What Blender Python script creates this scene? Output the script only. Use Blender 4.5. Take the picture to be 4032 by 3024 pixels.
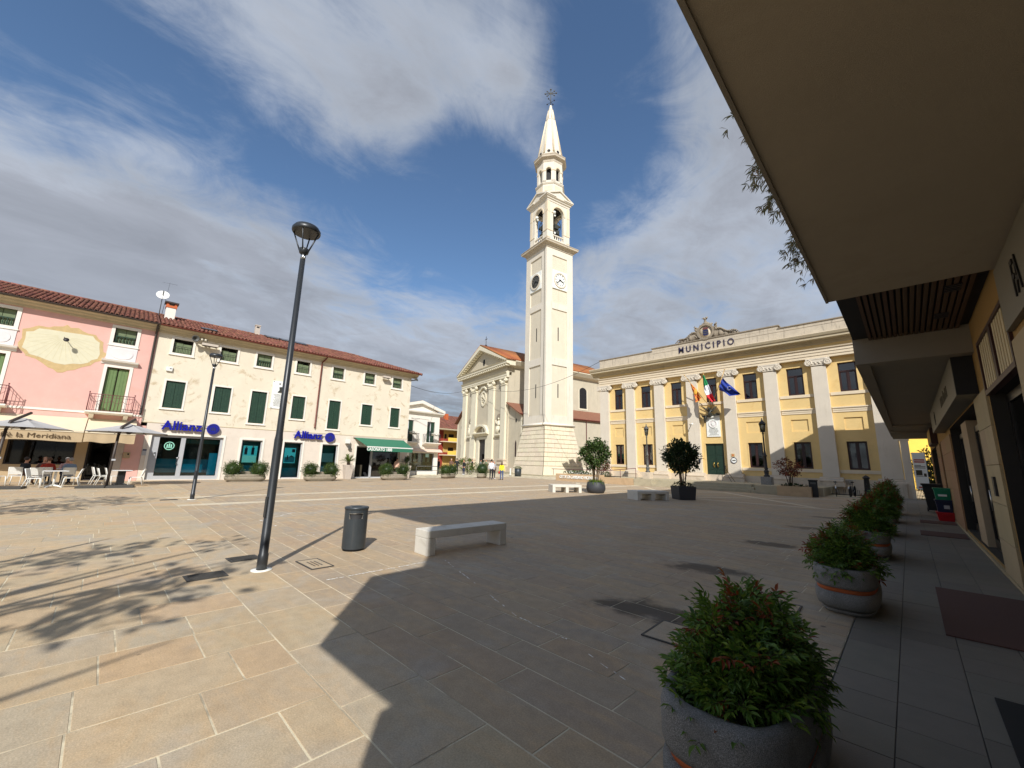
import bpy, bmesh, math, random
from mathutils import Vector, Matrix
sc = bpy.context.scene
for o_ in list(bpy.data.objects):
    bpy.data.objects.remove(o_)
COL = sc.collection
PI = math.pi
R = math.radians
rnd = random.Random(7)

# ------------------------------------------------------------------ camera
cam_d = bpy.data.cameras.new('camera')
cam = bpy.data.objects.new('camera', cam_d)
COL.objects.link(cam)
cam_d.sensor_width = 36.0
cam_d.lens = 36.0 * 1595.8 / 4032.0
cam_d.clip_start = 0.02
cam_d.clip_end = 5000.0
CAMROWS = [[0.707255, 0.116588, 0.697279], [0.706506, -0.15187, -0.69122], [0.025307, 0.9815, -0.189781]]
mw = Matrix.Identity(4)
for i_ in range(3):
    for j_ in range(3):
        mw[i_][j_] = CAMROWS[i_][j_]
mw.translation = Vector((0, 0, 1.65))
cam.matrix_world = mw
sc.camera = cam

# ------------------------------------------------------------------ light
SUN_AZ = (0.777, -0.629)
SUN_EL = R(37.6)
SUN = Vector((SUN_AZ[0]*math.cos(SUN_EL), SUN_AZ[1]*math.cos(SUN_EL), math.sin(SUN_EL))).normalized()
sd = bpy.data.lights.new('sun', 'SUN')
sd.energy = 4.4
sd.angle = R(0.55)
sd.color = (1.0, 0.965, 0.915)
so = bpy.data.objects.new('sun', sd)
COL.objects.link(so)
so.rotation_euler = SUN.to_track_quat('Z', 'Y').to_euler()
so.location = (20, -20, 60)

w = bpy.data.worlds.new('World')
sc.world = w
w.use_nodes = True
nt = w.node_tree
nt.nodes.clear()
N = nt.nodes.new
LK = nt.links.new
def wmath(op, a, b=None, clamp=False):
    n = N('ShaderNodeMath'); n.operation = op; n.use_clamp = clamp
    for i, v in enumerate((a, b)):
        if v is None: continue
        if hasattr(v, 'is_output'): LK(v, n.inputs[i])
        else: n.inputs[i].default_value = v
    return n.outputs[0]
out = N('ShaderNodeOutputWorld')
bg = N('ShaderNodeBackground')
sky = N('ShaderNodeTexSky')
sky.sky_type = 'NISHITA'
sky.sun_disc = False
sky.sun_elevation = SUN_EL
sky.sun_rotation = math.atan2(SUN_AZ[0], SUN_AZ[1])
sky.air_density = 1.0
sky.dust_density = 0.6
sky.ozone_density = 2.0
tc = N('ShaderNodeTexCoord')
sep = N('ShaderNodeSeparateXYZ')
LK(tc.outputs['Generated'], sep.inputs[0])
zz = wmath('ADD', wmath('MAXIMUM', sep.outputs[2], 0.0), 0.12)
px_ = wmath('DIVIDE', sep.outputs[0], zz)
py_ = wmath('DIVIDE', sep.outputs[1], zz)
cmb = N('ShaderNodeCombineXYZ')
LK(px_, cmb.inputs[0]); LK(py_, cmb.inputs[1]); LK(wmath('MULTIPLY', sep.outputs[2], 0.6), cmb.inputs[2])
def wnoise(scale, detail, rough, dist, off, stretch=(1, 1, 1), rot=0.0):
    mp = N('ShaderNodeMapping'); mp.inputs['Location'].default_value = off
    mp.inputs['Scale'].default_value = stretch; mp.inputs['Rotation'].default_value = (0, 0, rot)
    LK(cmb.outputs[0], mp.inputs[0])
    n = N('ShaderNodeTexNoise'); n.inputs['Scale'].default_value = scale; n.inputs['Detail'].default_value = detail
    n.inputs['Roughness'].default_value = rough; n.inputs['Distortion'].default_value = dist
    LK(mp.outputs[0], n.inputs['Vector'])
    return n.outputs['Fac']
big = wnoise(0.62, 3, 0.5, 0.5, (3.1, 1.7, 0), (1, 0.8, 1), 0.5)
fine = wnoise(1.7, 12, 0.62, 0.7, (0.4, 5.2, 0), (1, 0.75, 1), 0.75)
wisp = wnoise(4.6, 12, 0.66, 0.9, (2, 2, 1), (1, 0.75, 1), 0.75)
den = wmath('ADD', wmath('ADD', wmath('MULTIPLY', big, 0.30), wmath('MULTIPLY', fine, 0.72)), wmath('MULTIPLY', wisp, 0.52))
den = wmath('SUBTRACT', den, 0.085)
# clear and clouded parts of this sky, each a direction with a width and an amount
def blob(v, width, amt):
    nv = Vector(v).normalized()
    d = N('ShaderNodeVectorMath'); d.operation = 'DOT_PRODUCT'
    LK(tc.outputs['Generated'], d.inputs[0]); d.inputs[1].default_value = nv
    mr = N('ShaderNodeMapRange'); mr.interpolation_type = 'SMOOTHSTEP'
    mr.inputs['From Min'].default_value = math.cos(R(width)); mr.inputs['From Max'].default_value = 1.0
    mr.inputs['To Min'].default_value = 0.0; mr.inputs['To Max'].default_value = amt
    LK(d.outputs['Value'], mr.inputs['Value'])
    return mr.outputs[0]
BLOBS = [((-0.727, 0.043, 0.685), 13, 0.13), ((-0.629, 0.207, 0.750), 12, 0.16), ((-0.542, 0.367, 0.756), 11, 0.17), ((-0.689, 0.295, 0.662), 9, 0.1), ((-0.482, 0.503, 0.717), 7, 0.1), ((-0.914, -0.140, 0.381), 12, 0.13), ((-0.928, -0.050, 0.369), 12, 0.16), ((-0.922, 0.088, 0.376), 11, 0.15), ((-0.887, 0.221, 0.406), 9, 0.12), ((-0.951, -0.075, 0.298), 12, 0.12), ((-0.237, 0.785, 0.573), 11, 0.16), ((-0.390, 0.808, 0.441), 11, 0.14), ((-0.175, 0.865, 0.471), 12, 0.16), ((-0.283, 0.668, 0.688), 8, 0.1), ((-0.451, 0.800, 0.395), 9, 0.12), ((-0.707, 0.472, 0.528), 12, -0.2), ((-0.597, 0.615, 0.515), 9, -0.2), ((-0.790, 0.331, 0.516), 9, -0.14), ((-0.837, -0.008, 0.547), 11, -0.14), ((-0.847, -0.107, 0.521), 11, -0.14), ((-0.795, -0.172, 0.581), 12, -0.12), ((-0.371, 0.591, 0.716), 8, -0.2), ((-0.411, 0.688, 0.598), 8, -0.2), ((-0.331, 0.507, 0.796), 8, -0.12), ((-0.830, 0.121, 0.544), 8, -0.12), ((-0.801, 0.225, 0.555), 8, -0.14), ((-0.613, 0.463, 0.640), 8, -0.1)]
for v_, w_, a_ in BLOBS:
    den = wmath('ADD', den, blob(v_, w_*1.15, a_*0.72))
low = N('ShaderNodeMapRange'); low.interpolation_type = 'SMOOTHSTEP'      # a closed bank of cloud low in the sky
low.inputs['From Min'].default_value = 0.46; low.inputs['From Max'].default_value = 0.20
low.inputs['To Min'].default_value = 0.0; low.inputs['To Max'].default_value = 0.24
LK(sep.outputs[2], low.inputs['Value'])
den = wmath('ADD', den, low.outputs[0])
cov = N('ShaderNodeMapRange'); cov.interpolation_type = 'SMOOTHSTEP'
cov.inputs['From Min'].default_value = 0.52; cov.inputs['From Max'].default_value = 0.92
cov.inputs['To Max'].default_value = 0.94
LK(den, cov.inputs['Value'])
# cloud brightness: thin parts white, thick parts grey, the low bank slate grey
ramp = N('ShaderNodeValToRGB')
ramp.color_ramp.elements[0].position = 0.58; ramp.color_ramp.elements[0].color = (0.60, 0.66, 0.77, 1)
ramp.color_ramp.elements[1].position = 1.0; ramp.color_ramp.elements[1].color = (0.47, 0.50, 0.57, 1)
e_ = ramp.color_ramp.elements.new(0.84); e_.color = (0.56, 0.615, 0.71, 1)
LK(den, ramp.inputs[0])
shade = wnoise(2.6, 6, 0.6, 0.4, (9, 3, 2), (1, 0.6, 1), 0.5)
sh = N('ShaderNodeMapRange'); sh.inputs['From Min'].default_value = 0.3; sh.inputs['From Max'].default_value = 0.72
sh.inputs['To Min'].default_value = 0.80; sh.inputs['To Max'].default_value = 1.10
LK(shade, sh.inputs['Value'])
lowd = N('ShaderNodeMapRange'); lowd.interpolation_type = 'SMOOTHSTEP'
lowd.inputs['From Min'].default_value = 0.24; lowd.inputs['From Max'].default_value = 0.02
lowd.inputs['To Min'].default_value = 1.0; lowd.inputs['To Max'].default_value = 0.50
LK(sep.outputs[2], lowd.inputs['Value'])
cl = N('ShaderNodeVectorMath'); cl.operation = 'SCALE'
LK(ramp.outputs[0], cl.inputs[0]); LK(wmath('MULTIPLY', sh.outputs[0], lowd.outputs[0]), cl.inputs['Scale'])
skys = N('ShaderNodeVectorMath'); skys.operation = 'SCALE'
SKY_STRENGTH = 0.12
CLOUD = 0.76
skym = N('ShaderNodeMix'); skym.data_type = 'RGBA'; skym.blend_type = 'MULTIPLY'; skym.inputs[0].default_value = 1.0
LK(sky.outputs[0], skym.inputs[6]); skym.inputs[7].default_value = (0.80, 0.92, 1.0, 1)
LK(skym.outputs[2], skys.inputs[0]); skys.inputs['Scale'].default_value = 1.0
cls = N('ShaderNodeVectorMath'); cls.operation = 'SCALE'
LK(cl.outputs[0], cls.inputs[0]); cls.inputs['Scale'].default_value = CLOUD / SKY_STRENGTH
mix = N('ShaderNodeMix'); mix.data_type = 'RGBA'
LK(cov.outputs[0], mix.inputs[0]); LK(skys.outputs[0], mix.inputs[6]); LK(cls.outputs[0], mix.inputs[7])
LK(mix.outputs[2], bg.inputs['Color']); bg.inputs['Strength'].default_value = SKY_STRENGTH
LK(bg.outputs[0], out.inputs[0])

sc.view_settings.view_transform = 'Standard'
sc.view_settings.look = 'None'
sc.view_settings.gamma = 1.0
sc.view_settings.use_curve_mapping = False
sc.view_settings.exposure = 0.22
sc.cycles.max_bounces = 6
sc.cycles.diffuse_bounces = 4
sc.cycles.transparent_max_bounces = 12
sc.cycles.use_denoising = True

# ------------------------------------------------------------------ materials
def lin(r, g=None, b=None):
    if g is None: r, g, b = r
    f = lambda c: ((c/255.0)/12.92 if c/255.0 <= 0.04045 else ((c/255.0+0.055)/1.055)**2.4)
    return (f(r), f(g), f(b))
def sc3(c, k): return tuple(min(1.0, v*k) for v in c)
MATS = {}
class NT:
    def __init__(s, name):
        s.m = bpy.data.materials.new(name); s.m.use_nodes = True
        s.t = s.m.node_tree; s.t.nodes.clear()
        s.out = s.n('ShaderNodeOutputMaterial')
        s.b = s.n('ShaderNodeBsdfPrincipled')
        s.t.links.new(s.b.outputs[0], s.out.inputs[0])
    def n(s, t): return s.t.nodes.new(t)
    def l(s, a, b): s.t.links.new(a, b)
    def coord(s, world=True):
        if world: return s.n('ShaderNodeNewGeometry').outputs['Position']
        return s.n('ShaderNodeTexCoord').outputs['Object']
    def noise(s, vec, scale, detail=4, rough=0.55, dist=0.0, stretch=None):
        if stretch:
            mp = s.n('ShaderNodeMapping'); mp.inputs['Scale'].default_value = stretch
            s.l(vec, mp.inputs[0]); vec = mp.outputs[0]
        k = s.n('ShaderNodeTexNoise')
        k.inputs['Scale'].default_value = scale; k.inputs['Detail'].default_value = detail
        k.inputs['Roughness'].default_value = rough; k.inputs['Distortion'].default_value = dist
        s.l(vec, k.inputs['Vector']); return k.outputs['Fac']
    def ramp(s, fac, stops):
        r = s.n('ShaderNodeValToRGB'); cr = r.color_ramp
        while len(cr.elements) < len(stops): cr.elements.new(0.5)
        for e, (p, c) in zip(cr.elements, stops):
            e.position = p; e.color = (*c, 1) if len(c) == 3 else c
        s.l(fac, r.inputs[0]); return r.outputs[0]
    def mr(s, v, a, b, c=0.0, d=1.0, smooth=False):
        k = s.n('ShaderNodeMapRange')
        if smooth: k.interpolation_type = 'SMOOTHSTEP'
        for nm, x in (('From Min', a), ('From Max', b), ('To Min', c), ('To Max', d)): k.inputs[nm].default_value = x
        s.l(v, k.inputs['Value']); return k.outputs[0]
    def mix(s, fac, a, b, mode='MIX'):
        k = s.n('ShaderNodeMix'); k.data_type = 'RGBA'; k.blend_type = mode
        for i, v in ((0, fac), (6, a), (7, b)):
            if hasattr(v, 'is_output'): s.l(v, k.inputs[i])
            elif i == 0: k.inputs[0].default_value = v
            else: k.inputs[i].default_value = (*v, 1) if len(v) == 3 else v
        return k.outputs[2]
    def math(s, op, a, b=0.0):
        k = s.n('ShaderNodeMath'); k.operation = op
        for i, v in enumerate((a, b)):
            if hasattr(v, 'is_output'): s.l(v, k.inputs[i])
            else: k.inputs[i].default_value = v
        return k.outputs[0]
    def bump(s, h, strength, dist=0.02):
        k = s.n('ShaderNodeBump'); k.inputs['Strength'].default_value = strength; k.inputs['Distance'].default_value = dist
        s.l(h, k.inputs['Height']); s.l(k.outputs[0], s.b.inputs['Normal'])
    def done(s, name): MATS[name] = s.m; return s.m
def mat(name, col, rough=0.8, var=0.12, scale=2.5, bump=0.0, bscale=60, metal=0.0, stain=None, stain_amt=0.5, stain_scale=1.2, streak=False, island=0.0, spec=None, stain_lo=0.52, stain_hi=0.75):
    k = NT(name); P = k.coord()
    c = k.ramp(k.noise(P, scale, 5, 0.6), [(0.3, sc3(col, 1-var)), (0.7, sc3(col, 1+var))])
    c = k.mix(k.mr(k.noise(P, scale*9, 3, 0.6), 0.35, 0.7, 0, 0.5), c, sc3(col, 1-var*0.9))
    if stain:
        f = k.noise(P, stain_scale, 7, 0.68, 0.6, (3.0, 3.0, 0.35) if streak else None)
        c = k.mix(k.mr(f, stain_lo, stain_hi, 0, stain_amt, True), c, stain)
    if island:
        g = k.n('ShaderNodeNewGeometry'); oi = k.n('ShaderNodeObjectInfo')
        r = k.math('FRACT', k.math('ADD', g.outputs['Random Per Island'], oi.outputs['Random']))
        hsv = k.n('ShaderNodeHueSaturation'); k.l(c, hsv.inputs['Color']); k.l(k.mr(r, 0, 1, 1-island, 1+island), hsv.inputs['Value'])
        r2 = k.math('FRACT', k.math('MULTIPLY', r, 7.31)); k.l(k.mr(r2, 0, 1, 0.488, 0.512), hsv.inputs['Hue'])
        c = hsv.outputs[0]
    k.l(c, k.b.inputs['Base Color'])
    k.b.inputs['Roughness'].default_value = rough; k.b.inputs['Metallic'].default_value = metal
    if spec is not None: k.b.inputs['Specular IOR Level'].default_value = spec
    if bump: k.bump(k.noise(P, bscale, 5, 0.6), bump)
    return k.done(name)
def glowmat(name, col, e):
    k = NT(name); k.b.inputs['Base Color'].default_value = (*col, 1); k.b.inputs['Emission Color'].default_value = (*col, 1); k.b.inputs['Emission Strength'].default_value = e
    return k.done(name)
def leafmat(name, cols, rough=0.45):
    k = NT(name); g = k.n('ShaderNodeNewGeometry'); oi = k.n('ShaderNodeObjectInfo')
    r = k.math('FRACT', k.math('ADD', g.outputs['Random Per Island'], oi.outputs['Random']))
    n_ = len(cols)
    c = k.ramp(r, [(i/(n_-1), cols[i]) for i in range(n_)])
    k.l(c, k.b.inputs['Base Color']); k.b.inputs['Roughness'].default_value = rough
    k.b.inputs['Specular IOR Level'].default_value = 0.35
    tr = k.n('ShaderNodeBsdfTranslucent'); k.l(c, tr.inputs[0])
    mx = k.n('ShaderNodeMixShader'); mx.inputs[0].default_value = 0.22
    k.l(k.b.outputs[0], mx.inputs[1]); k.l(tr.outputs[0], mx.inputs[2]); k.l(mx.outputs[0], k.out.inputs[0])
    return k.done(name)
def glassmat(name, tint, refl=0.06):
    k = NT(name)
    t = k.n('ShaderNodeBsdfTransparent'); t.inputs[0].default_value = (*tint, 1)
    gl = k.n('ShaderNodeBsdfGlossy'); gl.inputs['Roughness'].default_value = 0.03
    fr = k.n('ShaderNodeFresnel'); fr.inputs[0].default_value = 1.5
    f = k.math('ADD', fr.outputs[0], refl)
    mx = k.n('ShaderNodeMixShader'); k.l(f, mx.inputs[0]); k.l(t.outputs[0], mx.inputs[1]); k.l(gl.outputs[0], mx.inputs[2])
    k.l(mx.outputs[0], k.out.inputs[0]); return k.done(name)

mat('pink', lin(224, 176, 164), 0.9, 0.05, 2.0, 0.25, 120, stain=lin(212, 166, 146), stain_amt=0.35)
mat('cream', lin(222, 212, 190), 0.9, 0.06, 1.2, 0.25, 90, stain=lin(172, 146, 104), stain_amt=0.85, stain_scale=1.3, stain_lo=0.53, stain_hi=0.72)
mat('cornice_cream', lin(190, 176, 146), 0.9, 0.08, 2, 0.1, 60, stain=lin(130, 116, 92), stain_amt=0.4)
mat('white_trim', lin(232, 226, 214), 0.75, 0.04, 3)
mat('marble_clad', lin(222, 210, 194), 0.5, 0.05, 1.5, stain=lin(204, 190, 172), stain_amt=0.5, stain_scale=2.0)
mat('church', lin(194, 184, 162), 0.92, 0.07, 0.9, 0.2, 60, stain=lin(156, 146, 124), stain_amt=0.5, stain_scale=0.8, streak=True)
mat('church_trim', lin(222, 214, 190), 0.9, 0.05, 1.5, stain=lin(170, 156, 126), stain_amt=0.35, streak=True)
mat('tower', lin(222, 214, 198), 0.9, 0.05, 0.8, 0.2, 60, stain=lin(186, 168, 138), stain_amt=0.5, stain_scale=0.9, streak=True)
mat('tower_panel', lin(216, 206, 184), 0.9, 0.05, 0.8, 0.2, 60, stain=lin(190, 172, 138), stain_amt=0.4, streak=True)
mat('tower_stone', lin(220, 208, 184), 0.88, 0.06, 1.2, 0.3, 50, stain=lin(180, 160, 130), stain_amt=0.5, streak=True, island=0.04)
mat('stone_weathered', lin(196, 184, 164), 0.9, 0.12, 2, 0.3, 40, stain=lin(96, 88, 78), stain_amt=0.7, stain_scale=1.6, streak=True)
mat('stone_dark', lin(150, 138, 120), 0.9, 0.2, 3, 0.4, 40, stain=lin(60, 55, 48), stain_amt=0.8, stain_scale=2.5)
mat('ochre', lin(226, 196, 134), 0.9, 0.06, 1.2, 0.2, 80, stain=lin(206, 166, 98), stain_amt=0.5)
mat('pilaster', lin(216, 206, 188), 0.88, 0.05, 1.2, 0.25, 70, stain=lin(186, 172, 150), stain_amt=0.4, streak=True)
mat('pale_band', lin(224, 208, 180), 0.88, 0.05, 2)
mat('plinth', lin(205, 190, 168), 0.85, 0.08, 2, 0.2, 50, stain=lin(150, 138, 120), stain_amt=0.5)
mat('step_stone', lin(176, 166, 140), 0.85, 0.1, 2, 0.3, 60, stain=lin(120, 114, 96), stain_amt=0.6)
mat('tan_stone', lin(192, 164, 128), 0.85, 0.1, 3, 0.3, 60, stain=lin(150, 122, 92), stain_amt=0.4)
mat('tile', lin(128, 82, 66), 0.9, 0.22, 6, 0.3, 60, stain=lin(92, 62, 46), stain_amt=0.6, stain_scale=2.2, island=0.28)
mat('tile_orange', lin(160, 100, 58), 0.9, 0.2, 4, 0.3, 60, stain=lin(196, 130, 50), stain_amt=0.6, stain_scale=3, island=0.2)
mat('tile_base', lin(96, 58, 44), 0.95, 0.2, 6)
mat('shutter', lin(26, 58, 42), 0.65, 0.18, 6, 0.0, stain=lin(54, 80, 52), stain_amt=0.6, stain_scale=6)
mat('shutter_light', lin(104, 128, 78), 0.6, 0.1, 5)
mat('green_cloth', lin(110, 124, 92), 0.8, 0.15, 6)
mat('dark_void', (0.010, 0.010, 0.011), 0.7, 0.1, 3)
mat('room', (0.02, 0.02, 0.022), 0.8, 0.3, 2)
mat('window_frame', lin(52, 30, 28), 0.45, 0.1, 6)
mat('curtain', lin(206, 208, 210), 0.9, 0.06, 8)
mat('iron', lin(40, 36, 38), 0.5, 0.15, 10)
mat('iron_red', lin(112, 62, 62), 0.6, 0.12, 10)
mat('gutter', lin(112, 54, 40), 0.5, 0.12, 4)
mat('gutter_dark', lin(62, 52, 46), 0.5, 0.12, 4)
mat('alu', lin(176, 178, 180), 0.45, 0.04, 3)
mat('pole_grey', lin(54, 57, 60), 0.38, 0.06, 4, 0.05, 120, metal=0.3)
mat('lamp_iron', lin(84, 84, 80), 0.55, 0.12, 6)
mat('lamp_iron_dark', lin(42, 40, 40), 0.55, 0.12, 6)
mat('diffuser', lin(214, 208, 190), 0.4, 0.05, 6)
mat('steel', lin(190, 190, 188), 0.28, 0.03, 4, metal=1.0)
mat('white_plastic', lin(226, 226, 220), 0.5, 0.03, 6)
mat('table_top', lin(222, 224, 224), 0.35, 0.03, 6)
mat('bench_stone', lin(216, 211, 198), 0.8, 0.05, 5, 0.25, 160, stain=lin(176, 168, 150), stain_amt=0.6, stain_scale=2.6)
mat('planter_stone', lin(150, 140, 122), 0.95, 0.18, 5, 0.6, 60, stain=lin(112, 96, 60), stain_amt=0.6, stain_scale=3)
k_ = NT('concrete_dark'); P_ = k_.coord()
c_ = k_.ramp(k_.noise(P_, 240, 2, 0.8), [(0.3, lin(92, 90, 86)), (0.5, lin(134, 132, 127)), (0.72, lin(196, 193, 186))])
c_ = k_.mix(k_.mr(k_.noise(P_, 6, 5, 0.65), 0.45, 0.75, 0, 0.45, True), c_, lin(98, 96, 90))
k_.l(c_, k_.b.inputs['Base Color']); k_.b.inputs['Roughness'].default_value = 0.95; k_.bump(k_.noise(P_, 200, 3, 0.8), 0.8, 0.01); k_.done('concrete_dark')
mat('terracotta', lin(200, 104, 56), 0.75, 0.12, 8, 0.2, 60)
mat('soil', lin(52, 42, 34), 0.98, 0.25, 14, 0.6, 40)
mat('pot_black', lin(58, 60, 64), 0.6, 0.08, 6, 0.1, 90)
mat('pot_pale', lin(196, 184, 170), 0.8, 0.06, 4, 0.2, 60)
mat('bark', lin(150, 128, 104), 0.9, 0.2, 14, 0.6, 60)
mat('bark_dark', lin(70, 52, 44), 0.9, 0.2, 14, 0.6, 60)
leafmat('leaf_bush', [lin(38, 58, 20), lin(60, 84, 30), lin(84, 104, 40), lin(52, 76, 30), lin(96, 116, 46)])
leafmat('leaf_tree', [lin(40, 60, 28), lin(66, 90, 40), lin(92, 112, 56), lin(54, 78, 36)])
leafmat('leaf_dark', [lin(34, 48, 26), lin(56, 74, 40), lin(42, 60, 32), lin(76, 94, 52)])
leafmat('leaf_nandina', [lin(66, 96, 30), lin(98, 130, 44), lin(76, 110, 38), lin(126, 150, 56), lin(58, 88, 32), lin(112, 136, 48)])
leafmat('leaf_red', [lin(120, 46, 34), lin(150, 74, 34), lin(128, 88, 38), lin(146, 50, 36)])
leafmat('leaf_maple', [lin(120, 60, 44), lin(150, 84, 56), lin(98, 50, 40), lin(84, 76, 44)])
leafmat('leaf_palm', [lin(74, 92, 36), lin(104, 122, 50), lin(88, 104, 42)])
leafmat('leaf_grass', [lin(84, 112, 40), lin(110, 134, 50), lin(68, 96, 36)])
leafmat('leaf_bamboo', [lin(120, 130, 96), lin(150, 154, 124), lin(166, 146, 124), lin(108, 120, 84)])
mat('flower_white', lin(240, 238, 228), 0.8, 0.03, 9)
mat('blue_sign', lin(22, 28, 150), 0.35, 0.05, 6)
mat('blue_dark', lin(36, 40, 84), 0.6, 0.08, 6)
mat('letter_navy', lin(42, 38, 70), 0.7, 0.08, 8)
mat('letter_brown', lin(82, 62, 36), 0.8, 0.06, 8)
mat('letter_white', lin(236, 238, 232), 0.6, 0.02, 8)
mat('letter_stone', lin(232, 214, 178), 0.7, 0.04, 8)
mat('letter_grey', lin(70, 64, 50), 0.8, 0.05, 8)
mat('letter_black', lin(20, 18, 16), 0.6, 0.05, 8)
mat('awning_green', lin(46, 110, 84), 0.85, 0.06, 4, 0.05, 200)
mat('awning_cream', lin(214, 200, 172), 0.85, 0.05, 3, 0.05, 200)
mat('awning_pale', lin(212, 190, 172), 0.85, 0.05, 3)
mat('canopy_grey', lin(172, 170, 168), 0.85, 0.04, 3, 0.05, 200)
mat('ochre_cafe', lin(186, 164, 130), 0.9, 0.06, 2, 0.2, 80)
mat('dial_border', lin(198, 172, 124), 0.9, 0.12, 5, 0.1, 60, stain=lin(186, 150, 92), stain_amt=0.5, stain_scale=4)
mat('dial_face', lin(214, 208, 180), 0.9, 0.05, 4, 0.1, 60)
mat('dial_line', lin(206, 196, 158), 0.9, 0.05, 4)
mat('relief_panel', lin(222, 216, 214), 0.85, 0.05, 3)
mat('door_green', lin(24, 50, 38), 0.45, 0.1, 5)
mat('brass', lin(216, 186, 110), 0.3, 0.05, 6, metal=1.0)
mat('bronze', lin(54, 56, 48), 0.55, 0.25, 10, 0.3, 30)
mat('flag_red', lin(206, 36, 46), 0.75, 0.05, 5)
mat('flag_green', lin(0, 122, 66), 0.75, 0.05, 5)
mat('flag_white', lin(234, 234, 236), 0.75, 0.03, 5)
mat('flag_blue', lin(22, 52, 142), 0.75, 0.06, 5)
mat('flag_gold', lin(236, 176, 64), 0.75, 0.08, 9)
mat('flag_crimson', lin(196, 72, 48), 0.75, 0.1, 9, stain=lin(236, 170, 66), stain_amt=0.9, stain_scale=6, stain_lo=0.46, stain_hi=0.54)
mat('pole_wood', lin(196, 160, 96), 0.6, 0.1, 8)
mat('teal_counter', lin(0, 140, 170), 0.5, 0.1, 2)
mat('teal_bright', lin(30, 170, 196), 0.4, 0.08, 2)
mat('teal_dark', lin(20, 84, 88), 0.5, 0.1, 2)
mat('mint', lin(150, 214, 190), 0.5, 0.03, 6)
mat('poster_aqua', lin(110, 200, 208), 0.5, 0.06, 3)
mat('poster_pale', lin(176, 216, 206), 0.5, 0.04, 3)
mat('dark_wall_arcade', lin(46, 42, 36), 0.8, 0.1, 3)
mat('arcade_soffit', lin(168, 156, 136), 0.92, 0.05, 0.8, 0.3, 160, stain=lin(146, 134, 114), stain_amt=0.5, stain_scale=0.7)
mat('arcade_grey', lin(138, 130, 116), 0.92, 0.05, 1.2, 0.3, 160)
mat('arcade_yellow', lin(160, 126, 70), 0.92, 0.06, 1.2, 0.3, 160)
mat('arcade_stone', lin(176, 156, 122), 0.8, 0.06, 3, 0.2, 120, island=0.05)
mat('arcade_brown', lin(156, 122, 88), 0.8, 0.06, 3, 0.2, 120, island=0.05)
mat('arcade_sign', lin(118, 112, 96), 0.6, 0.05, 3)
mat('slat_wood', lin(84, 62, 42), 0.6, 0.12, 5, island=0.1)
mat('slat_cream', lin(206, 190, 150), 0.7, 0.06, 5)
mat('door_dark', lin(22, 18, 18), 0.35, 0.1, 3)
mat('frame_red', lin(58, 26, 24), 0.45, 0.1, 6)
mat('mat_brown', lin(92, 64, 56), 0.95, 0.15, 60, 0.4, 200)
mat('mat_black', lin(30, 32, 32), 0.9, 0.15, 60, 0.4, 200)
mat('bin_green', lin(10, 128, 92), 0.45, 0.05, 6)
mat('bin_navy', lin(24, 34, 66), 0.45, 0.05, 6)
mat('bin_red', lin(186, 16, 26), 0.45, 0.05, 6)
mat('bin_black', lin(30, 32, 34), 0.5, 0.08, 6)
mat('bin_grey', lin(58, 64, 68), 0.42, 0.07, 5, 0.05, 150, metal=0.2, stain=lin(96, 94, 88), stain_amt=0.35, stain_scale=4, streak=True)
mat('cover_iron', lin(70, 68, 64), 0.7, 0.2, 30, 0.6, 80)
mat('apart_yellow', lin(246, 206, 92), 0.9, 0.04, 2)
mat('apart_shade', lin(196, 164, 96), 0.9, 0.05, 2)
mat('apart_red', lin(146, 56, 42), 0.85, 0.06, 2)
mat('rubber', lin(22, 22, 22), 0.8, 0.1, 20)
mat('bike_frame', lin(44, 46, 50), 0.35, 0.1, 6, metal=0.4)
mat('skin', lin(206, 152, 122), 0.55, 0.05, 9)
mat('hair_dark', lin(40, 30, 26), 0.6, 0.15, 30)
mat('hair_grey', lin(150, 144, 138), 0.6, 0.12, 30)
mat('hair_brown', lin(92, 62, 42), 0.6, 0.12, 30)
for nm_, c_ in (('cloth_black', (30, 31, 36)), ('cloth_white', (226, 226, 228)), ('cloth_yellow', (240, 226, 40)), ('cloth_navy', (40, 48, 74)), ('cloth_jeans', (66, 86, 124)), ('cloth_grey', (158, 160, 164)), ('cloth_red', (176, 56, 36)), ('cloth_pink', (214, 170, 160)), ('cloth_bluegrey', (128, 146, 164)), ('cloth_peach', (222, 182, 158)), ('cloth_green', (120, 132, 104)), ('cloth_brown', (110, 82, 70)), ('shoe_white', (232, 232, 232)), ('shoe_dark', (44, 38, 36))):
    mat(nm_, lin(*c_), 0.85, 0.08, 9)
glassmat('glass_clear', (0.72, 0.80, 0.80), 0.05)
glassmat('glass_teal', (0.72, 0.95, 0.95), 0.02)
glassmat('glass_cafe', (0.3, 0.32, 0.32), 0.0)
glassmat('glass_dark', (0.35, 0.38, 0.38), 0.10)
glowmat('poster_lit', lin(90, 206, 214), 0.30); glowmat('poster_lit_pale', lin(160, 224, 214), 0.28)
glowmat('teal_lit', lin(20, 150, 184), 0.16)

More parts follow.
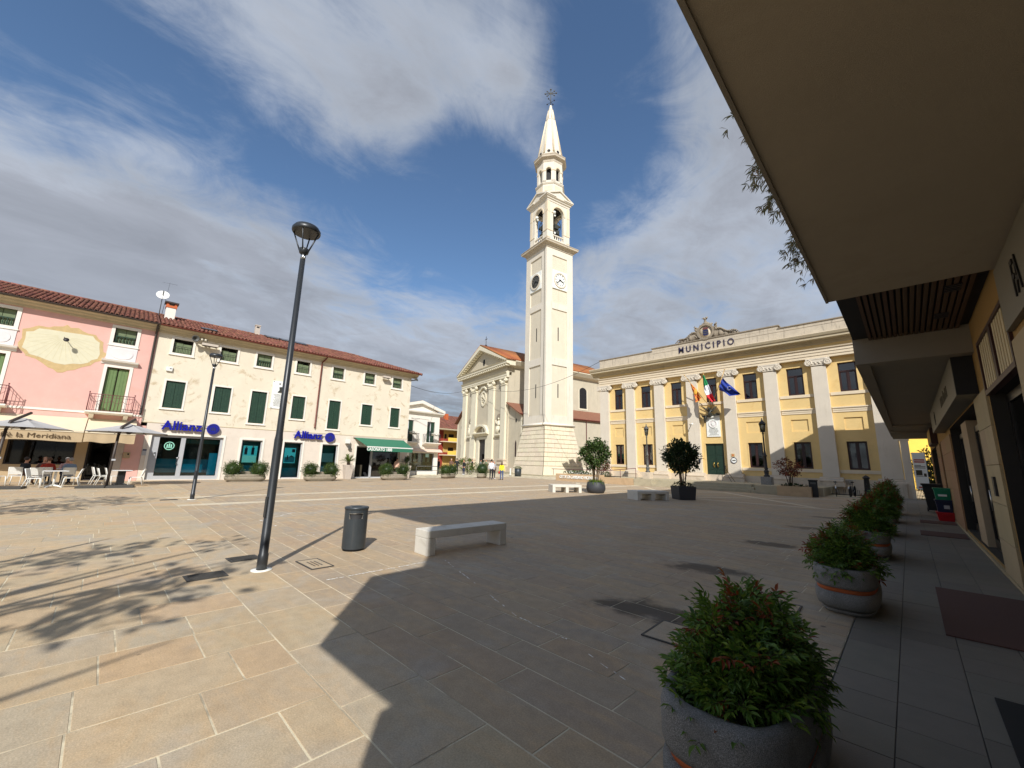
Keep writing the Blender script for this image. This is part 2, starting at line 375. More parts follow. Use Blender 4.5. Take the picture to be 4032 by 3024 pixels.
# ------------------------------------------------------------------ builders
class MB:
    def __init__(s): s.v = []; s.f = []; s.mi = []; s.sm = []
    def add(s, vs, fs, mi=0, smooth=False):
        b = len(s.v); s.v.extend([tuple(v) for v in vs])
        for f in fs: s.f.append(tuple(b+i for i in f)); s.mi.append(mi); s.sm.append(smooth)
        return s
    def box(s, x0, x1, y0, y1, z0, z1, mi=0):
        x0, x1 = min(x0, x1), max(x0, x1); y0, y1 = min(y0, y1), max(y0, y1); z0, z1 = min(z0, z1), max(z0, z1)
        return s.add([(x0,y0,z0),(x1,y0,z0),(x1,y1,z0),(x0,y1,z0),(x0,y0,z1),(x1,y0,z1),(x1,y1,z1),(x0,y1,z1)],
              [(0,3,2,1),(4,5,6,7),(0,1,5,4),(1,2,6,5),(2,3,7,6),(3,0,4,7)], mi)
    def hexa(s, b4, t4, mi=0):      # bottom and top loops counter-clockwise seen from above
        return s.add(list(b4)+list(t4), [(0,3,2,1),(4,5,6,7),(0,1,5,4),(1,2,6,5),(2,3,7,6),(3,0,4,7)], mi)
    def prism(s, poly, axis, a0, a1, mi=0, smooth=False):
        n = len(poly)
        def P(p, a):
            if axis == 'x': return (a, p[0], p[1])
            if axis == 'y': return (p[0], a, p[1])
            return (p[0], p[1], a)
        vs = [P(p, a0) for p in poly] + [P(p, a1) for p in poly]
        area = sum(poly[i][0]*poly[(i+1) % n][1]-poly[(i+1) % n][0]*poly[i][1] for i in range(n))
        flip = (area < 0) != (axis == 'y')
        if a1 < a0: flip = not flip
        fs = []
        for i in range(n):
            j = (i+1) % n
            fs.append((i, j, n+j, n+i) if not flip else (j, i, n+i, n+j))
        s.add(vs, fs, mi, smooth)
        b = len(s.v)-2*n
        c0 = tuple(b+i for i in range(n)); c1 = tuple(b+n+i for i in range(n))
        if not flip: c0 = c0[::-1]
        else: c1 = c1[::-1]
        s.f += [c0, c1]; s.mi += [mi, mi]; s.sm += [False, False]
        return s
    def lathe(s, prof, n=16, cx=0, cy=0, mi=0, smooth=True, sx=1.0, sy=1.0, a0=0.0, pw=None):
        vs = []
        for r, z in prof:
            for i in range(n):
                a = a0+2*PI*i/n; c, d = math.cos(a), math.sin(a)
                if pw: c = math.copysign(abs(c)**pw, c); d = math.copysign(abs(d)**pw, d)
                vs.append((cx+r*sx*c, cy+r*sy*d, z))
        fs = []
        for k in range(len(prof)-1):
            for i in range(n):
                j = (i+1) % n
                fs.append((k*n+i, k*n+j, (k+1)*n+j, (k+1)*n+i))
        s.add(vs, fs, mi, smooth)
        b = len(s.v)-len(vs)
        if prof[0][0] > 1e-4: s.f.append(tuple(b+i for i in range(n))[::-1]); s.mi.append(mi); s.sm.append(False)
        if prof[-1][0] > 1e-4: s.f.append(tuple(b+(len(prof)-1)*n+i for i in range(n))); s.mi.append(mi); s.sm.append(False)
        return s
    def tube(s, pts, r, n=8, mi=0, caps=True):
        pts = [Vector(p) for p in pts]; rs = r if isinstance(r, (list, tuple)) else [r]*len(pts)
        vs = []; up = None
        for i, p in enumerate(pts):
            d = (pts[min(i+1, len(pts)-1)]-pts[max(i-1, 0)])
            if d.length < 1e-9: d = Vector((0, 0, 1))
            d.normalize()
            if up is None or abs(up.dot(d)) > 0.98: up = Vector((0, 0, 1)) if abs(d.z) < 0.9 else Vector((1, 0, 0))
            a = d.cross(up).normalized(); b = d.cross(a).normalized(); up = -b if False else up
            for k in range(n):
                t = 2*PI*k/n; vs.append(p+(a*math.cos(t)+b*math.sin(t))*rs[i])
        fs = []
        for i in range(len(pts)-1):
            for k in range(n):
                j = (k+1) % n; fs.append((i*n+k, (i+1)*n+k, (i+1)*n+j, i*n+j))
        s.add(vs, fs, mi, True)
        b = len(s.v)-len(vs)
        if caps:
            s.f += [tuple(b+k for k in range(n)), tuple(b+(len(pts)-1)*n+k for k in range(n))[::-1]]; s.mi += [mi, mi]; s.sm += [False, False]
        return s
    def sphere(s, c, r, n=12, m=8, mi=0, sc_=(1, 1, 1)):
        prof = [(math.sin(PI*i/m), -math.cos(PI*i/m)) for i in range(m+1)]
        t = MB().lathe([(max(p[0], 0.0001) if 0 < i < m else 0.0, p[1]) for i, p in enumerate(prof)], n)
        return s.add([(c[0]+v[0]*r*sc_[0], c[1]+v[1]*r*sc_[1], c[2]+v[2]*r*sc_[2]) for v in t.v], t.f, mi, True)
    def merge(s, o, M=None, mi=None):
        b = len(s.v)
        s.v.extend([tuple(M @ Vector(v)) if M else v for v in o.v])
        s.f += [tuple(b+i for i in f) for f in o.f]; s.mi += (o.mi if mi is None else [mi]*len(o.f)); s.sm += o.sm
        return s
    def mesh(s, name, mats, fix=False, bevel=0.0):
        me = bpy.data.meshes.new(name); me.from_pydata(s.v, [], s.f)
        for m in mats: me.materials.append(MATS[m])
        me.polygons.foreach_set('material_index', s.mi); me.polygons.foreach_set('use_smooth', s.sm)
        if fix or bevel:
            bm = bmesh.new(); bm.from_mesh(me)
            bmesh.ops.remove_doubles(bm, verts=bm.verts, dist=1e-5)
            bmesh.ops.recalc_face_normals(bm, faces=bm.faces)
            if bevel:
                es = [e for e in bm.edges if len(e.link_faces) == 2 and e.calc_face_angle(0) > 0.6]
                bmesh.ops.bevel(bm, geom=es, offset=bevel, segments=2, affect='EDGES', profile=0.6)
            bm.to_mesh(me); bm.free()
        me.update(); return me
def link(name, me, parent=None, loc=(0, 0, 0), rot=(0, 0, 0)):
    o = bpy.data.objects.new(name, me); COL.objects.link(o)
    o.location = loc; o.rotation_euler = rot
    if parent is not None: o.parent = parent
    return o
def part(name, mb, mats, parent=None, loc=(0, 0, 0), rot=(0, 0, 0), fix=False, bevel=0.0, label=None, kind=None):
    if isinstance(mats, str): mats = [mats]
    o = link(name, mb.mesh(name, mats, fix, bevel), parent, loc, rot)
    if label: o['label'] = label
    if kind: o['kind'] = kind
    return o
def tag(o, label, cat, group=None):
    o['label'] = label; o['category'] = cat
    if group: o['group'] = group
    return o
def thing(name, label, cat, loc=(0, 0, 0), rotz=0.0, group=None):
    o = bpy.data.objects.new(name, None); COL.objects.link(o)
    o.empty_display_size = 0.2
    o.location = loc; o.rotation_euler = (0, 0, rotz)
    return tag(o, label, cat, group)
def dup(root, loc, rotz=None, label=None, group=None, scale=None):
    r = root.copy(); COL.objects.link(r); r.location = loc
    if rotz is not None: r.rotation_euler = (0, 0, rotz)
    if label: r['label'] = label
    if group: r['group'] = group
    if scale: r.scale = (scale,)*3 if not isinstance(scale, tuple) else scale
    for ch in list(root.children):
        c = ch.copy(); COL.objects.link(c); c.parent = r
        for g in ch.children:
            d = g.copy(); COL.objects.link(d); d.parent = c
    return r
def structure(o): o['kind'] = 'structure'; return o
def facade(mb, x0, x1, z0, z1, holes, y=0.0, depth=0.3, mi=0, rmi=None):
    xs = sorted({x0, x1, *[h[0] for h in holes], *[h[1] for h in holes]}); zs = sorted({z0, z1, *[h[2] for h in holes], *[h[3] for h in holes]})
    xs = [x for x in xs if x0-1e-6 <= x <= x1+1e-6]; zs = [z for z in zs if z0-1e-6 <= z <= z1+1e-6]
    for i in range(len(xs)-1):
        for j in range(len(zs)-1):
            cx, cz = (xs[i]+xs[i+1])/2, (zs[j]+zs[j+1])/2
            if any(h[0] < cx < h[1] and h[2] < cz < h[3] for h in holes): continue
            mb.add([(xs[i], y, zs[j]), (xs[i+1], y, zs[j]), (xs[i+1], y, zs[j+1]), (xs[i], y, zs[j+1])], [(0, 1, 2, 3)], mi)
    for h in holes:
        a, b, c, d = h[:4]; dd = h[4] if len(h) > 4 else depth
        k = mi if rmi is None else rmi
        mb.add([(a,y,c),(b,y,c),(b,y,d),(a,y,d),(a,y+dd,c),(b,y+dd,c),(b,y+dd,d),(a,y+dd,d)], [(0,4,5,1),(1,5,6,2),(2,6,7,3),(3,7,4,0)], k)
    return mb
def frame_mb(x0, x1, z0, z1, w, y0, y1, mb=None, mi=0, bottom=True):
    mb = mb or MB()
    mb.box(x0, x0+w, y0, y1, z0, z1, mi); mb.box(x1-w, x1, y0, y1, z0, z1, mi)
    mb.box(x0+w, x1-w, y0, y1, z1-w, z1, mi)
    if bottom: mb.box(x0+w, x1-w, y0, y1, z0, z0+w, mi)
    return mb
def text(name, body, size, depth, matn, parent, loc, rot=(PI/2, 0, 0), bold=0.0, spacing=1.0, align='CENTER', sx=1.0, shear=0.0):
    cu = bpy.data.curves.new(name, 'FONT'); cu.body = body; cu.size = size; cu.extrude = depth; cu.offset = bold
    cu.align_x = align; cu.align_y = 'CENTER'; cu.space_character = spacing; cu.shear = shear; cu.resolution_u = 3
    t = bpy.data.objects.new(name+'_src', cu); COL.objects.link(t)
    dg = bpy.context.evaluated_depsgraph_get()
    me = bpy.data.meshes.new_from_object(t.evaluated_get(dg))
    bpy.data.objects.remove(t); bpy.data.curves.remove(cu)
    me.materials.clear(); me.materials.append(MATS[matn])
    o = link(name, me, parent, loc, rot); o.scale = (sx, 1, 1)
    return o
def disc_poly(cx, cz, rx, rz, n=24, a0=0.0, a1=2*PI):
    return [(cx+rx*math.cos(a0+(a1-a0)*i/n), cz+rz*math.sin(a0+(a1-a0)*i/n)) for i in range(n if a1-a0 > 6.2 else n+1)]
def ring_mb(cx, cz, r0, r1, y0, y1, n=24, mb=None, mi=0, a0=0.0, a1=2*PI):
    mb = mb or MB(); full = a1-a0 > 6.2
    k = n if full else n+1
    vs = []
    for i in range(k):
        a = a0+(a1-a0)*i/n; c, d = math.cos(a), math.sin(a)
        vs += [(cx+r0*c, y0, cz+r0*d), (cx+r1*c, y0, cz+r1*d), (cx+r1*c, y1, cz+r1*d), (cx+r0*c, y1, cz+r0*d)]
    fs = []
    for i in range(n if full else n):
        j = (i+1) % k
        for q in range(4):
            p = (q+1) % 4; fs.append((i*4+q, i*4+p, j*4+p, j*4+q))
    if not full: fs += [(0, 1, 2, 3), ((k-1)*4+3, (k-1)*4+2, (k-1)*4+1, (k-1)*4)]
    mb.add(vs, fs, mi); return mb
def cornice(mb, x0, x1, prof, mi=0, ends=True):   # prof: (y, z) outline extruded along x
    mb.prism(prof, 'x', x0, x1, mi); return mb
def leaf_shape(L, W, fold=0.25, seg=2):
    # pointed leaf along +x, folded on the midrib
    mb = MB(); pts = [(0, 0)] + [(L*t, W*math.sin(PI*t**0.8)*0.5) for t in [(i+1)/(seg+1) for i in range(seg)]] + [(L, 0)]
    vs = [(0, 0, 0)]; mid = []
    for x, wv in pts[1:-1]: vs += [(x, wv, wv*fold+0.03*x), (x, 0, -0.06*x*x/L), (x, -wv, wv*fold+0.03*x)]
    vs.append((L, 0, -0.16*L)); e = len(vs)-1
    fs = [(0, 2, 1), (0, 3, 2)]
    for k in range(seg-1):
        a = 1+3*k; fs += [(a, a+1, a+4, a+3), (a+1, a+2, a+5, a+4)]
    a = 1+3*(seg-1); fs += [(a, a+1, e), (a+1, a+2, e)]
    mb.add(vs, fs); return mb
def orient(p, d, roll, s=1.0):
    d = Vector(d).normalized(); q = d.to_track_quat('X', 'Z').to_matrix().to_4x4()
    return Matrix.Translation(Vector(p)) @ q @ Matrix.Rotation(roll, 4, 'X') @ Matrix.Scale(s, 4)
def rdir(rg, up=0.0):
    while True:
        v = Vector((rg.uniform(-1, 1), rg.uniform(-1, 1), rg.uniform(-1, 1)))
        if 0.05 < v.length < 1: v.normalize(); v.z += up; return v.normalized()
def foliage(rg, c, rad, n, L, W, mi=0, mb=None, shell=0.55, up=0.25, droop=0.0, clump=0, flat=1.0, seg=1):
    """many leaves spread through an uneven ellipsoid; clump: leaves gather in this many bunches"""
    mb = mb or MB(); lf = leaf_shape(1, W/L, 0.3, seg)
    ctr = None
    if clump:
        ctr = []
        for _ in range(clump):
            d = rdir(rg); r = rg.uniform(0.45, 0.95); ctr.append((Vector((d.x*rad[0]*r, d.y*rad[1]*r, d.z*rad[2]*r)), rg.uniform(0.16, 0.34)))
    for _ in range(n):
        if ctr:
            q, cr = rg.choice(ctr); d = rdir(rg)
            p = q+Vector((d.x*rad[0], d.y*rad[1], d.z*rad[2]))*cr*rg.uniform(0.3, 1)
            d = (p.normalized()*0.6+d*0.6)
        else:
            d = rdir(rg); r = rg.uniform(shell, 1.0)*(1+0.12*math.sin(7*d.x+3*d.z)+0.1*math.sin(5*d.y+11*d.x))
            p = Vector((d.x*rad[0]*r, d.y*rad[1]*r, d.z*rad[2]*r))
        dd = d+rdir(rg)*0.8; dd.z = dd.z*flat+up-droop
        mb.merge(lf, orient(Vector(c)+p, dd, rg.uniform(-0.9, 0.9), L*rg.uniform(0.7, 1.25)), mi)
    return mb

# ------------------------------------------------------------------ ground and paving
def pavemat(name, cols, island=True, stains=()):
    k = NT(name); P = k.coord(); g = k.n('ShaderNodeNewGeometry'); oi = k.n('ShaderNodeObjectInfo')
    r = k.math('FRACT', k.math('ADD', k.math('MULTIPLY', g.outputs['Random Per Island'], 3.7), oi.outputs['Random']))
    c = k.ramp(r, [(i/(len(cols)-1), cols[i]) for i in range(len(cols))])
    v = k.noise(P, 1.3, 6, 0.65, 1.2, (1.0, 2.6, 1.0))
    c = k.mix(k.mr(v, 0.42, 0.70, 0, 0.5, True), c, lin(194, 164, 124))
    v2 = k.noise(P, 0.8, 5, 0.6, 0.8)
    c = k.mix(k.mr(v2, 0.5, 0.72, 0, 0.5, True), c, lin(172, 166, 154))
    gr = k.noise(P, 90, 3, 0.7)
    hs = k.n('ShaderNodeHueSaturation'); k.l(c, hs.inputs['Color']); k.l(k.mr(gr, 0.25, 0.75, 0.74, 1.24), hs.inputs['Value'])
    hs2 = k.n('ShaderNodeHueSaturation'); k.l(hs.outputs[0], hs2.inputs['Color']); k.l(k.mr(k.noise(P, 7, 4, 0.7), 0.3, 0.7, 0.90, 1.10), hs2.inputs['Value'])
    c = hs2.outputs[0]
    vo = k.n('ShaderNodeTexVoronoi'); vo.inputs['Scale'].default_value = 1.6; k.l(P, vo.inputs['Vector'])     # trodden gum
    sp = k.math('MULTIPLY', k.mr(vo.outputs['Distance'], 0.030, 0.050, 1, 0), k.mr(k.noise(P, 0.9, 1), 0.47, 0.52, 0, 0.7))
    c = k.mix(sp, c, lin(70, 60, 52))
    dirt = k.noise(P, 0.35, 6, 0.7, 0.7)
    c = k.mix(k.mr(dirt, 0.5, 0.75, 0, 0.28, True), c, lin(128, 112, 92))
    wob = k.noise(P, 2.2, 4, 0.6)
    for (sx, sy, rx, ry, amt) in stains:                              # spilt watering stains beside the planters
        mp = k.n('ShaderNodeMapping'); mp.vector_type = 'TEXTURE'
        mp.inputs['Location'].default_value = (sx, sy, 0); mp.inputs['Scale'].default_value = (rx, ry, 50); mp.inputs['Rotation'].default_value = (0, 0, 0.25)
        k.l(P, mp.inputs[0]); ln = k.n('ShaderNodeVectorMath'); ln.operation = 'LENGTH'; k.l(mp.outputs[0], ln.inputs[0])
        d = k.math('ADD', ln.outputs['Value'], k.math('MULTIPLY', k.math('SUBTRACT', wob, 0.5), 1.8))
        c = k.mix(k.mr(d, 0.45, 1.0, amt, 0, True), c, lin(52, 47, 42))
    k.l(c, k.b.inputs['Base Color']); k.b.inputs['Roughness'].default_value = 0.82; k.b.inputs['Specular IOR Level'].default_value = 0.3
    k.bump(k.noise(P, 70, 5, 0.7), 0.25, 0.01)
    return k.done(name)
STN = [(-2.5, 4.75, 0.75, 0.45, 0.8), (-2.75, 7.4, 0.7, 0.42, 0.75), (-2.6, 10.9, 0.75, 0.4, 0.7), (-2.6, 14.8, 0.7, 0.4, 0.6), (-2.6, 18.6, 0.7, 0.4, 0.6), (-30.0, 9.0, 0.5, 0.9, 0.5), (-29.4, 14.2, 0.5, 0.9, 0.45), (-29.6, 20.2, 0.5, 0.9, 0.4)]
SANDY = [lin(185, 164, 132), lin(176, 163, 140), lin(188, 161, 127), lin(181, 165, 136), lin(189, 168, 136), lin(174, 161, 140)]
GREYER = [lin(168, 152, 130), lin(175, 155, 127), lin(163, 149, 130), lin(172, 150, 124), lin(165, 152, 132)]
pavemat('pave_sandy', SANDY)
pavemat('pave_grey', GREYER, stains=STN)
pavemat('pave_pale', [lin(206, 194, 168), lin(212, 200, 174), lin(200, 190, 166)])
mat('grout', lin(214, 202, 172), 0.95, 0.1, 8, 0.3, 80, stain=lin(158, 146, 124), stain_amt=0.9, stain_scale=1.0, stain_lo=0.46, stain_hi=0.58)
mat('ground_far', lin(172, 160, 136), 0.95, 0.15, 0.3, stain=lin(120, 116, 96), stain_amt=0.5, stain_scale=0.1)
mat('portico_slab', lin(118, 112, 100), 0.75, 0.07, 5, 0.3, 160, island=0.08)
mat('portico_grout', lin(84, 82, 78), 0.95, 0.1, 5)

gm = MB(); gm.add([(-2500, -2500, -0.06), (2500, -2500, -0.06), (2500, 2500, -0.06), (-2500, 2500, -0.06)], [(0, 1, 2, 3)])
structure(part('ground', gm, 'ground_far'))

PX0, PX1, PY0, PY1 = -46.0, -0.63, -14.0, 46.0
PORT = lambda y: -0.64-0.021*y                     # edge between piazza and arcade pavement
def slab_mb(x0, x1, y0, y1, h, mb=None, mi=0, ins=0.002):
    mb = mb or MB(); z = h
    mb.add([(x0, y0, -0.03), (x1, y0, -0.03), (x1, y1, -0.03), (x0, y1, -0.03),
            (x0, y0, z-ins), (x1, y0, z-ins), (x1, y1, z-ins), (x0, y1, z-ins),
            (x0+ins, y0+ins, z), (x1-ins, y0+ins, z), (x1-ins, y1-ins, z), (x0+ins, y1-ins, z)],
           [(0, 1, 5, 4), (1, 2, 6, 5), (2, 3, 7, 6), (3, 0, 4, 7), (4, 5, 9, 8), (5, 6, 10, 9), (6, 7, 11, 10), (7, 4, 8, 11), (8, 9, 10, 11)], mi)
    return mb
rg = random.Random(11)
slabs = []          # x0,x1,y0,y1,material
G = 0.006
x = -3.2
xb = [-0.2, -0.8, -1.4, -2.0, -2.6]
xx = -3.2
bands = []
q = -0.2
while q > -34:
    bands.append((q-0.6, q)); q -= 0.6
for a, b in bands:                                  # courses running away from the camera's side, behind the long joint
    y = -9.0-rg.random()*0.8
    while y < 1.40:
        L = rg.uniform(0.5, 1.0); y1 = y+L
        if 1.40-y1 < 0.3: y1 = 1.40
        slabs.append((a, b, y, min(y1, 1.40), 0)); y = y1
def course(y0, y1, x0, x1, lmin, lmax, m):
    xq = x1
    while xq > x0:
        L = rg.uniform(lmin, lmax); xa = xq-L
        if xa-x0 < 0.3: xa = x0
        slabs.append((xa, xq, y0, y1, m)); xq = xa
course(1.40, 2.02, -34, 0.6, 0.75, 1.25, 0)
y = 2.02
while y < 33.0:
    wv = 0.36 if y < 14 else 0.6
    y1 = y+wv
    far = y > 3.2
    for x0, x1, m in ((-17.05, 0.6, 1), (-17.6, -17.05, 2), (-20.15, -17.6, 1), (-20.7, -20.15, 2), (-34, -20.7, 1)):
        if m == 2: slabs.append((x0, x1, y, y1, 2))
        else: course(y, y1, x0, x1, 0.6 if y < 14 else 0.7, 1.2 if y < 14 else 1.2, 1 if x1 > -15 or y > 3 else 0)
    y = y1
out_ = []
for (a, b, c, d, m) in slabs:
    e = PORT((c+d)/2)
    if a >= e-0.05: continue
    out_.append((a, min(b, e), c, d, m))
slabs = out_
CAMF = Vector((-0.697279, 0.69122, 0.189781))
def size_in_view(a, b, c, d):
    p = Vector(((a+b)/2, (c+d)/2, -1.65)); f = p.dot(CAMF)
    if f < 0.4: return -1
    rx = p.dot(Vector((0.707255, 0.706506, 0.025307)))/f; ry = p.dot(Vector((0.116588, -0.15187, 0.9815)))/f
    if abs(rx) > 1.5 or abs(ry) > 1.25: return -1
    return (b-a)*(d-c)/(f**3)
order = sorted(range(len(slabs)), key=lambda i: -size_in_view(*slabs[i][:4]))
gr = MB(); gr.add([(PX0, PY0, -0.0025), (PORT(PY0), PY0, -0.0025), (PORT(PY1), PY1, -0.0025), (PX0, PY1, -0.0025)], [(0, 1, 2, 3)])
paving = structure(part('piazza_paving', gr, 'grout'))
PM = ['pave_sandy', 'pave_grey', 'pave_pale']
far = MB()
for n_, i in enumerate(order):
    a, b, c, d, m = slabs[i]; h = rg.uniform(-0.0006, 0.0008)
    if n_ < 300:
        cx, cy = (a+b)/2, (c+d)/2
        part('paving_slab', slab_mb(a-cx+G, b-cx-G, c-cy+G, d-cy-G, h), PM[m], paving, (cx, cy, 0))
    else:
        slab_mb(a+G, b-G, c+G, d-G, h, far, m)
part('paving_slab_field', far, PM, paving, kind='stuff')
# pale stone bands laid in lozenges before the town hall, 4 mm proud
bd = MB()
def band(p, q_, w_=0.34, z=0.006):
    p, q_ = Vector((*p, 0)), Vector((*q_, 0)); t = (q_-p).normalized(); nn = Vector((-t.y, t.x, 0))*w_/2
    bd.add([(*(p-nn).xy, z), (*(q_-nn).xy, z), (*(q_+nn).xy, z), (*(p+nn).xy, z)], [(0, 1, 2, 3)])
for i, (p, q_) in enumerate((((-16.6, 22.6), (-2.2, 22.6)), ((-22, 30.6), (-3.0, 30.6)), ((-15.6, 22.8), (-9.9, 30.4)), ((-9.9, 30.4), (-3.6, 22.8)), ((-9.8, 22.8), (-15.6, 30.4)), ((-9.8, 22.8), (-4.2, 30.4)), ((-22, 30.4), (-16.6, 22.8)))):
    band(p, q_, z=0.006+0.0006*i)
part('pale_stone_band', bd, 'pave_pale', paving)
# worn pale mortar along two seams
sm = MB()
def worn(pts, w_, dens):
    for p, q_ in zip(pts, pts[1:]):
        p, q_ = Vector((*p, 0)), Vector((*q_, 0)); L = (q_-p).length; t = (q_-p)/L; nn = Vector((-t.y, t.x, 0)); s = 0
        while s < L:
            l = rg.uniform(0.02, 0.10)
            if rg.random() < dens:
                o = rg.uniform(-w_, w_)*0.6; ww = rg.uniform(0.25, 1)*w_; c = p+t*(s+l/2)+nn*o; z = 0.0045+rg.random()*0.002
                poly = [c+t*(l/2*math.cos(a))*rg.uniform(0.6, 1.2)+nn*(ww*math.sin(a))*rg.uniform(0.6, 1.2) for a in [2*PI*i/7 for i in range(7)]]
                sm.add([(v.x, v.y, z) for v in poly], [tuple(range(7))])
            s += l*0.8
worn([(-5.92, 4.38), (-4.6, 3.92), (-3.35, 3.48), (-2.64, 3.42), (-1.75, 3.13)], 0.011, 0.4)
worn([(-5.98, 2.44), (-6.0, 4.1)], 0.018, 0.8)
worn([(-9.6, 3.2), (-9.3, 4.8)], 0.02, 0.7)
worn([(-11.2, 3.25), (-12.4, 3.2), (-13.6, 4.4)], 0.03, 0.7)
part('worn_mortar', sm, 'flower_white', paving, kind='stuff')
# iron covers let into the paving
def cover(loc, sx, sy, rz, label, style='plate'):
    t = thing('manhole_cover', label, 'manhole cover', loc, rz, 'covers let into the paving')
    if style == 'plate':
        m = MB().box(-sx/2, sx/2, -sy/2, sy/2, -0.01, 0.008); part('plate', m, 'cover_iron', t)
        r = MB(); n = 9
        for i in range(n):
            xx_ = -sx/2+sx*(i+0.5)/n; r.box(xx_-sx*0.022, xx_+sx*0.022, -sy*0.42, sy*0.42, 0.008, 0.012)
        part('rib', r, 'cover_iron', t)
    else:
        m = frame_mb(-sx/2, sx/2, -sy/2, sy/2, 0.02, 0, 0.01); q2 = MB().merge(m, Matrix.Rotation(-PI/2, 4, 'X'))
        part('frame', q2, 'cover_iron', t, (0, 0, 0.009)); part('plate', MB().box(-sx/2+0.02, sx/2-0.02, -sy/2+0.02, sy/2-0.02, -0.01, 0.006), 'pave_sandy', t)
        h = MB()
        for i in (-1, 0, 1): h.box(-sx*0.25, sx*0.25, i*sy*0.16-0.008, i*sy*0.16+0.008, 0.006, 0.009)
        part('slot', h, 'iron', t)
cover((-7.19, 1.28, 0.004), 0.34, 0.46, 0.03, 'dark iron cover nearest the camera, left of the tall lamp foot')
cover((-8.02, 1.9, 0.004), 0.34, 0.42, 0.05, 'dark iron cover just behind the tall lamp foot')
cover((-19.5, 2.0, 0.004), 0.25, 0.5, 0.0, 'narrow iron drain cover by the farther lamp')
cover((-6.97, 2.64, 0.004), 0.66, 0.34, 0.03, 'square stone-filled cover between tall lamp and white bench', 'stone')
cover((-1.75, 4.35, 0.004), 0.9, 0.55, 0.05, 'square stone-filled cover on wet stain by nearest planter', 'stone')
cover((-1.6, 6.1, 0.004), 0.7, 0.5, 0.05, 'square stone-filled cover left of second arcade planter', 'stone')

# ------------------------------------------------------------------ arcade on the right (local x across, y along)
AR = R(1.2)
arc = thing('arcade_building', 'tall building over the dark arcade with flat concrete canopies', 'building', (0, 0, 0), AR)
WX = 1.009
holes = [(-0.8, 5.6, 0.12, 3.1, 0.5), (6.98, 9.37, 0.06, 2.86, 0.5), (10.97, 17.6, 0.12, 2.95, 0.6), (22.4, 23.3, 0.12, 2.85, 0.5), (25.9, 31.4, 0.12, 2.85, 0.6)]
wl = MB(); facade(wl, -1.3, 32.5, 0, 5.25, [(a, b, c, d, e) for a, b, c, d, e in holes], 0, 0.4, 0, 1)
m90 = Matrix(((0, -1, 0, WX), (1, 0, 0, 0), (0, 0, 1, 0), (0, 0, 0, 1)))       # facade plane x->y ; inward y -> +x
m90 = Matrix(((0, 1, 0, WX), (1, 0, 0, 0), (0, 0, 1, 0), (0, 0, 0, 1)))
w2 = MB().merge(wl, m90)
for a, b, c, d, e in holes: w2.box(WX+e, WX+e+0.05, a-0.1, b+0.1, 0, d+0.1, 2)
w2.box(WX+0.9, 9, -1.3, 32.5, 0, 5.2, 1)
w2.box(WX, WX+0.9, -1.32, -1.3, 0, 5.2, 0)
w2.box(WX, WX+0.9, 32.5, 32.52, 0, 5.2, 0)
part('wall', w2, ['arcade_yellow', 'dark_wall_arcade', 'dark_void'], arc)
up = MB()
up.box(WX, 9, -1.7, 26.5, 5.25, 12.7); up.prism([(26.5, 5.25), (33.0, 5.25), (33.0, 9.2), (26.5, 12.4)], 'x', WX, 9)
part('upper_wall', up, 'arcade_yellow', arc)
rf = MB(); rf.prism([(0.15, 12.7), (0.15, 12.95), (5, 15.2), (9.6, 12.95), (9.6, 12.7)], 'y', -3.9, 27.0); rf.prism([(27.0, 12.3), (27.0, 12.6), (33.6, 9.3), (33.6, 9.0)], 'x', 0.15, 9.4)
rf.prism([(-1.9, 10.1), (-1.79, 10.1), (-1.79, 12.7), (-3.9, 12.7)], 'x', 0.15, 0.95)  # unseen wedge added under the eave, shaped to cast a slanting shadow edge
part('roof', rf, 'tile_base', arc)
for i in range(4):
    fm = frame_mb(0.9+i*6, 2.1+i*6, 7.0, 9.0, 0.1, -0.03, 0.06); q2 = MB().merge(fm, m90)
    wv = part('window', q2, 'white_trim', arc); part('shutter', MB().box(WX-0.02, WX-0.005, 1.0+i*6, 2.0+i*6, 7.1, 8.9), 'shutter', wv)
# first canopy: a deep slab whose underside is over the camera
cs = MB(); cs.box(-0.55, WX, -1.25, 6.89, 3.96, 5.2); part('canopy', cs, 'arcade_soffit', arc)
part('end_beam', MB().box(-0.5, WX, -1.22, -0.6, 3.5, 3.955), 'arcade_soffit', arc); part('end_pier', MB().box(0.74, WX, -1.3, -0.85, 0.0, 3.5), 'arcade_soffit', arc)
part('drip_edge', MB().box(-0.575, -0.545, -1.25, 6.89, 3.945, 4.02), 'arcade_grey', arc)
# slatted ceiling between the two canopies
part('ceiling_recess', MB().box(-0.5, WX, 6.9, 10.0, 4.145, 4.9), 'dark_void', arc)
n_s = 17
for i in range(n_s):
    x0 = -0.27+i*(1.18/n_s); part('slat', MB().box(x0, x0+0.045, 6.9, 9.98, 4.09, 4.14), 'slat_wood', arc)
for s_, o_ in ((7.55, 0.62), (8.85, 0.56)):
    q2 = MB()
    for k_ in range(4): q2.box(o_, o_+0.16, s_+k_*0.075, s_+k_*0.075+0.04, 4.075, 4.09)
    part('vent', q2, 'iron', arc)
# second canopy, lower, stepping down as it runs off
lc = MB(); lc.box(-0.51, WX, 10.0, 10.3, 3.655, 5.0); lc.box(-0.51, -0.31, 10.3, 32.2, 3.655, 5.0); lc.box(-0.31, WX, 10.3, 24.5, 3.70, 4.9); lc.box(-0.31, WX, 24.5, 32.2, 3.62, 4.9)
part('lower_canopy', lc, 'arcade_grey', arc)
part('canopy_end', MB().box(-0.45, WX, 27.4, 32.3, 3.52, 3.655), 'arcade_grey', arc)
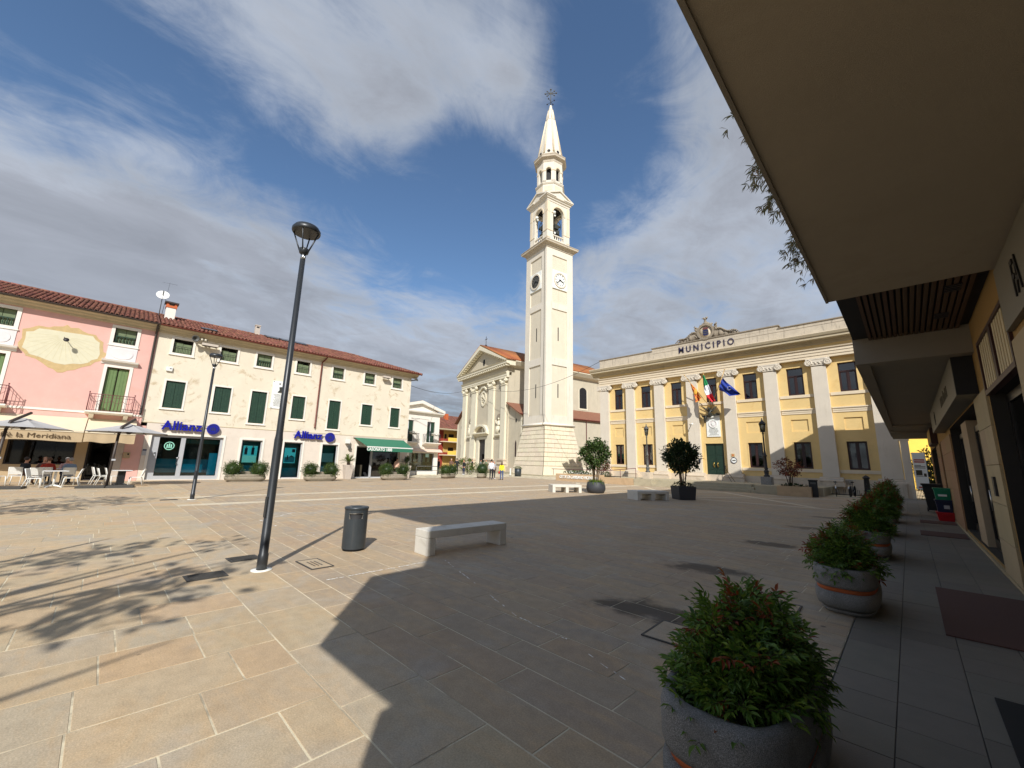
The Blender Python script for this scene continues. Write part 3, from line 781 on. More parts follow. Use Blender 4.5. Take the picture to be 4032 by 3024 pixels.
# stone cladding slabs on the piers
def clad(s0, s1, zs, mt, split=None):
    for z0, z1 in zip(zs, zs[1:]):
        cols = [(s0, s1)] if not split or z0 not in split else [(s0, (s0+s1)/2+0.1), ((s0+s1)/2+0.1, s1)]
        for a, b in cols: part('stone_panel', MB().box(WX-0.03, WX+0.02, a+0.004, b-0.004, z0+0.004, z1-0.004), mt, arc)
Z6 = [0.06, 0.62, 1.2, 1.805, 2.39, 2.96]
clad(9.45, 10.95, Z6, 'arcade_stone', split=(1.805,))
clad(17.65, 20.0, [0.06, 0.62, 1.16, 1.75, 2.3, 2.8], 'arcade_brown'); clad(20.0, 22.35, [0.06, 0.62, 1.16, 1.75, 2.3, 2.8], 'arcade_brown')
clad(23.35, 25.85, [0.06, 0.62, 1.16, 1.75, 2.3, 2.8], 'arcade_brown')
clad(5.65, 6.9, [0.06, 0.62, 1.2, 1.805, 2.39, 3.1], 'arcade_stone')
clad(31.5, 32.4, [0.06, 0.62, 1.16, 1.75, 2.3, 2.8], 'arcade_brown')
part('step', MB().box(WX-0.04, WX+0.5, -1.8, 32.5, 0.0, 0.06), 'arcade_stone', arc)
# grille over the first doorway
gf = MB()
gf.box(WX-0.03, WX+0.05, 6.95, 9.42, 3.60, 3.65); gf.box(WX-0.03, WX+0.05, 6.95, 9.42, 2.83, 2.90)
gf.box(WX-0.03, WX+0.05, 6.95, 7.03, 2.90, 3.60); gf.box(WX-0.03, WX+0.05, 9.35, 9.42, 2.90, 3.60); gf.box(WX-0.03, WX+0.05, 8.05, 8.22, 2.90, 3.60)
g_ = part('grille', gf, 'frame_red', arc)
for a, b, n in ((7.05, 8.04, 6), (8.24, 9.34, 6)):
    for i in range(n):
        c = a+(b-a)*(i+0.5)/n; part('slat', MB().box(WX-0.012, WX+0.01, c-0.052, c+0.052, 2.905, 3.595), 'slat_cream', g_)
def door(s0, s1, z1, name, n=2, depth=0.16, mats_=('door_dark', 'glass_dark')):
    m = MB(); wd = (s1-s0)/n
    for i in range(n):
        a, b = s0+wd*i, s0+wd*(i+1)
        for y0, y1, z0, zz1 in ((a, a+0.09, 0.1, z1), (b-0.09, b, 0.1, z1), (a+0.09, b-0.09, z1-0.12, z1), (a+0.09, b-0.09, 0.1, 0.32)): m.box(WX+depth, WX+depth+0.06, y0, y1, z0, zz1)
    d = part(name, m, mats_[0], arc)
    for i in range(n):
        a, b = s0+wd*i, s0+wd*(i+1)
        part('pane', MB().box(WX+depth+0.02, WX+depth+0.03, a+0.09, b-0.09, 0.32, z1-0.12), mats_[1], d)
    hb = MB().tube([(WX+depth-0.05, (s0+s1)/2-0.07, 0.95), (WX+depth-0.05, (s0+s1)/2-0.07, 1.35)], 0.014)
    part('handle', hb, 'steel', d)
    return d
door(7.0, 9.36, 2.82, 'door', 2)
door(11.6, 13.8, 2.7, 'door', 1); door(15.1, 17.5, 2.75, 'door', 1); door(22.4, 23.3, 2.8, 'door', 1); door(26, 31.3, 2.8, 'door', 3); door(-0.75, 5.5, 3.0, 'door', 4)
part('door_jamb', MB().box(WX+0.05, WX+0.3, 13.85, 15.05, 0.12, 2.85), 'arcade_stone', arc)
part('intercom', MB().box(WX-0.06, WX-0.03, 10.05, 10.22, 1.32, 1.62), 'lamp_iron_dark', arc)
pc = MB().tube([(WX-0.02, 7.25, 0.98), (WX-0.12, 7.25, 0.98), (WX-0.12, 7.25, 1.02)], 0.018); part('door_knob', pc, 'brass', arc)
# shop signs on the wall
sg = thing('shop_sign', 'dark sign board with thin black letters at the right edge', 'sign', (0, 0, 0), AR)
part('board', MB().box(0.95, WX-0.005, 2.2, 6.86, 3.2, 3.92), 'arcade_sign', sg)
text('lettering', 'FA', 0.52, 0.006, 'letter_black', sg, (0.942, 5.86, 3.5), (PI/2, 0, -PI/2), 0.0, 1.0, sx=0.55)
sg = thing('shop_sign', 'long box sign under the lower canopy over the second doorway', 'sign', (0, 0, 0), AR)
part('board', MB().box(0.74, WX-0.005, 10.32, 19.9, 2.98, 3.66), 'arcade_sign', sg, bevel=0.008)
part('end_cap', MB().box(0.745, WX-0.005, 10.28, 10.32, 2.99, 3.655), 'dark_void', sg)
lm = MB(); r_ = random.Random(3)
for i in range(7): lm.box(0.732, 0.742, 12.0+i*0.32, 12.0+i*0.32+r_.uniform(0.12, 0.24), 3.2, 3.2+r_.uniform(0.16, 0.26))
part('lettering', lm, 'letter_grey', sg)
part('emblem', MB().merge(ring_mb(0, 0, 0.12, 0.2, 0, 0.01), Matrix(((0, 1, 0, 0.73), (1, 0, 0, 17.4), (0, 0, 1, 3.25), (0, 0, 0, 1)))), 'letter_black', sg)
sg = thing('shop_sign', 'small dark box sign near the far end of the arcade', 'sign', (0, 0, 0), AR)
part('board', MB().box(0.80, WX-0.005, 24.2, 27.2, 2.85, 3.5), 'frame_red', sg); part('panel', MB().box(0.79, 0.80, 24.3, 27.1, 2.92, 3.43), 'apart_shade', sg)
# arcade pavement
pg = MB(); pg.add([(-0.635, -4, -0.004), (WX, -4, -0.004), (WX, 37, -0.004), (-0.635, 37, -0.004)], [(0, 1, 2, 3)])
pv = structure(part('arcade_pavement', pg, 'portico_grout')); pv.rotation_euler = (0, 0, AR)
rg = random.Random(5); rest = MB()
for a, b in ((-0.63, -0.25), (-0.25, 0.15), (0.15, 0.56), (0.56, 0.97)):
    s = -3.6+rg.random()*0.3
    while s < 37:
        L = rg.choice((0.41, 0.41, 0.82)); 
        if s < 22: part('paving_slab', slab_mb(a-(a+b)/2+0.003, b-(a+b)/2-0.003, -L/2+0.003, L/2-0.003, rg.uniform(0.002, 0.004), ins=0.002), 'portico_slab', pv, ((a+b)/2, s+L/2, 0))
        else: slab_mb(a+0.003, b-0.003, s+0.003, s+L-0.003, 0.003, rest, 0, 0.002)
        s += L
part('paving_slab_field', rest, 'portico_slab', pv, kind='stuff')
def doormat(s0, s1, o0, o1, label, mt):
    t = part('door_mat', MB().box(-(o1-o0)/2, (o1-o0)/2, -(s1-s0)/2, (s1-s0)/2, 0, 0.012), mt); tag(t, label, 'doormat', 'mats along the arcade')
    p = Matrix.Rotation(AR, 4, 'Z') @ Vector(((o0+o1)/2, (s0+s1)/2, 0.005)); t.location = p; t.rotation_euler = (0, 0, AR)
doormat(6.47, 8.95, 0.085, 0.95, 'large brown mat before the first dark doorway', 'mat_brown')
doormat(16.0, 17.2, 0.04, 0.93, 'brown mat before the second dark doorway', 'mat_brown')
doormat(19.9, 21.0, 0.08, 0.93, 'farthest brown mat, beside the stacked crates', 'mat_brown')
doormat(3.3, 5.0, 0.27, 0.95, 'black mat at the bottom right corner', 'mat_black')
def ap(o, s, z=0): return Matrix.Rotation(AR, 4, 'Z') @ Vector((o, s, z))
# stacked crates and a tall bin by the wall
def crate(z, mt, label, wscale=1.0, h=0.36):
    t = thing('plastic_crate', label, 'crate', ap(0.77, 21.6, z), AR, 'plastic crates in one stack')
    w_ = 0.19*wscale
    b = MB(); b.hexa([(-w_, -0.25, 0), (w_, -0.25, 0), (w_, 0.25, 0), (-w_, 0.25, 0)], [(-w_-0.03, -0.29, h), (w_+0.03, -0.29, h), (w_+0.03, 0.29, h), (-w_-0.03, 0.29, h)])
    part('box', b, mt, t, bevel=0.012)
    part('rim', MB().box(-w_-0.05, w_+0.05, -0.31, 0.31, h-0.05, h+0.004), mt, t, bevel=0.008)
    part('handle', MB().box(-0.09, 0.09, -0.335, -0.31, h-0.10, h-0.06), mt, t)
    return t
c_ = crate(0.0, 'bin_red', 'red plastic crate at the bottom of the stack', 1.0, 0.30)
c_ = crate(0.305, 'bin_navy', 'navy plastic crate in the middle of the stack', 0.95, 0.42)
part('sticker', MB().box(-0.02, 0.12, -0.292, -0.278, 0.12, 0.24), 'alu', c_)
c_ = crate(0.73, 'bin_green', 'green plastic crate on top of the stack', 0.95, 0.40)
part('sticker', MB().box(-0.12, 0.10, -0.30, -0.278, 0.12, 0.19), 'letter_white', c_)
t = thing('wheelie_bin', 'tall black refuse bin behind the stacked crates', 'bin', ap(0.62, 25.9), AR)
b = MB(); b.hexa([(-0.2, -0.25, 0.08), (0.2, -0.25, 0.08), (0.2, 0.25, 0.08), (-0.2, 0.25, 0.08)], [(-0.28, -0.34, 1.12), (0.28, -0.34, 1.12), (0.28, 0.34, 1.12), (-0.28, 0.34, 1.12)])
part('body', b, 'bin_black', t, bevel=0.02); part('lid', MB().box(-0.32, 0.32, -0.4, 0.37, 1.12, 1.2), 'bin_black', t, bevel=0.02)
for sx in (-1, 1): part('wheel', MB().merge(MB().lathe([(0.09, -0.025), (0.09, 0.025)], 14), Matrix.Translation((sx*0.2, 0.24, 0.09)) @ Matrix.Rotation(PI/2, 4, 'Y')), 'rubber', t)
# gate post, notice board and railings at the end of the arcade
t = thing('gate_post', 'pale stone gate post at the end of the arcade', 'post', ap(-0.02, 37.2), AR)
part('shaft', MB().box(-0.2, 0.2, -0.2, 0.2, 0, 3.7), 'pilaster', t, bevel=0.02); part('cap', MB().box(-0.25, 0.25, -0.25, 0.25, 3.7, 3.82), 'pilaster', t)
t = thing('notice_board', 'white printed notice board on the railings beyond the arcade', 'notice board', ap(0.54, 36.95), AR)
part('panel', MB().box(-0.3, 0.3, -0.02, 0.02, 0.62, 2.92), 'letter_white', t)
pr = MB(); r_ = random.Random(8)
for z0, z1, x0, x1 in ((2.42, 2.50, -0.24, 0.24), (2.29, 2.37, -0.24, 0.24)): pr.box(x0, x1, -0.026, -0.021, z0, z1, 0)
for z0 in (2.1, 2.03, 1.94): pr.box(-0.24, 0.24 if z0 < 2.1 else 0.05, -0.026, -0.021, z0, z0+0.035, 1)
pr.box(-0.22, 0.06, -0.026, -0.021, 1.5, 1.82, 1); pr.box(0.12, 0.24, -0.026, -0.021, 1.42, 1.62, 1); pr.box(-0.22, 0.1, -0.026, -0.021, 1.43, 1.46, 1); pr.box(-0.2, 0.24, -0.026, -0.021, 0.72, 0.8, 0)
part('print', pr, ['cloth_red', 'letter_grey'], t, kind='stuff')
t = thing('railing', 'dark iron railing closing the end of the arcade', 'railing', ap(0.6, 37.1), AR)
for i in range(12): part('bar', MB().tube([(-0.38+i*0.07, 0, 0), (-0.38+i*0.07, 0, 2.9)], 0.012, 6), 'iron', t)
for z in (0.2, 1.5, 2.85): part('rail', MB().box(-0.4, 0.42, -0.015, 0.015, z, z+0.03), 'iron', t)
t = thing('ivy_hedge', 'green hedge behind the railing at the end of the arcade', 'hedge', ap(1.0, 38.2), AR)
part('foliage', foliage(random.Random(4), (0, 0, 1.5), (0.8, 0.5, 1.75), 1500, 0.2, 0.12, shell=0.2), 'leaf_tree', t, kind='stuff'); part('stem', MB().tube([(0, 0, 0), (0, 0, 2.2)], 0.03), 'bark_dark', t)
t = thing('yellow_house', 'sunlit yellow house seen beyond the gate post', 'house', (-1.0, 58, 0), R(20))
part('wall', MB().box(-6, 8, 0, 8, 0, 6.5), 'apart_yellow', t); part('roof', MB().prism([(-6.5, 6.5), (8.5, 6.5), (1, 9)], 'y', -0.5, 8.5), 'tile', t)
for i in range(4):
    wv = part('window', frame_mb(-4.5+i*3.1, -3.3+i*3.1, 3.6, 5.2, 0.1, -0.05, 0.0), 'white_trim', t); part('shutter', MB().box(-4.4+i*3.1, -3.4+i*3.1, -0.03, -0.005, 3.7, 5.1), 'shutter', wv)
# long planters standing along the arcade
def lobed(w_, l_, z): return (w_, l_, z)
def arcade_planter():
    t = thing('long_planter', '', 'planter', (0, 0, 0), AR, 'stone planters standing along the arcade')
    A, B, PW = 0.31, 0.66, 0.62
    def ell(prof, mt, nm): return part(nm, MB().lathe([(1*k, z) for k, z in prof], 40, sx=1, sy=1, pw=PW) if False else MB().merge(MB().lathe(prof, 44, pw=PW), Matrix.Diagonal((A, B, 1, 1))), mt, t)
    ell([(0.8, 0.0), (0.86, 0.03), (0.86, 0.05)], 'concrete_dark', 'foot')
    ell([(0.82, 0.05), (0.96, 0.09), (1.0, 0.16), (1.0, 0.22), (0.97, 0.25), (0.9, 0.255)], 'concrete_dark', 'bowl')
    ell([(0.93, 0.25), (0.93, 0.305)], 'terracotta', 'clay_band')
    ell([(0.9, 0.30), (0.98, 0.305), (1.0, 0.34), (1.0, 0.47), (0.97, 0.51), (0.90, 0.52), (0.85, 0.51), (0.83, 0.45), (0.83, 0.40)], 'concrete_dark', 'rim')
    part('soil', MB().merge(MB().lathe([(0.83, 0.44), (0.0, 0.455)], 30, pw=PW), Matrix.Diagonal((A, B, 1, 1))), 'soil', t)
    return t
apl = arcade_planter()
AS = [2.85, 6.98, 11.3, 15.4, 19.3, 23.0]
LB = ['nearest stone planter with clay band, at the bottom right', 'second stone planter along the arcade, clay band in full view', 'third stone planter along the arcade from the camera', 'fourth stone planter along the arcade, half hidden', 'fifth stone planter along the arcade, mostly hidden', 'farthest stone planter along the arcade, by the steps']
for i, s in enumerate(AS):
    p = ap(-0.72 if i else -0.80, s)
    if i == 0: apl.location = p; apl['label'] = LB[0]; apl.scale = (1.05, 1.1, 1.0)
    else: dup(apl, p, AR, LB[i], scale=(1, 1, 1))
# nandina bushes growing in them
def compound_leaf(rg, n=3, L=0.055):
    """a twig with pairs of pointed leaflets"""
    mb = MB(); lf = leaf_shape(1, 0.34, 0.3, 2); ln = n*L*0.62
    mb.tube([(0, 0, 0), (ln, 0, 0.0)], [0.0016, 0.0008], 4, 1)
    for i in range(n):
        xq = ln*(i+0.8)/n
        for sgn in (-1, 1):
            mb.merge(lf, Matrix.Translation((xq, 0, 0)) @ Matrix.Rotation(sgn*R(rg.uniform(38, 62)), 4, 'Z') @ Matrix.Rotation(R(rg.uniform(-15, 30)), 4, 'Y') @ Matrix.Rotation(rg.uniform(-0.5, 0.5), 4, 'X') @ Matrix.Scale(L*rg.uniform(0.8, 1.15), 4))
    mb.merge(lf, Matrix.Translation((ln, 0, 0)) @ Matrix.Rotation(R(10), 4, 'Y') @ Matrix.Scale(L*1.2, 4))
    return mb
def nandina(rg, A, B, H, n, L, big=False):
    """stems, then bunches of compound leaves on an uneven mound; returns (stem mesh builder, list of leaf matrices)"""
    st = MB(); tips = []
    def cone_pt():
        a = rg.uniform(0, 2*PI); rr = math.sqrt(rg.random())
        hz = (1-rr**2.4)*H*(0.86+0.28*math.sin(3.1*a+5*rr)+0.1*rg.random())
        return Vector((math.cos(a)*rr*A, math.sin(a)*rr*B, hz)), rr
    mats_ = []
    for i in range(max(14, n//22)):
        p, rr = cone_pt(); b = Vector((p.x*0.35, p.y*0.35, -0.06)); m_ = b.lerp(p, 0.55)+Vector((0, 0, 0.06)); st.tube([b, m_, p], [0.006, 0.004, 0.002], 5)
    for i in range(n):
        p, rr = cone_pt(); k = 1-0.42*rg.random()**1.7
        p = Vector((p.x*k, p.y*k, p.z*k+0.0)); out_v = Vector((p.x/A, p.y/B, 0.25+0.5*(1-rr)))
        d = out_v+rdir(rg)*0.75; d.z -= 0.05*rr
        mats_.append((orient(p, d, rg.uniform(-0.7, 0.7), rg.uniform(0.75, 1.25)), p))
    for i in range(max(12, n//40)):
        p, rr = cone_pt()
        while rr > 0.8: p, rr = cone_pt()
        ov = Vector((p.x/A, p.y/B, 0.7)).normalized(); q = p+(ov+rdir(rg)*0.35)*rg.uniform(0.04, 0.12); st.tube([p*0.6, p, q], [0.004, 0.003, 0.0015], 5)
        for kk in range(4): mats_.append((orient(p.lerp(q, (kk+1)/4), ov+rdir(rg)*0.9, rg.uniform(-0.7, 0.7), rg.uniform(0.8, 1.2)), q))
    return st, mats_
def bush(loc, seed, A, B, H, n, L, label, red=0.08, pieces=0, redside=-1):
    rg = random.Random(seed)
    t = thing('nandina_bush', label, 'bush', loc, AR, 'bushes in the arcade planters')
    st, ms = nandina(rg, A, B, H, n, L)
    part('stem', st, 'bark_dark', t)
    vs_ = [compound_leaf(rg, k, L) for k in (2, 3, 3, 4)]
    meshes = [v.mesh('leaf', ['leaf_nandina', 'bark_dark']) for v in vs_]; redm = [v.mesh('leaf', ['leaf_red', 'bark_dark']) for v in vs_]
    camd = lambda p: ((Matrix.Rotation(AR, 4, 'Z') @ p + Vector(loc)) - Vector((0, 0, 1.65))).length - 0.5*p.z
    if pieces: ms.sort(key=lambda q: camd(q[1]))
    g, r = MB(), MB()
    for i, (M, p) in enumerate(ms):
        isred = rg.random() < (red*3 if p.x < -A*0.45 or p.z > H*0.8 else red*0.4)
        if i < pieces:
            o = link('leaf', (redm if isred else meshes)[i % 4], t); o.matrix_local = M
        else: (r if isred else g).merge(vs_[rg.randrange(4)], M)
    part('foliage', g, ['leaf_nandina', 'bark_dark'], t, kind='stuff')
    if r.v: part('new_foliage', r, ['leaf_red', 'bark_dark'], t, kind='stuff', label='reddish new foliage')
    return t
b0 = bush(ap(-0.80, 2.87, 0.44), 21, 0.31, 0.66, 0.36, 1300, 0.050, 'nearest green bush with reddish tips in stone planter', 0.035, 290)
b1 = bush(ap(-0.74, 6.96, 0.45), 22, 0.32, 0.62, 0.38, 1000, 0.052, 'second green bush along the arcade with bronze tips', 0.06, 0)
bb = bush(ap(-0.74, 11.3, 0.45), 23, 0.36, 0.66, 0.50, 900, 0.058, 'third bush along the arcade with rusty left side', 0.10, 0)
NB = ['fourth bush along the arcade, dark green and partly hidden', 'fifth bush along the arcade, rising behind the fourth', 'farthest bush along the arcade, near the stone steps']
for i in range(3): dup(bb, ap(-0.72, AS[3+i], 0.45), AR+PI*(i % 2), NB[i], scale=(1.0, 1.0, 1.1+0.12*i))
# bamboo leaning out from the terrace over the first canopy
t = thing('bamboo_plant', 'bamboo leaning out over the edge of the concrete canopy', 'bamboo', ap(-0.1, 6.0, 5.2), AR)
rg = random.Random(31); lf = MB(); cu = MB()
part('pot', MB().box(-0.25, 0.45, -3.2, 3.2, 0, 0.45), 'pot_black', t)
def spray(b, tip, n):
    b, tip = Vector(b), Vector(tip); m_ = b.lerp(tip, 0.5)+Vector((0, 0, 0.32)); pts = [b, b.lerp(m_, 0.6)+Vector((0, 0, 0.1)), m_, m_.lerp(tip, 0.6)+Vector((0, 0, 0.06)), tip]
    cu = MB(); cu.tube(pts, [0.010, 0.008, 0.006, 0.004, 0.002], 5)
    l1 = leaf_shape(1, 0.13, 0.2, 2)
    for i in range(n):
        k = 0.45+0.55*rg.random()**0.9; f = k*4; i0 = min(3, int(f)); p = pts[i0].lerp(pts[i0+1], f-i0)
        s0 = p+rdir(rg)*rg.uniform(0.02, 0.16)
        for _ in range(6):
            d = (tip-b).normalized()*0.6+rdir(rg)*0.8; d.z -= 0.45
            lf.merge(l1, orient(s0, d, rg.uniform(-1, 1), rg.uniform(0.08, 0.135)))
    part('culm', cu, 'bark', t)
for s0, o1, z1, n in ((-1.62, -0.80, 0.16, 20), (-1.42, -0.80, -0.02, 16), (-0.75, -0.86, 0.05, 40), (-0.6, -0.9, 0.0, 30), (-0.3, -0.86, -0.22, 44), (-0.05, -0.78, -0.28, 40), (0.9, -0.76, -0.3, 26), (1.15, -0.90, -0.28, 44), (1.4, -0.86, -0.36, 44), (1.7, -0.78, -0.48, 30)):
    spray((0.05, s0*0.9, 0.4), (o1, s0, z1), n)
part('foliage', lf, 'leaf_bamboo', t, kind='stuff')

# ------------------------------------------------------------------ houses on the left (local x along the street front, -y towards the square)
LR = PI/2
LO = (-33.8, 0, 0)
def lp(x, y, z=0): return Vector((LO[0]-y, x, z))
pink = thing('pink_house', 'pink rendered house with a painted sundial over the café', 'house', LO, LR)
creamh = thing('cream_house', 'long cream house with green shutters and weathered plaster', 'house', LO, LR)
rg = random.Random(41)
W3 = [(2.29, 3.30), (4.86, 5.84), (7.07, 8.05), (9.79, 10.76), (12.59, 13.50), (15.34, 16.27), (18.04, 18.96)]
W2 = [(2.29, 3.27, 4.52), (4.86, 5.82, 4.52), (7.07, 8.04, 3.95), (9.80, 10.72, 4.52), (12.57, 13.50, 3.95), (15.34, 16.28, 4.52), (18.05, 18.96, 4.52)]
# cream house walls
X1 = 19.95
ch_ = [(a, b, 8.12, 9.09, 0.45) for a, b in W3]+[(a, b, z0, 6.26, 0.2) for a, b, z0 in W2]
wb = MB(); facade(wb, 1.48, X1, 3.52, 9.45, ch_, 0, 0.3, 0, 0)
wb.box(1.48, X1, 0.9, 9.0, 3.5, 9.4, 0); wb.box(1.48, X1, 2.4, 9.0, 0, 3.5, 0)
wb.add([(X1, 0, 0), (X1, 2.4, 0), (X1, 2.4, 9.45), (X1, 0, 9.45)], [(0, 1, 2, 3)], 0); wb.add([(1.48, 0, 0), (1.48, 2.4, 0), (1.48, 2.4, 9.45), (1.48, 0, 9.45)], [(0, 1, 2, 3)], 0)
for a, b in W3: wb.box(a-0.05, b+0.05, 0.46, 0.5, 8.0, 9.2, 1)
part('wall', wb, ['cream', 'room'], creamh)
sh_holes = [(2.10, 5.80, 0.04, 2.80, 0.28), (6.90, 8.17, 0.20, 2.74, 0.22), (9.61, 10.90, 0.06, 2.73, 0.22), (12.39, 13.62, 0.2, 2.69, 0.22), (15.2, 19.3, 0.02, 2.7, 0.5)]
mw_ = MB(); facade(mw_, 1.76, X1, 0, 3.50, sh_holes, -0.035, 0.3, 0, 0); mw_.box(1.76, X1+0.035, -0.035, 0.0, 3.50, 3.515, 0)
mw_.add([(X1+0.035, -0.035, 0), (X1+0.035, 1.5, 0), (X1+0.035, 1.5, 3.5), (X1+0.035, -0.035, 3.5)], [(0, 1, 2, 3)], 0)
part('marble_base', mw_, 'marble_clad', creamh)
part('string_course', MB().box(1.5, X1+0.05, -0.05, 0, 3.505, 3.55), 'cornice_cream', creamh)
# eaves, gutter, roof
def eaves(x0, x1, par, gm_, z=9.35, right_end=False):
    cp = [(0, z-0.05), (-0.10, z-0.02), (-0.12, z+0.08), (-0.30, z+0.13), (-0.34, z+0.22), (-0.52, z+0.26), (-0.54, z+0.33), (0, z+0.33)]
    part('cornice', MB().prism(cp, 'x', x0, x1), 'cornice_cream', par)
    gt = MB(); r = 0.085; n = 8
    prof = [(-0.62+r*math.cos(PI+PI*i/n), z+0.36+r*math.sin(PI+PI*i/n)) for i in range(n+1)]+[(-0.62+(r-0.012)*math.cos(2*PI-PI*i/n), z+0.36+(r-0.012)*math.sin(2*PI-PI*i/n)) for i in range(n+1)]
    gt.prism(prof, 'x', x0, x1); part('gutter', gt, gm_, par)
eaves(-9.0, 1.44, pink, 'gutter_dark'); eaves(1.46, 20.5, creamh, 'gutter')
SL = 0.37; ZE = 9.70; YE = -0.62; DP = 5.0
def roof_z(y): return ZE+SL*(y-YE)
def tile_roof(par, x0, x1, hip, seed):
    rm = MB(); zr = roof_z(YE+DP)
    if hip:
        rm.add([(x0, YE, ZE), (x1, YE, ZE), (x1-DP, YE+DP, zr), (x0, YE+DP, zr)], [(0, 1, 2, 3)])
        rm.add([(x1, YE, ZE), (x1, YE+2*DP, ZE), (x1-DP, YE+DP, zr)], [(0, 1, 2)]); rm.add([(x0, YE+DP, zr), (x1-DP, YE+DP, zr), (x1, YE+2*DP, ZE), (x0, YE+2*DP, ZE)], [(0, 1, 2, 3)])
    else:
        rm.add([(x0, YE, ZE), (x1, YE, ZE), (x1, YE+DP, zr), (x0, YE+DP, zr)], [(0, 1, 2, 3)]); rm.add([(x0, YE+DP, zr), (x1, YE+DP, zr), (x1, YE+2*DP, ZE), (x0, YE+2*DP, ZE)], [(0, 1, 2, 3)])
    roof = part('roof', rm, 'tile_base', par)
    p, r, L = 0.225, 0.088, 0.44; cols = int((x1-x0)/p); rows = 12; rg = random.Random(seed)
    ang = math.atan(SL); lst = []
    for i in range(cols):
        xc = x0+p*(i+0.5)
        for k in range(rows):
            yc = YE+0.02+k*(DP/rows)
            if hip and xc > x1-(yc-YE)-0.1: continue
            lst.append((k, i, xc, yc))
    def tile(rg):
        m = MB(); n = 5; vs = []
        for s_, rr, zz_ in ((0, r, 0.012), (1, r*0.86, 0.0)):
            for i in range(n+1):
                a = PI*i/n; vs.append((rr*math.cos(a), s_*L, rr*math.sin(a)+zz_))
        for i in range(n+1):
            a = PI*i/n; vs.append(((r-0.014)*math.cos(a), 0, (r-0.014)*math.sin(a)+0.012))
        fs = [(i, i+1, n+2+i, n+1+i) for i in range(n)]+[(i+1, i, 2*(n+1)+i, 2*(n+1)+i+1) for i in range(n)]
        m.add(vs, fs, 0, True); return m
    base = tile(rg); tm = base.mesh('tile', ['tile'])
    lst.sort(key=lambda q: (q[0] > 0, (q[2]-1)**2 if q[0] > 0 else 0)); far_ = MB()
    for j, (k, i, xc, yc) in enumerate(lst):
        M = Matrix.Translation((xc+rg.uniform(-0.008, 0.008), yc+rg.uniform(-0.015, 0.015), roof_z(yc)+0.01+rg.uniform(0, 0.012))) @ Matrix.Rotation(ang, 4, 'X') @ Matrix.Rotation(rg.uniform(-0.03, 0.03), 4, 'Z')
        if j < 298: o = link('tile', tm, roof); o.matrix_local = M
        else: far_.merge(base, M)
    part('tile_field', far_, 'tile', roof, kind='stuff')
    rd = MB()
    xa, xb = x0, (x1-DP if hip else x1)
    for i in range(int((xb-xa)/0.4)):
        rd.merge(MB().lathe([(0.12, -0.23), (0.10, 0.23)], 8), Matrix.Translation((xa+0.2+0.4*i, YE+DP, zr+0.01)) @ Matrix.Rotation(PI/2, 4, 'Y'))
    if hip:
        for i in range(17):
            f = i/17; rd.merge(MB().lathe([(0.12, -0.25), (0.10, 0.25)], 8), Matrix.Translation((x1-f*DP-0.1, YE+f*DP+0.1, ZE+f*(zr-ZE)+0.05)) @ (Vector((-1, 1, SL)).to_track_quat('Z', 'Y').to_matrix().to_4x4()))
    part('ridge_tile_row', rd, 'tile', roof, kind='stuff')
    return roof
roof_p = tile_roof(pink, -9.0, 1.45, False, 3); roof_c = tile_roof(creamh, 1.5, 20.6, True, 4)
# cream house windows
def turned_rail(par, x0, x1, y, z0, z1, n, mt, r=0.035):
    pr = [(r*0.6, z0), (r*0.6, z0+0.06), (r*0.35, z0+0.1), (r, z0+(z1-z0)*0.4), (r*0.45, z0+(z1-z0)*0.72), (r*0.7, z1-0.05), (r*0.7, z1)]
    bal = None
    for i in range(n):
        xq = x0+(x1-x0)*(i+0.5)/n
        m_ = MB().lathe(pr, 8)
        if bal is None: bal = m_.mesh('baluster', [mt])
        link('baluster', bal, par, (xq, y, 0))
    part('rail', MB().box(x0, x1, y-0.03, y+0.03, z1, z1+0.05), mt, par)
def small_window(par, a, b, z0, z1, cloth='green_cloth', style=0, surround=0.13):
    f = frame_mb(a-surround, b+surround, z0-surround, z1+surround*0.7, surround, -0.035, 0.06)
    w_ = part('window', f, 'white_trim', par)
    part('sill', MB().box(a-surround-0.04, b+surround+0.04, -0.07, 0.02, z0-surround-0.03, z0-surround+0.02), 'white_trim', w_)
    part('shutter', MB().box(a+0.02, (a+b)/2-0.01, 0.16, 0.19, z0+0.02, z1-0.22 if style == 0 else z1-0.02), cloth, w_)
    part('shutter', MB().box((a+b)/2+0.01, b-0.02, 0.16, 0.19, z0+0.02, z1-0.28 if style == 0 else z1-0.02), cloth, w_)
    part('frame', frame_mb(a, b, z0, z1, 0.05, 0.14, 0.2), 'iron', w_)
    if style == 1: turned_rail(w_, a+0.05, b-0.05, 0.08, z0, z0+0.42, 6, 'shutter')
    else:
        bm_ = MB()
        for i in range(6): bm_.tube([(a+0.08+(b-a-0.16)*i/5, 0.06, z0), (a+0.08+(b-a-0.16)*i/5, 0.06, z0+0.48)], 0.011, 5)
        bm_.box(a+0.03, b-0.03, 0.05, 0.07, z0+0.46, z0+0.485); part('guard', bm_, 'iron', w_)
    return w_
def shutter_pair(w_, a, b, z0, z1, y, mt, boards=3):
    for s0, s1 in ((a+0.015, (a+b)/2-0.006), ((a+b)/2+0.006, b-0.015)):
        m = MB(); wd = (s1-s0)/boards
        for k in range(boards): m.box(s0+wd*k+0.003, s0+wd*(k+1)-0.003, y, y+0.03, z0+0.02, z1-0.02)
        for zz_ in (z0+0.25, (z0+z1)/2, z1-0.3): m.box(s0+0.02, s1-0.02, y+0.03, y+0.05, zz_, zz_+0.08)
        part('shutter', m, mt, w_)
for i, (a, b) in enumerate(W3): small_window(creamh, a, b, 8.12, 9.09, 'green_cloth', 1 if i in (2, 4, 5, 6) else 0)
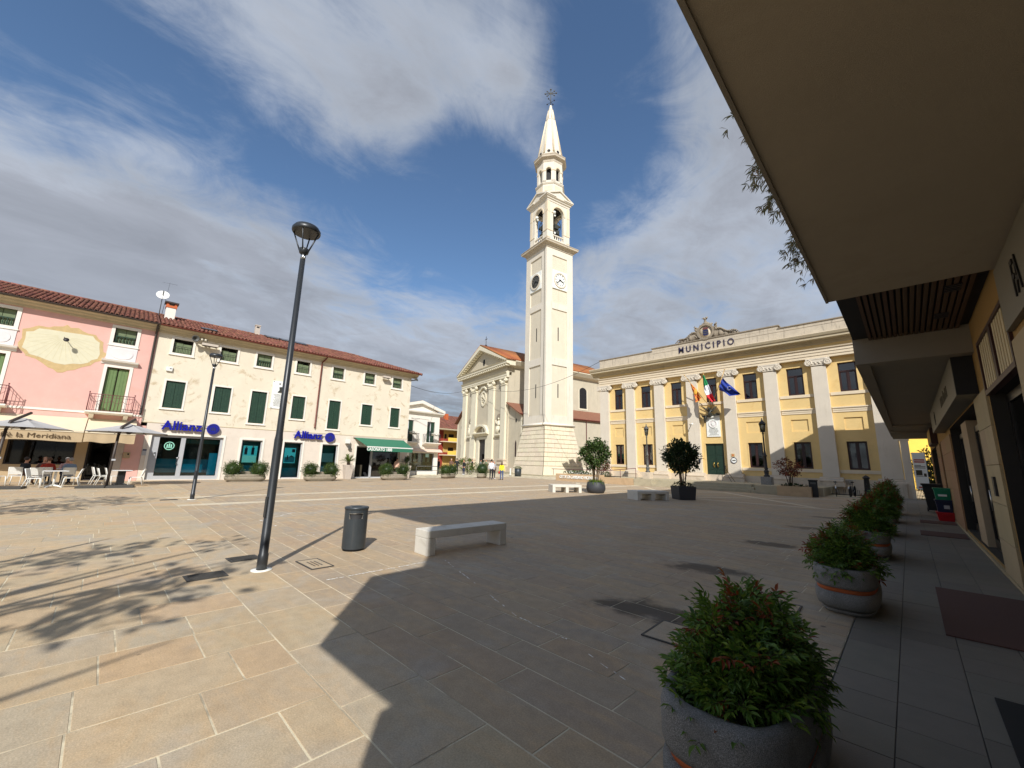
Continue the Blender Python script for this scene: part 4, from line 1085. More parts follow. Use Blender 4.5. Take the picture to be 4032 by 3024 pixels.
for a, b, z0 in W2:
    w_ = part('window', frame_mb(a-0.10, b+0.10, z0-0.12, 6.36, 0.10, -0.03, 0.05), 'white_trim', creamh)
    shutter_pair(w_, a, b, z0, 6.26, 0.07, 'shutter')
    part('sill', MB().box(a-0.14, b+0.14, -0.07, 0.02, z0-0.13, z0-0.07), 'white_trim', w_)
# downpipes
def downpipe(par, x, z0, z1, mt, dx=0.0, r=0.055):
    part('downpipe', MB().tube([(x+dx, -0.56, z1+0.05), (x+dx*0.9, -0.4, z1-0.14), (x, -0.12, z1-0.42), (x, -0.09, z1-0.6), (x, -0.09, z0), (x-0.02, -0.12, z0-0.07)], r, 10), mt, par)
downpipe(pink, 1.36, 4.05, 9.66, 'gutter_dark', 0.0, 0.065); downpipe(creamh, 11.63, 4.0, 9.66, 'gutter', 0.2)
# chimney, dish, vents on the roof
def on_roof(x, d): return (x, d, roof_z(d))
cx, cd = 2.0, 3.2
t = thing('chimney', 'white chimney with brick cap and dark slab on the left roof', 'chimney', lp(cx, cd, roof_z(cd)-0.3), LR)
part('stack', MB().box(-0.27, 0.27, -0.27, 0.27, 0, 1.05), 'white_trim', t)
part('brick_collar', MB().box(-0.31, 0.31, -0.31, 0.31, 1.05, 1.2), 'terracotta', t)
for sx in (-1, 1):
    for sy in (-1, 1): part('brick', MB().box(sx*0.22-0.07, sx*0.22+0.07, sy*0.22-0.07, sy*0.22+0.07, 1.2, 1.36), 'terracotta', t)
part('cap', MB().box(-0.38, 0.38, -0.38, 0.38, 1.36, 1.46), 'gutter_dark', t)
t = thing('satellite_dish', 'white satellite dish beside the chimney', 'satellite dish', lp(1.45, 3.9, roof_z(3.9)), LR)
part('mast', MB().tube([(0, 0, -0.1), (0, 0, 1.9)], 0.025), 'lamp_iron', t)
dm = MB().lathe([(0.0, -0.10), (0.18, -0.085), (0.31, -0.04), (0.38, 0.0), (0.37, 0.012), (0.30, -0.025), (0.17, -0.07), (0, -0.085)], 24)
part('dish', MB().merge(dm, Matrix.Translation((0, -0.1, 1.55)) @ Matrix.Rotation(R(66), 4, 'X') @ Matrix.Rotation(R(-8), 4, 'Y')), 'white_plastic', t)
part('feed_arm', MB().tube([(0, -0.1, 1.2), (0.02, -0.55, 1.45)], 0.014), 'iron', t)
t = thing('aerial', 'thin whip aerial above the chimney', 'aerial', lp(1.6, 4.1, roof_z(4.1)), LR)
part('rod', MB().tube([(0, 0, 0), (0.12, 0, 2.6)], [0.016, 0.006], 6), 'iron', t); part('crossbar', MB().tube([(-0.3, 0, 2.5), (0.55, 0, 2.55)], 0.006, 5), 'iron', t)
t = thing('roof_vent', 'small pale flue on the ridge of the cream house', 'flue', lp(7.7, 4.4, roof_z(4.4)-0.2), LR)
part('stack', MB().box(-0.17, 0.17, -0.17, 0.17, 0, 0.95), 'pot_pale', t); part('hood', MB().box(-0.2, 0.2, -0.2, 0.2, 0.95, 1.02), 'pot_pale', t); part('slot', MB().box(-0.1, 0.1, -0.175, -0.168, 0.76, 0.88), 'dark_void', t)
def skylight(x, d, w_, h, label):
    t = thing('skylight', label, 'skylight', lp(x, d, roof_z(d)+0.1), LR); a = math.atan(SL)
    M = Matrix.Rotation(a, 4, 'X'); part('frame', MB().merge(MB().box(-w_/2, w_/2, -h/2, h/2, 0, 0.07), M), 'gutter_dark', t); part('pane', MB().merge(MB().box(-w_/2+0.06, w_/2-0.06, -h/2+0.06, h/2-0.06, 0.07, 0.075), M), 'glass_dark', t)
skylight(4.05, 0.4, 0.95, 0.6, 'low rooflight near the gutter of the cream house')
for i, x in enumerate((8.7, 9.8, 10.9)): skylight(x, 3.7, 1.0, 1.1, ['rooflight next to the flue, first of a row of three', 'rooflight in the middle of a row of three', 'rooflight at the right end of a row of three'][i])
t = thing('loudspeaker', 'grey horn loudspeaker under the eaves of the cream house', 'loudspeaker', lp(3.25, -0.25, 9.2), LR)
hm = MB().lathe([(0.05, 0.0), (0.07, 0.12), (0.13, 0.25), (0.22, 0.33), (0.21, 0.34), (0.12, 0.26), (0.05, 0.15), (0, 0.14)], 20)
part('horn', MB().merge(hm, Matrix.Rotation(R(92), 4, 'X') @ Matrix.Rotation(R(10), 4, 'Y')), 'lamp_iron', t); part('bracket', MB().box(-0.03, 0.03, 0.0, 0.27, -0.03, 0.03), 'iron', t)
for i, x in enumerate((0.42, 0.62)): part('spotlight', MB().sphere((x, -0.1, 0.04), 0.07), 'diffuser', t); 
part('bar', MB().box(0.1, 0.75, 0.0, 0.05, 0.02, 0.07), 'iron', t)
def floodlight(x, z, w_, label):
    t = thing('floodlight', label, 'floodlight', lp(x, -0.3, z), LR, 'floodlights on the cream house')
    part('housing', MB().box(-w_/2, w_/2, -0.22, 0.1, 0, 0.16), 'pot_pale', t, bevel=0.02); part('lens', MB().box(-w_/2+0.04, w_/2-0.04, -0.2, 0.08, -0.012, 0), 'lamp_iron_dark', t)
    for s in (-1, 1): part('bracket', MB().box(s*w_*0.3-0.02, s*w_*0.3+0.02, 0.0, 0.3, 0.16, 0.2), 'iron', t)
floodlight(4.15, 8.86, 0.9, 'long floodlight between the first two attic windows'); floodlight(17.2, 8.82, 0.7, 'floodlight beside the last attic window')
t = thing('alarm_box', 'small white alarm box on the cream plaster', 'alarm box', lp(2.31, -0.06, 7.0), LR); part('case', MB().box(-0.16, 0.16, -0.06, 0.06, -0.14, 0.14), 'white_plastic', t, bevel=0.02); part('lamp', MB().box(0.02, 0.1, -0.07, -0.06, 0.0, 0.05), 'letter_grey', t)
t = thing('loudspeaker', 'horn loudspeaker at the right corner of the cream house', 'loudspeaker', lp(20.1, -0.2, 9.1), LR)
part('horn', MB().merge(hm, Matrix.Rotation(R(60), 4, 'X') @ Matrix.Rotation(R(40), 4, 'Y')), 'lamp_iron', t); part('bracket', MB().box(-0.2, 0.03, 0.0, 0.22, -0.03, 0.03), 'iron', t)
# memorial tablet
t = thing('memorial_tablet', 'white marble tablet with star and lines of lettering on cream wall', 'plaque', lp(8.79, -0.02, 6.18), LR)
part('slab', MB().box(-0.46, 0.46, -0.03, 0.015, -1.04, 1.04), 'letter_white', t)
stp = [(math.sin(PI*i/5)*(0.085 if i % 2 == 0 else 0.035), math.cos(PI*i/5)*(0.085 if i % 2 == 0 else 0.035)+0.84) for i in range(10)]
part('star', MB().prism(stp, 'y', -0.045, -0.03), 'bronze', t)
part('bronze_lamp', MB().prism([(-0.02, 0.58), (0.16, 0.62), (0.2, 0.42), (0.32, 0.3), (0.36, 0.2), (-0.1, 0.2), (0.02, 0.36)], 'y', -0.09, -0.03), 'bronze', t)
lm = MB(); r_ = random.Random(2)
for i in range(11):
    z = 0.0-i*0.085; wv = r_.uniform(0.15, 0.36); xq = -wv
    while xq < wv: l = r_.uniform(0.03, 0.09); lm.box(xq, min(xq+l, wv), -0.034, -0.029, z, z+0.035); xq += l+0.02
part('lettering', lm, 'letter_grey', t)
for sx in (-1, 1):
    for sz in (-1, 1): part('stud', MB().sphere((sx*0.4, -0.035, sz*0.97), 0.03, 8, 6), 'bronze', t)
# shop fronts
def dress(par, a, b, z0, z1, d=0.06, w_=0.13, out=-0.075): return part('surround', frame_mb(a-w_, b+w_, 0.0, z1+w_, w_, out, 0.0, bottom=False), 'white_trim', par)
t = part('shop_window', frame_mb(2.10, 5.80, 0.04, 2.80, 0.14, 0.08, 0.18), 'alu', creamh)
m_ = MB(); m_.box(3.56, 3.80, 0.07, 0.19, 0.18, 2.66); m_.box(2.24, 2.50, 0.08, 0.18, 0.18, 2.66); m_.box(2.5, 5.66, 0.08, 0.18, 0.18, 0.27)
part('mullion', m_, 'alu', t)
part('pane', MB().box(2.50, 3.57, 0.12, 0.13, 0.27, 2.66), 'glass_teal', t); part('pane', MB().box(3.79, 5.66, 0.12, 0.13, 0.27, 2.66), 'glass_teal', t)
part('handle', MB().tube([(3.60, 0.07, 1.42), (3.50, -0.0, 1.42), (3.50, -0.0, 0.98), (3.60, 0.07, 0.98)], 0.022, 8), 'steel', t)
im = MB(); im.box(2.0, 5.9, 1.9, 2.0, 0, 2.9, 0); im.box(2.0, 5.9, 0.35, 2.0, -0.02, 0.03, 1); im.box(2.0, 5.9, 0.35, 2.0, 2.85, 2.9, 0); im.box(1.95, 2.0, 0.3, 2, 0, 2.9, 0); im.box(5.88, 5.9, 0.3, 2, 0, 2.9, 0)
im.box(2.4, 5.8, 1.0, 1.05, 0.45, 1.30, 2); im.box(2.4, 5.8, 0.95, 1.3, 1.30, 1.34, 3); im.box(3.95, 5.0, 0.93, 0.99, 0.45, 0.98, 4); im.box(5.25, 5.7, 0.6, 0.64, 0.3, 1.75, 4); im.box(3.8, 5.66, 0.5, 0.55, 2.35, 2.6, 3)
part('interior', im, ['room', 'letter_grey', 'teal_counter', 'teal_dark', 'teal_lit'], t)
lg = ring_mb(0, 0, 0.215, 0.26, 0, 0.004, 28)
for xq, h in ((-0.10, 0.26), (0, 0.32), (0.10, 0.26)): lg.box(xq-0.034, xq+0.034, 0, 0.004, -0.14, h-0.16)
part('emblem', MB().merge(lg, Matrix.Translation((3.02, 0.10, 2.13))), 'mint', t)
dress(t, 2.10, 5.80, 0.04, 2.80)
def shop_win(a, b, z0, z1, poster, k):
    t = part('shop_window', frame_mb(a, b, z0, z1, 0.07, 0.06, 0.14), 'alu', creamh)
    part('pane', MB().box(a+0.07, b-0.07, 0.09, 0.10, z0+0.07, z1-0.07), 'glass_teal', t)
    m = MB(); m.box(a-0.05, b+0.05, 0.55, 0.6, z0-0.1, z1+0.1, 0); m.box(a+0.05, b-0.05, 0.5, 0.54, z0, z0+0.75, 1); m.box(a+0.05, b-0.05, 0.5, 0.54, z0+0.75, z1, 2)
    part('backing', m, ['room', 'teal_counter', 'teal_dark'], t)
    dress(t, a, b, z0, z1)
    if z0 > 0.1: part('sill', MB().box(a-0.16, b+0.16, -0.11, 0, z0-0.06, z0+0.02), 'white_trim', t)
    if poster == 1:
        p = MB(); x0, x1 = a+0.18, b-0.22; p.box(x0, x1, 0.13, 0.15, 1.17, 2.34, 0); p.box(x0, x1, 0.125, 0.13, 1.65, 2.32, 1)
        for xq, h, c in ((x0+0.18, 0.45, 2), (x0+0.6, 0.5, 2)): p.box(xq-0.09, xq+0.09, 0.12, 0.125, 1.72, 1.72+h, c); p.box(xq-0.05, xq+0.05, 0.12, 0.125, 1.73+h, 1.83+h, 3)
        part('poster', p, ['poster_lit_pale', 'poster_lit', 'cloth_navy', 'skin'], t)
    elif poster == 2:
        p = MB(); x0, x1 = a+0.17, b-0.34; p.box(x0, x1, 0.2, 0.22, 1.17, 2.30, 0); p.box(x0+0.04, x1-0.04, 0.195, 0.2, 1.22, 1.62, 1); p.box(x1-0.28, x1-0.06, 0.19, 0.195, 1.98, 2.22, 2); p.box(x0+0.2, x0+0.28, 0.19, 0.195, 1.4, 1.75, 2); p.prism([(x0+0.3, 1.62), (x0+0.5, 1.75), (x1-0.04, 1.62)], 'y', 0.19, 0.195, 3)
        part('poster', p, ['poster_lit', 'teal_bright', 'cloth_navy', 'teal_dark'], t)
    elif poster == 3:
        part('blind', MB().box(a+0.12, b-0.2, 0.2, 0.22, 1.3, 2.0), 'curtain', t)
shop_win(6.90, 8.17, 0.20, 2.74, 1, 0); shop_win(9.61, 10.90, 0.06, 2.73, 2, 1); shop_win(12.39, 13.62, 0.2, 2.69, 3, 2)
def wordsign(x, z, size, label, logo_x, r, sx=1.0):
    t = thing('shop_sign', label, 'sign', lp(x, -0.20, z), LR, 'blue raised letter signs on the cream house')
    text('lettering', 'Allianz', size, 0.07, 'blue_sign', t, (0, 0.02, 0), bold=0.016, spacing=1.02, sx=sx)
    lg = MB().lathe([(r, -0.08), (r, 0.08)], 28); part('disc', MB().merge(lg, Matrix.Translation((logo_x, 0.02, -0.04)) @ Matrix.Rotation(PI/2, 4, 'X')), 'blue_sign', t)
    e = ring_mb(0, 0, r*0.72, r*0.84, 0, 0.01, 24)
    for xq, h in ((-r*0.3, r*0.62), (0, r*0.8), (r*0.3, r*0.62)): e.box(xq-r*0.10, xq+r*0.10, 0, 0.01, -r*0.42, h-r*0.35)
    part('emblem', MB().merge(e, Matrix.Translation((logo_x, -0.072, -0.04))), 'blue_dark', t)
    part('mounting_rail', MB().box(-1.1, logo_x, 0.09, 0.12, 0.02, 0.05), 'alu', t)
wordsign(3.48, 3.38, 0.80, 'blue raised letters and round emblem over the bank doors', 1.63, 0.35, 0.93)
wordsign(11.22, 3.30, 0.80, 'blue raised letters and round emblem between two shop windows', 1.63, 0.37, 0.93)
# awning shop at the right end
t = part('shop_window', frame_mb(15.2, 19.3, 0.02, 2.7, 0.1, 0.2, 0.3), 'alu', creamh)
part('mullion', MB().box(16.6, 16.75, 0.15, 0.3, 0.1, 2.6), 'alu', t)
part('pane', MB().box(16.75, 19.2, 0.22, 0.23, 0.12, 2.6), 'glass_dark', t)
im = MB(); im.box(15.1, 19.4, 2.2, 2.25, 0, 2.8, 0); im.box(15.1, 19.4, 0.5, 2.25, -0.02, 0.03, 0); im.box(15.1, 15.15, 0.4, 2.2, 0, 2.8, 0); im.box(19.35, 19.4, 0.4, 2.2, 0, 2.8, 0); im.box(15.1, 19.4, 0.4, 2.2, 2.75, 2.8, 0); im.box(15.9, 16.4, 1.2, 1.6, 0.0, 1.1, 1); im.box(17.4, 18.6, 0.8, 1.2, 0, 0.9, 1)
part('interior', im, ['room', 'letter_grey'], t)
for i, (xq, h) in enumerate(((17.3, 1.7), (18.0, 1.75))):
    d_ = MB().lathe([(0.08, 0.05), (0.16, 0.8), (0.19, 1.2), (0.22, 1.4), (0.07, 1.48), (0.09, 1.62), (0.0, 1.74)], 12, xq, 0.6, sx=1, sy=0.7); part('mannequin', d_, 'cloth_black', t)
dress(t, 15.2, 19.3, 0.02, 2.7)
aw = thing('awning', 'green shop awning with white lettering on its valance', 'awning', lp(17.2, 0, 0), LR)
part('cover', MB().add([(-2.35, -0.04, 3.40), (2.3, -0.04, 3.40), (2.35, -1.75, 2.62), (-1.85, -1.75, 2.62)], [(0, 3, 2, 1)]).add([(-2.35, -0.04, 3.42), (2.3, -0.04, 3.42), (2.35, -1.75, 2.64), (-1.85, -1.75, 2.64)], [(0, 1, 2, 3)]), 'awning_green', aw)
part('front_bar', MB().box(-1.88, 2.38, -1.78, -1.72, 2.575, 2.66), 'white_plastic', aw)
part('valance', MB().box(-1.85, 2.35, -1.765, -1.75, 2.27, 2.575), 'awning_green', aw)
part('cassette', MB().box(-2.4, 2.35, -0.16, 0, 3.36, 3.5), 'pot_pale', aw)
text('lettering', 'CASONATO 1888', 0.34, 0.002, 'letter_white', aw, (-0.78, -1.77, 2.42), bold=0.008, sx=0.85)
for s in (-1.7, 2.2): part('arm', MB().tube([(s, -0.1, 3.2), (s, -0.9, 2.75), (s, -1.72, 2.6)], 0.025, 6), 'white_plastic', aw)
t = thing('wall_lamp', 'white wall floodlight left of the green awning', 'lamp', lp(14.3, -0.25, 3.0), LR)
part('housing', MB().box(-0.17, 0.17, -0.14, 0.12, -0.16, 0.16), 'white_plastic', t, bevel=0.02); part('bracket', MB().box(-0.03, 0.03, 0.1, 0.26, -0.03, 0.03), 'iron', t)
t = thing('wall_lantern', 'small grey lantern below the white floodlight', 'lamp', lp(14.55, -0.15, 2.5), LR)
part('housing', MB().box(-0.1, 0.1, -0.1, 0.06, -0.14, 0.12), 'lamp_iron', t); part('bracket', MB().box(-0.02, 0.02, 0.05, 0.16, 0.0, 0.04), 'iron', t)
t = thing('street_plate', 'small grey plate on the marble beside the bank doors', 'plaque', lp(1.93, -0.05, 1.75), LR)
part('plate', MB().box(-0.14, 0.14, -0.012, 0.01, -0.25, 0.12), 'alu', t); part('header', MB().box(-0.14, 0.14, -0.018, -0.012, 0.04, 0.12), 'blue_dark', t)
t = thing('intercom_box', 'small grey intercom with black screen left of the bank doors', 'intercom', lp(2.36, -0.0, 1.6), LR); part('case', MB().box(-0.05, 0.05, 0.02, 0.08, -0.14, 0.14), 'alu', t); part('screen', MB().box(-0.04, 0.04, 0.01, 0.02, 0.02, 0.1), 'dark_void', t)

# ---- pink house
ph = [(-0.49, 0.50, 8.15, 9.13, 0.4), (-0.52, 0.49, 4.0, 6.64, 0.3), (-5.3, -4.33, 8.14, 9.11, 0.4), (-5.35, -4.34, 4.0, 6.64, 0.3)]
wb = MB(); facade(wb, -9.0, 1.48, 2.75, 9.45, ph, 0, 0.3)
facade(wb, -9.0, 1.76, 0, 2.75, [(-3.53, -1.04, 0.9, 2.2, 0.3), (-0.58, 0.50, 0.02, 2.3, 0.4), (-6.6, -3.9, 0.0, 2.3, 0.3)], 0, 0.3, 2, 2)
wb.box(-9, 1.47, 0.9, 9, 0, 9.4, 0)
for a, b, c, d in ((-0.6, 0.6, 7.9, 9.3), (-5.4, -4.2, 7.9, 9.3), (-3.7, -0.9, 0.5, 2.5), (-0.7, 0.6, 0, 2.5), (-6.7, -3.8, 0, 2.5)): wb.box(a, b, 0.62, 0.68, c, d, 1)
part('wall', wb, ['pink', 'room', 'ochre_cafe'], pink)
part('pier', MB().box(0.95, 1.75, -0.02, 0.0, 0.0, 3.3), 'pink', pink); part('pier', MB().box(0.52, 0.94, -0.015, 0.0, 0.0, 2.7), 'pot_pale', pink)
part('string_course', MB().box(-9, -1.02, -0.04, 0, 3.82, 3.93), 'white_trim', pink); part('string_course', MB().box(0.95, 1.47, -0.04, 0, 3.82, 3.93), 'white_trim', pink)
for cx in (0.0, -4.84):
    a, b = cx-0.495, cx+0.5
    small_window(pink, a, b, 8.15, 9.13, 'green_cloth', 1, 0.16)
    part('apron', MB().box(cx-0.66, cx+0.66, -0.03, 0, 7.08, 7.97), 'relief_panel', pink)
    sc_ = []
    for i in range(32):
        q_ = 2*PI*i/32; rr = 1+0.10*math.cos(4*q_); sc_.append((cx+0.5*rr*max(-0.9, min(0.9, 1.15*math.cos(q_))), 7.52+0.34*rr*max(-0.9, min(0.9, 1.15*math.sin(q_)))))
    part('cartouche', MB().prism(sc_, 'y', -0.055, -0.03), 'relief_panel', pink)
    part('lintel', MB().prism([(0, 6.80), (-0.06, 6.82), (-0.08, 6.92), (-0.22, 6.98), (-0.26, 7.08), (0, 7.10)], 'x', cx-0.8, cx+0.82), 'white_trim', pink)
    dw = part('balcony_door', frame_mb(a-0.14, b+0.14, 3.94, 6.78, 0.14, -0.03, 0.05, bottom=False), 'white_trim', pink)
    for s0, s1 in ((a+0.02, cx-0.03), (cx+0.03, b-0.02)):
        m = MB(); m.box(s0, s1, 0.14, 0.17, 4.02, 6.6)
        for k in range(3): m.box(s0+0.02+(s1-s0-0.04)*k/3+0.01, s0+0.02+(s1-s0-0.04)*(k+1)/3-0.01, 0.125, 0.14, 4.1, 6.5)
        part('shutter', m, 'shutter_light', dw)
    bl = thing('balcony', 'iron balcony with white slab '+('under the right window of the pink house' if cx > -1 else 'at the left edge of the pink house'), 'balcony', lp(cx, 0, 0), LR, 'balconies of the pink house')
    part('slab', MB().prism([(0, 3.78), (-0.72, 3.80), (-0.78, 3.86), (-0.78, 3.94), (0, 3.94)], 'x', -1.0, 1.0), 'white_trim', bl)
    for s in (-0.72, 0.72): part('bracket', MB().prism([(0, 3.5), (-0.2, 3.56), (-0.6, 3.76), (-0.6, 3.79), (0, 3.79)], 'x', s-0.1, s+0.1), 'white_trim', bl)
    bm_ = None; P_ = [(-0.95, -0.06, -0.95, -0.74, 4), (-0.95, -0.74, 0.95, -0.74, 13), (0.95, -0.74, 0.95, -0.06, 4)]
    for x0, y0, x1, y1, n in P_:
        for i in range(n):
            f = (i+0.5)/n; q = MB().tube([(0, 0, 3.94), (0, 0, 4.3), (0, -0.03, 4.38), (0, 0, 4.46), (0, 0, 4.9)], 0.011, 5)
            if bm_ is None: bm_ = q.mesh('baluster', ['iron_red'])
            link('baluster', bm_, bl, (x0+(x1-x0)*f, y0+(y1-y0)*f, 0))
    part('rail', MB().tube([(-0.95, 0, 4.9), (-0.95, -0.74, 4.9), (0.95, -0.74, 4.9), (0.95, 0, 4.9)], 0.02, 6).tube([(-0.95, 0, 4.75), (-0.95, -0.74, 4.75), (0.95, -0.74, 4.75), (0.95, 0, 4.75)], 0.011, 5).tube([(-0.95, 0, 3.99), (-0.95, -0.74, 3.99), (0.95, -0.74, 3.99), (0.95, 0, 3.99)], 0.012, 5), 'iron_red', bl)
    for x in (-0.95, 0.95): part('corner_post', MB().tube([(x, -0.74, 3.94), (x, -0.74, 4.98)], 0.022, 6).sphere((x, -0.74, 5.0), 0.035, 8, 6), 'iron_red', bl)
    sw_ = MB()
    for i in range(4):
        x0 = -0.9+i*0.45; sw_.tube([(x0, -0.74, 4.6), (x0+0.1, -0.74, 4.48), (x0+0.225, -0.74, 4.43), (x0+0.35, -0.74, 4.48), (x0+0.45, -0.74, 4.6)], 0.010, 5)
    part('swag', sw_, 'iron_red', bl)
DI = [(-3.45, 8.27), (-3.62, 8.06), (-3.87, 7.98), (-3.84, 7.6), (-3.88, 7.09), (-3.7, 6.98), (-3.56, 6.78), (-3.2, 6.70), (-2.9, 6.58), (-2.57, 6.46), (-2.2, 6.44), (-1.9, 6.56), (-1.6, 6.58), (-1.32, 6.72), (-1.2, 6.9), (-0.98, 7.02), (-0.92, 7.32), (-1.0, 7.7), (-1.03, 8.0), (-1.22, 8.12), (-1.36, 8.32), (-1.9, 8.32), (-2.5, 8.30), (-3.0, 8.30)]
DO = [(-3.5, 8.42), (-3.8, 8.2), (-4.02, 8.1), (-4.0, 7.9), (-3.96, 7.6), (-4.06, 7.3), (-3.98, 7.0), (-3.8, 6.86), (-3.66, 6.66), (-3.3, 6.56), (-3.0, 6.35), (-2.8, 6.18), (-2.6, 6.12), (-2.42, 5.95), (-2.2, 5.98), (-2.05, 6.12), (-1.8, 6.2), (-1.55, 6.40), (-1.2, 6.58), (-1.05, 6.8), (-0.84, 6.92), (-0.76, 7.1), (-0.62, 7.38), (-0.80, 7.5), (-0.86, 7.8), (-0.88, 8.06), (-1.1, 8.2), (-1.25, 8.42), (-1.6, 8.44), (-1.8, 8.52), (-2.0, 8.66), (-2.3, 8.6), (-2.45, 8.74), (-2.6, 8.6), (-2.95, 8.52), (-3.1, 8.42)]
sdl = thing('sundial', 'painted sundial with cream face and scrolled ochre border on pink wall', 'sundial', LO, LR)
part('border', MB().prism(DO, 'y', -0.008, -0.002), 'dial_border', sdl); part('face', MB().prism(DI, 'y', -0.014, -0.006), 'dial_face', sdl)
hl = MB(); c0 = (-2.44, 8.05)
for i in range(17):
    a = -PI+PI*(i+0.5)/17; e = None
    d = (math.cos(a), math.sin(a)); L = min(1.35/max(abs(d[0]), 1e-3), 1.42/max(abs(d[1]), 1e-3))*0.98
    hl.prism([(c0[0]+d[0]*0.25-d[1]*0.008, c0[1]+d[1]*0.25+d[0]*0.008), (c0[0]+d[0]*0.25+d[1]*0.008, c0[1]+d[1]*0.25-d[0]*0.008), (c0[0]+d[0]*L+d[1]*0.008, c0[1]+d[1]*L-d[0]*0.008), (c0[0]+d[0]*L-d[1]*0.008, c0[1]+d[1]*L+d[0]*0.008)], 'y', -0.0165, -0.012)
hl.box(-3.8, -1.0, -0.0168, -0.0138, 7.505, 7.515); part('hour_line', hl, 'dial_line', sdl)
part('gnomon', MB().tube([(-2.46, -0.02, 8.0), (-2.34, -0.45, 7.8)], 0.02, 6).merge(MB().lathe([(0.0, -0.012), (0.12, -0.008), (0.12, 0.008), (0, 0.012)], 16), Matrix.Translation((-2.33, -0.5, 7.78)) @ Matrix.Rotation(R(70), 4, 'X')), 'iron', sdl)
# café front
cf = part('shop_window', frame_mb(-3.53, -1.04, 0.9, 2.2, 0.07, 0.08, 0.16), 'iron', pink); part('pane', MB().box(-3.46, -1.11, 0.11, 0.12, 0.97, 2.13), 'glass_cafe', cf)
for i, x in enumerate((-2.95, -2.62)): part('curtain', MB().box(x, x+0.17, 0.3, 0.33, 1.2, 2.15), 'green_cloth', cf)
cf = part('door', frame_mb(-0.58, 0.50, 0.02, 2.3, 0.08, 0.1, 0.2), 'iron', pink); part('pane', MB().box(-0.5, 0.42, 0.13, 0.14, 0.1, 2.2), 'glass_cafe', cf)
def cafe_awning(x0, x1, label, txt):
    t = thing('awning', label, 'awning', LO, LR, 'cream awnings of the café')
    part('cover', MB().add([(x0, -0.03, 3.5), (x1, -0.03, 3.5), (x1, -1.6, 2.69), (x0, -1.6, 2.69)], [(0, 3, 2, 1)]).add([(x0, -0.03, 3.52), (x1, -0.03, 3.52), (x1, -1.6, 2.71), (x0, -1.6, 2.71)], [(0, 1, 2, 3)]), 'awning_cream', t)
    part('front_bar', MB().box(x0, x1, -1.64, -1.58, 2.64, 2.72), 'awning_cream', t)
    va = MB(); n = 24
    for i in range(n):
        a, b = x0+(x1-x0)*i/n, x0+(x1-x0)*(i+1)/n; f = lambda k: -1.615-0.02*math.sin(k*0.8)
        va.add([(a, -1.615, 2.65), (b, -1.615, 2.65), (b, f(i+1), 2.15+0.03*math.sin((i+1)*0.5)), (a, f(i), 2.15+0.03*math.sin(i*0.5))], [(0, 1, 2, 3)], 0, True)
    part('valance', va, 'ochre_cafe', t)  # darker cloth than the cover: the shade on it is in the colour
    if txt: text('lettering', txt, 0.35, 0.003, 'letter_brown', t, (-2.68, -1.65, 2.39), sx=1.12)
    return t
cafe_awning(-6.5, -0.82, 'cream awning with the café name on its valance', 'Caffè la Meridiana'); cafe_awning(-0.78, 1.28, 'shorter cream awning over the café door', None)
t = thing('gas_meter_box', 'beige meter box on the pink pier', 'meter box', lp(1.12, -0.05, 1.5), LR); part('case', MB().box(-0.15, 0.15, -0.05, 0.04, -0.18, 0.16), 'ochre_cafe', t); part('dial', MB().box(0.02, 0.1, -0.055, -0.05, 0.0, 0.1), 'dark_void', t)

# ---- small white house with pediment beyond the cream one
WO = (-41.0, 0, 0); k_ = 41/37.0
def wz(z): return 1.65+k_*(z-1.65)
wh = thing('white_house', 'small white house with a pediment and two iron balconies', 'house', WO, LR)
dl = (21.86*k_, 22.45*k_, wz(3.47), wz(4.73)); dr = (24.13*k_, 25.08*k_, wz(3.47), wz(5.69))
dl = (21.4*k_, 22.45*k_, wz(3.47), wz(5.69))
xL, xR, zc = 20.2*k_, 25.7*k_, wz(6.35)
wb = MB(); facade(wb, xL, xR, -0.1, zc, [(*dl, 0.2), (*dr, 0.2), (22.2*k_, 25.22*k_, 0.35, wz(2.39), 0.25)], 0, 0.3)
wb.box(xL, xR, 0.62, 9, -0.1, zc); wb.add([(xR, 0, -0.1), (xR, 0.62, -0.1), (xR, 0.62, zc), (xR, 0, zc)], [(0, 1, 2, 3)])
wb.prism([(xL-0.1, zc+0.3), (xR+0.1, zc+0.3), (23.1*k_, wz(7.62))], 'y', 0.0, 8.9)
part('wall', wb, 'white_trim', wh)
part('cornice', MB().prism([(0, zc-0.02), (-0.1, zc+0.05), (-0.14, zc+0.16), (-0.34, zc+0.22), (-0.38, zc+0.36), (0, zc+0.36)], 'x', xL-0.35, xR+0.40), 'white_trim', wh)
ap_ = (23.2*k_, wz(7.84)); 
for s, xe in ((-1, xL-0.5), (1, xR+0.50)):
    part('raking_cornice', MB().prism([(xe, zc+0.36), (ap_[0], ap_[1]-0.36), (ap_[0], ap_[1]), (xe, zc+0.66)], 'y', -0.36, 0.05), 'white_trim', wh)
part('roof', MB().add([(xL-0.5, -0.3, zc+0.68), (ap_[0], -0.3, ap_[1]+0.02), (ap_[0], 9, ap_[1]+0.02), (xL-0.5, 9, zc+0.68)], [(0, 1, 2, 3)]).add([(xR+0.5, -0.3, zc+0.68), (ap_[0], -0.3, ap_[1]+0.02), (ap_[0], 9, ap_[1]+0.02), (xR+0.5, 9, zc+0.68)], [(0, 1, 2, 3)]), 'tile', wh)
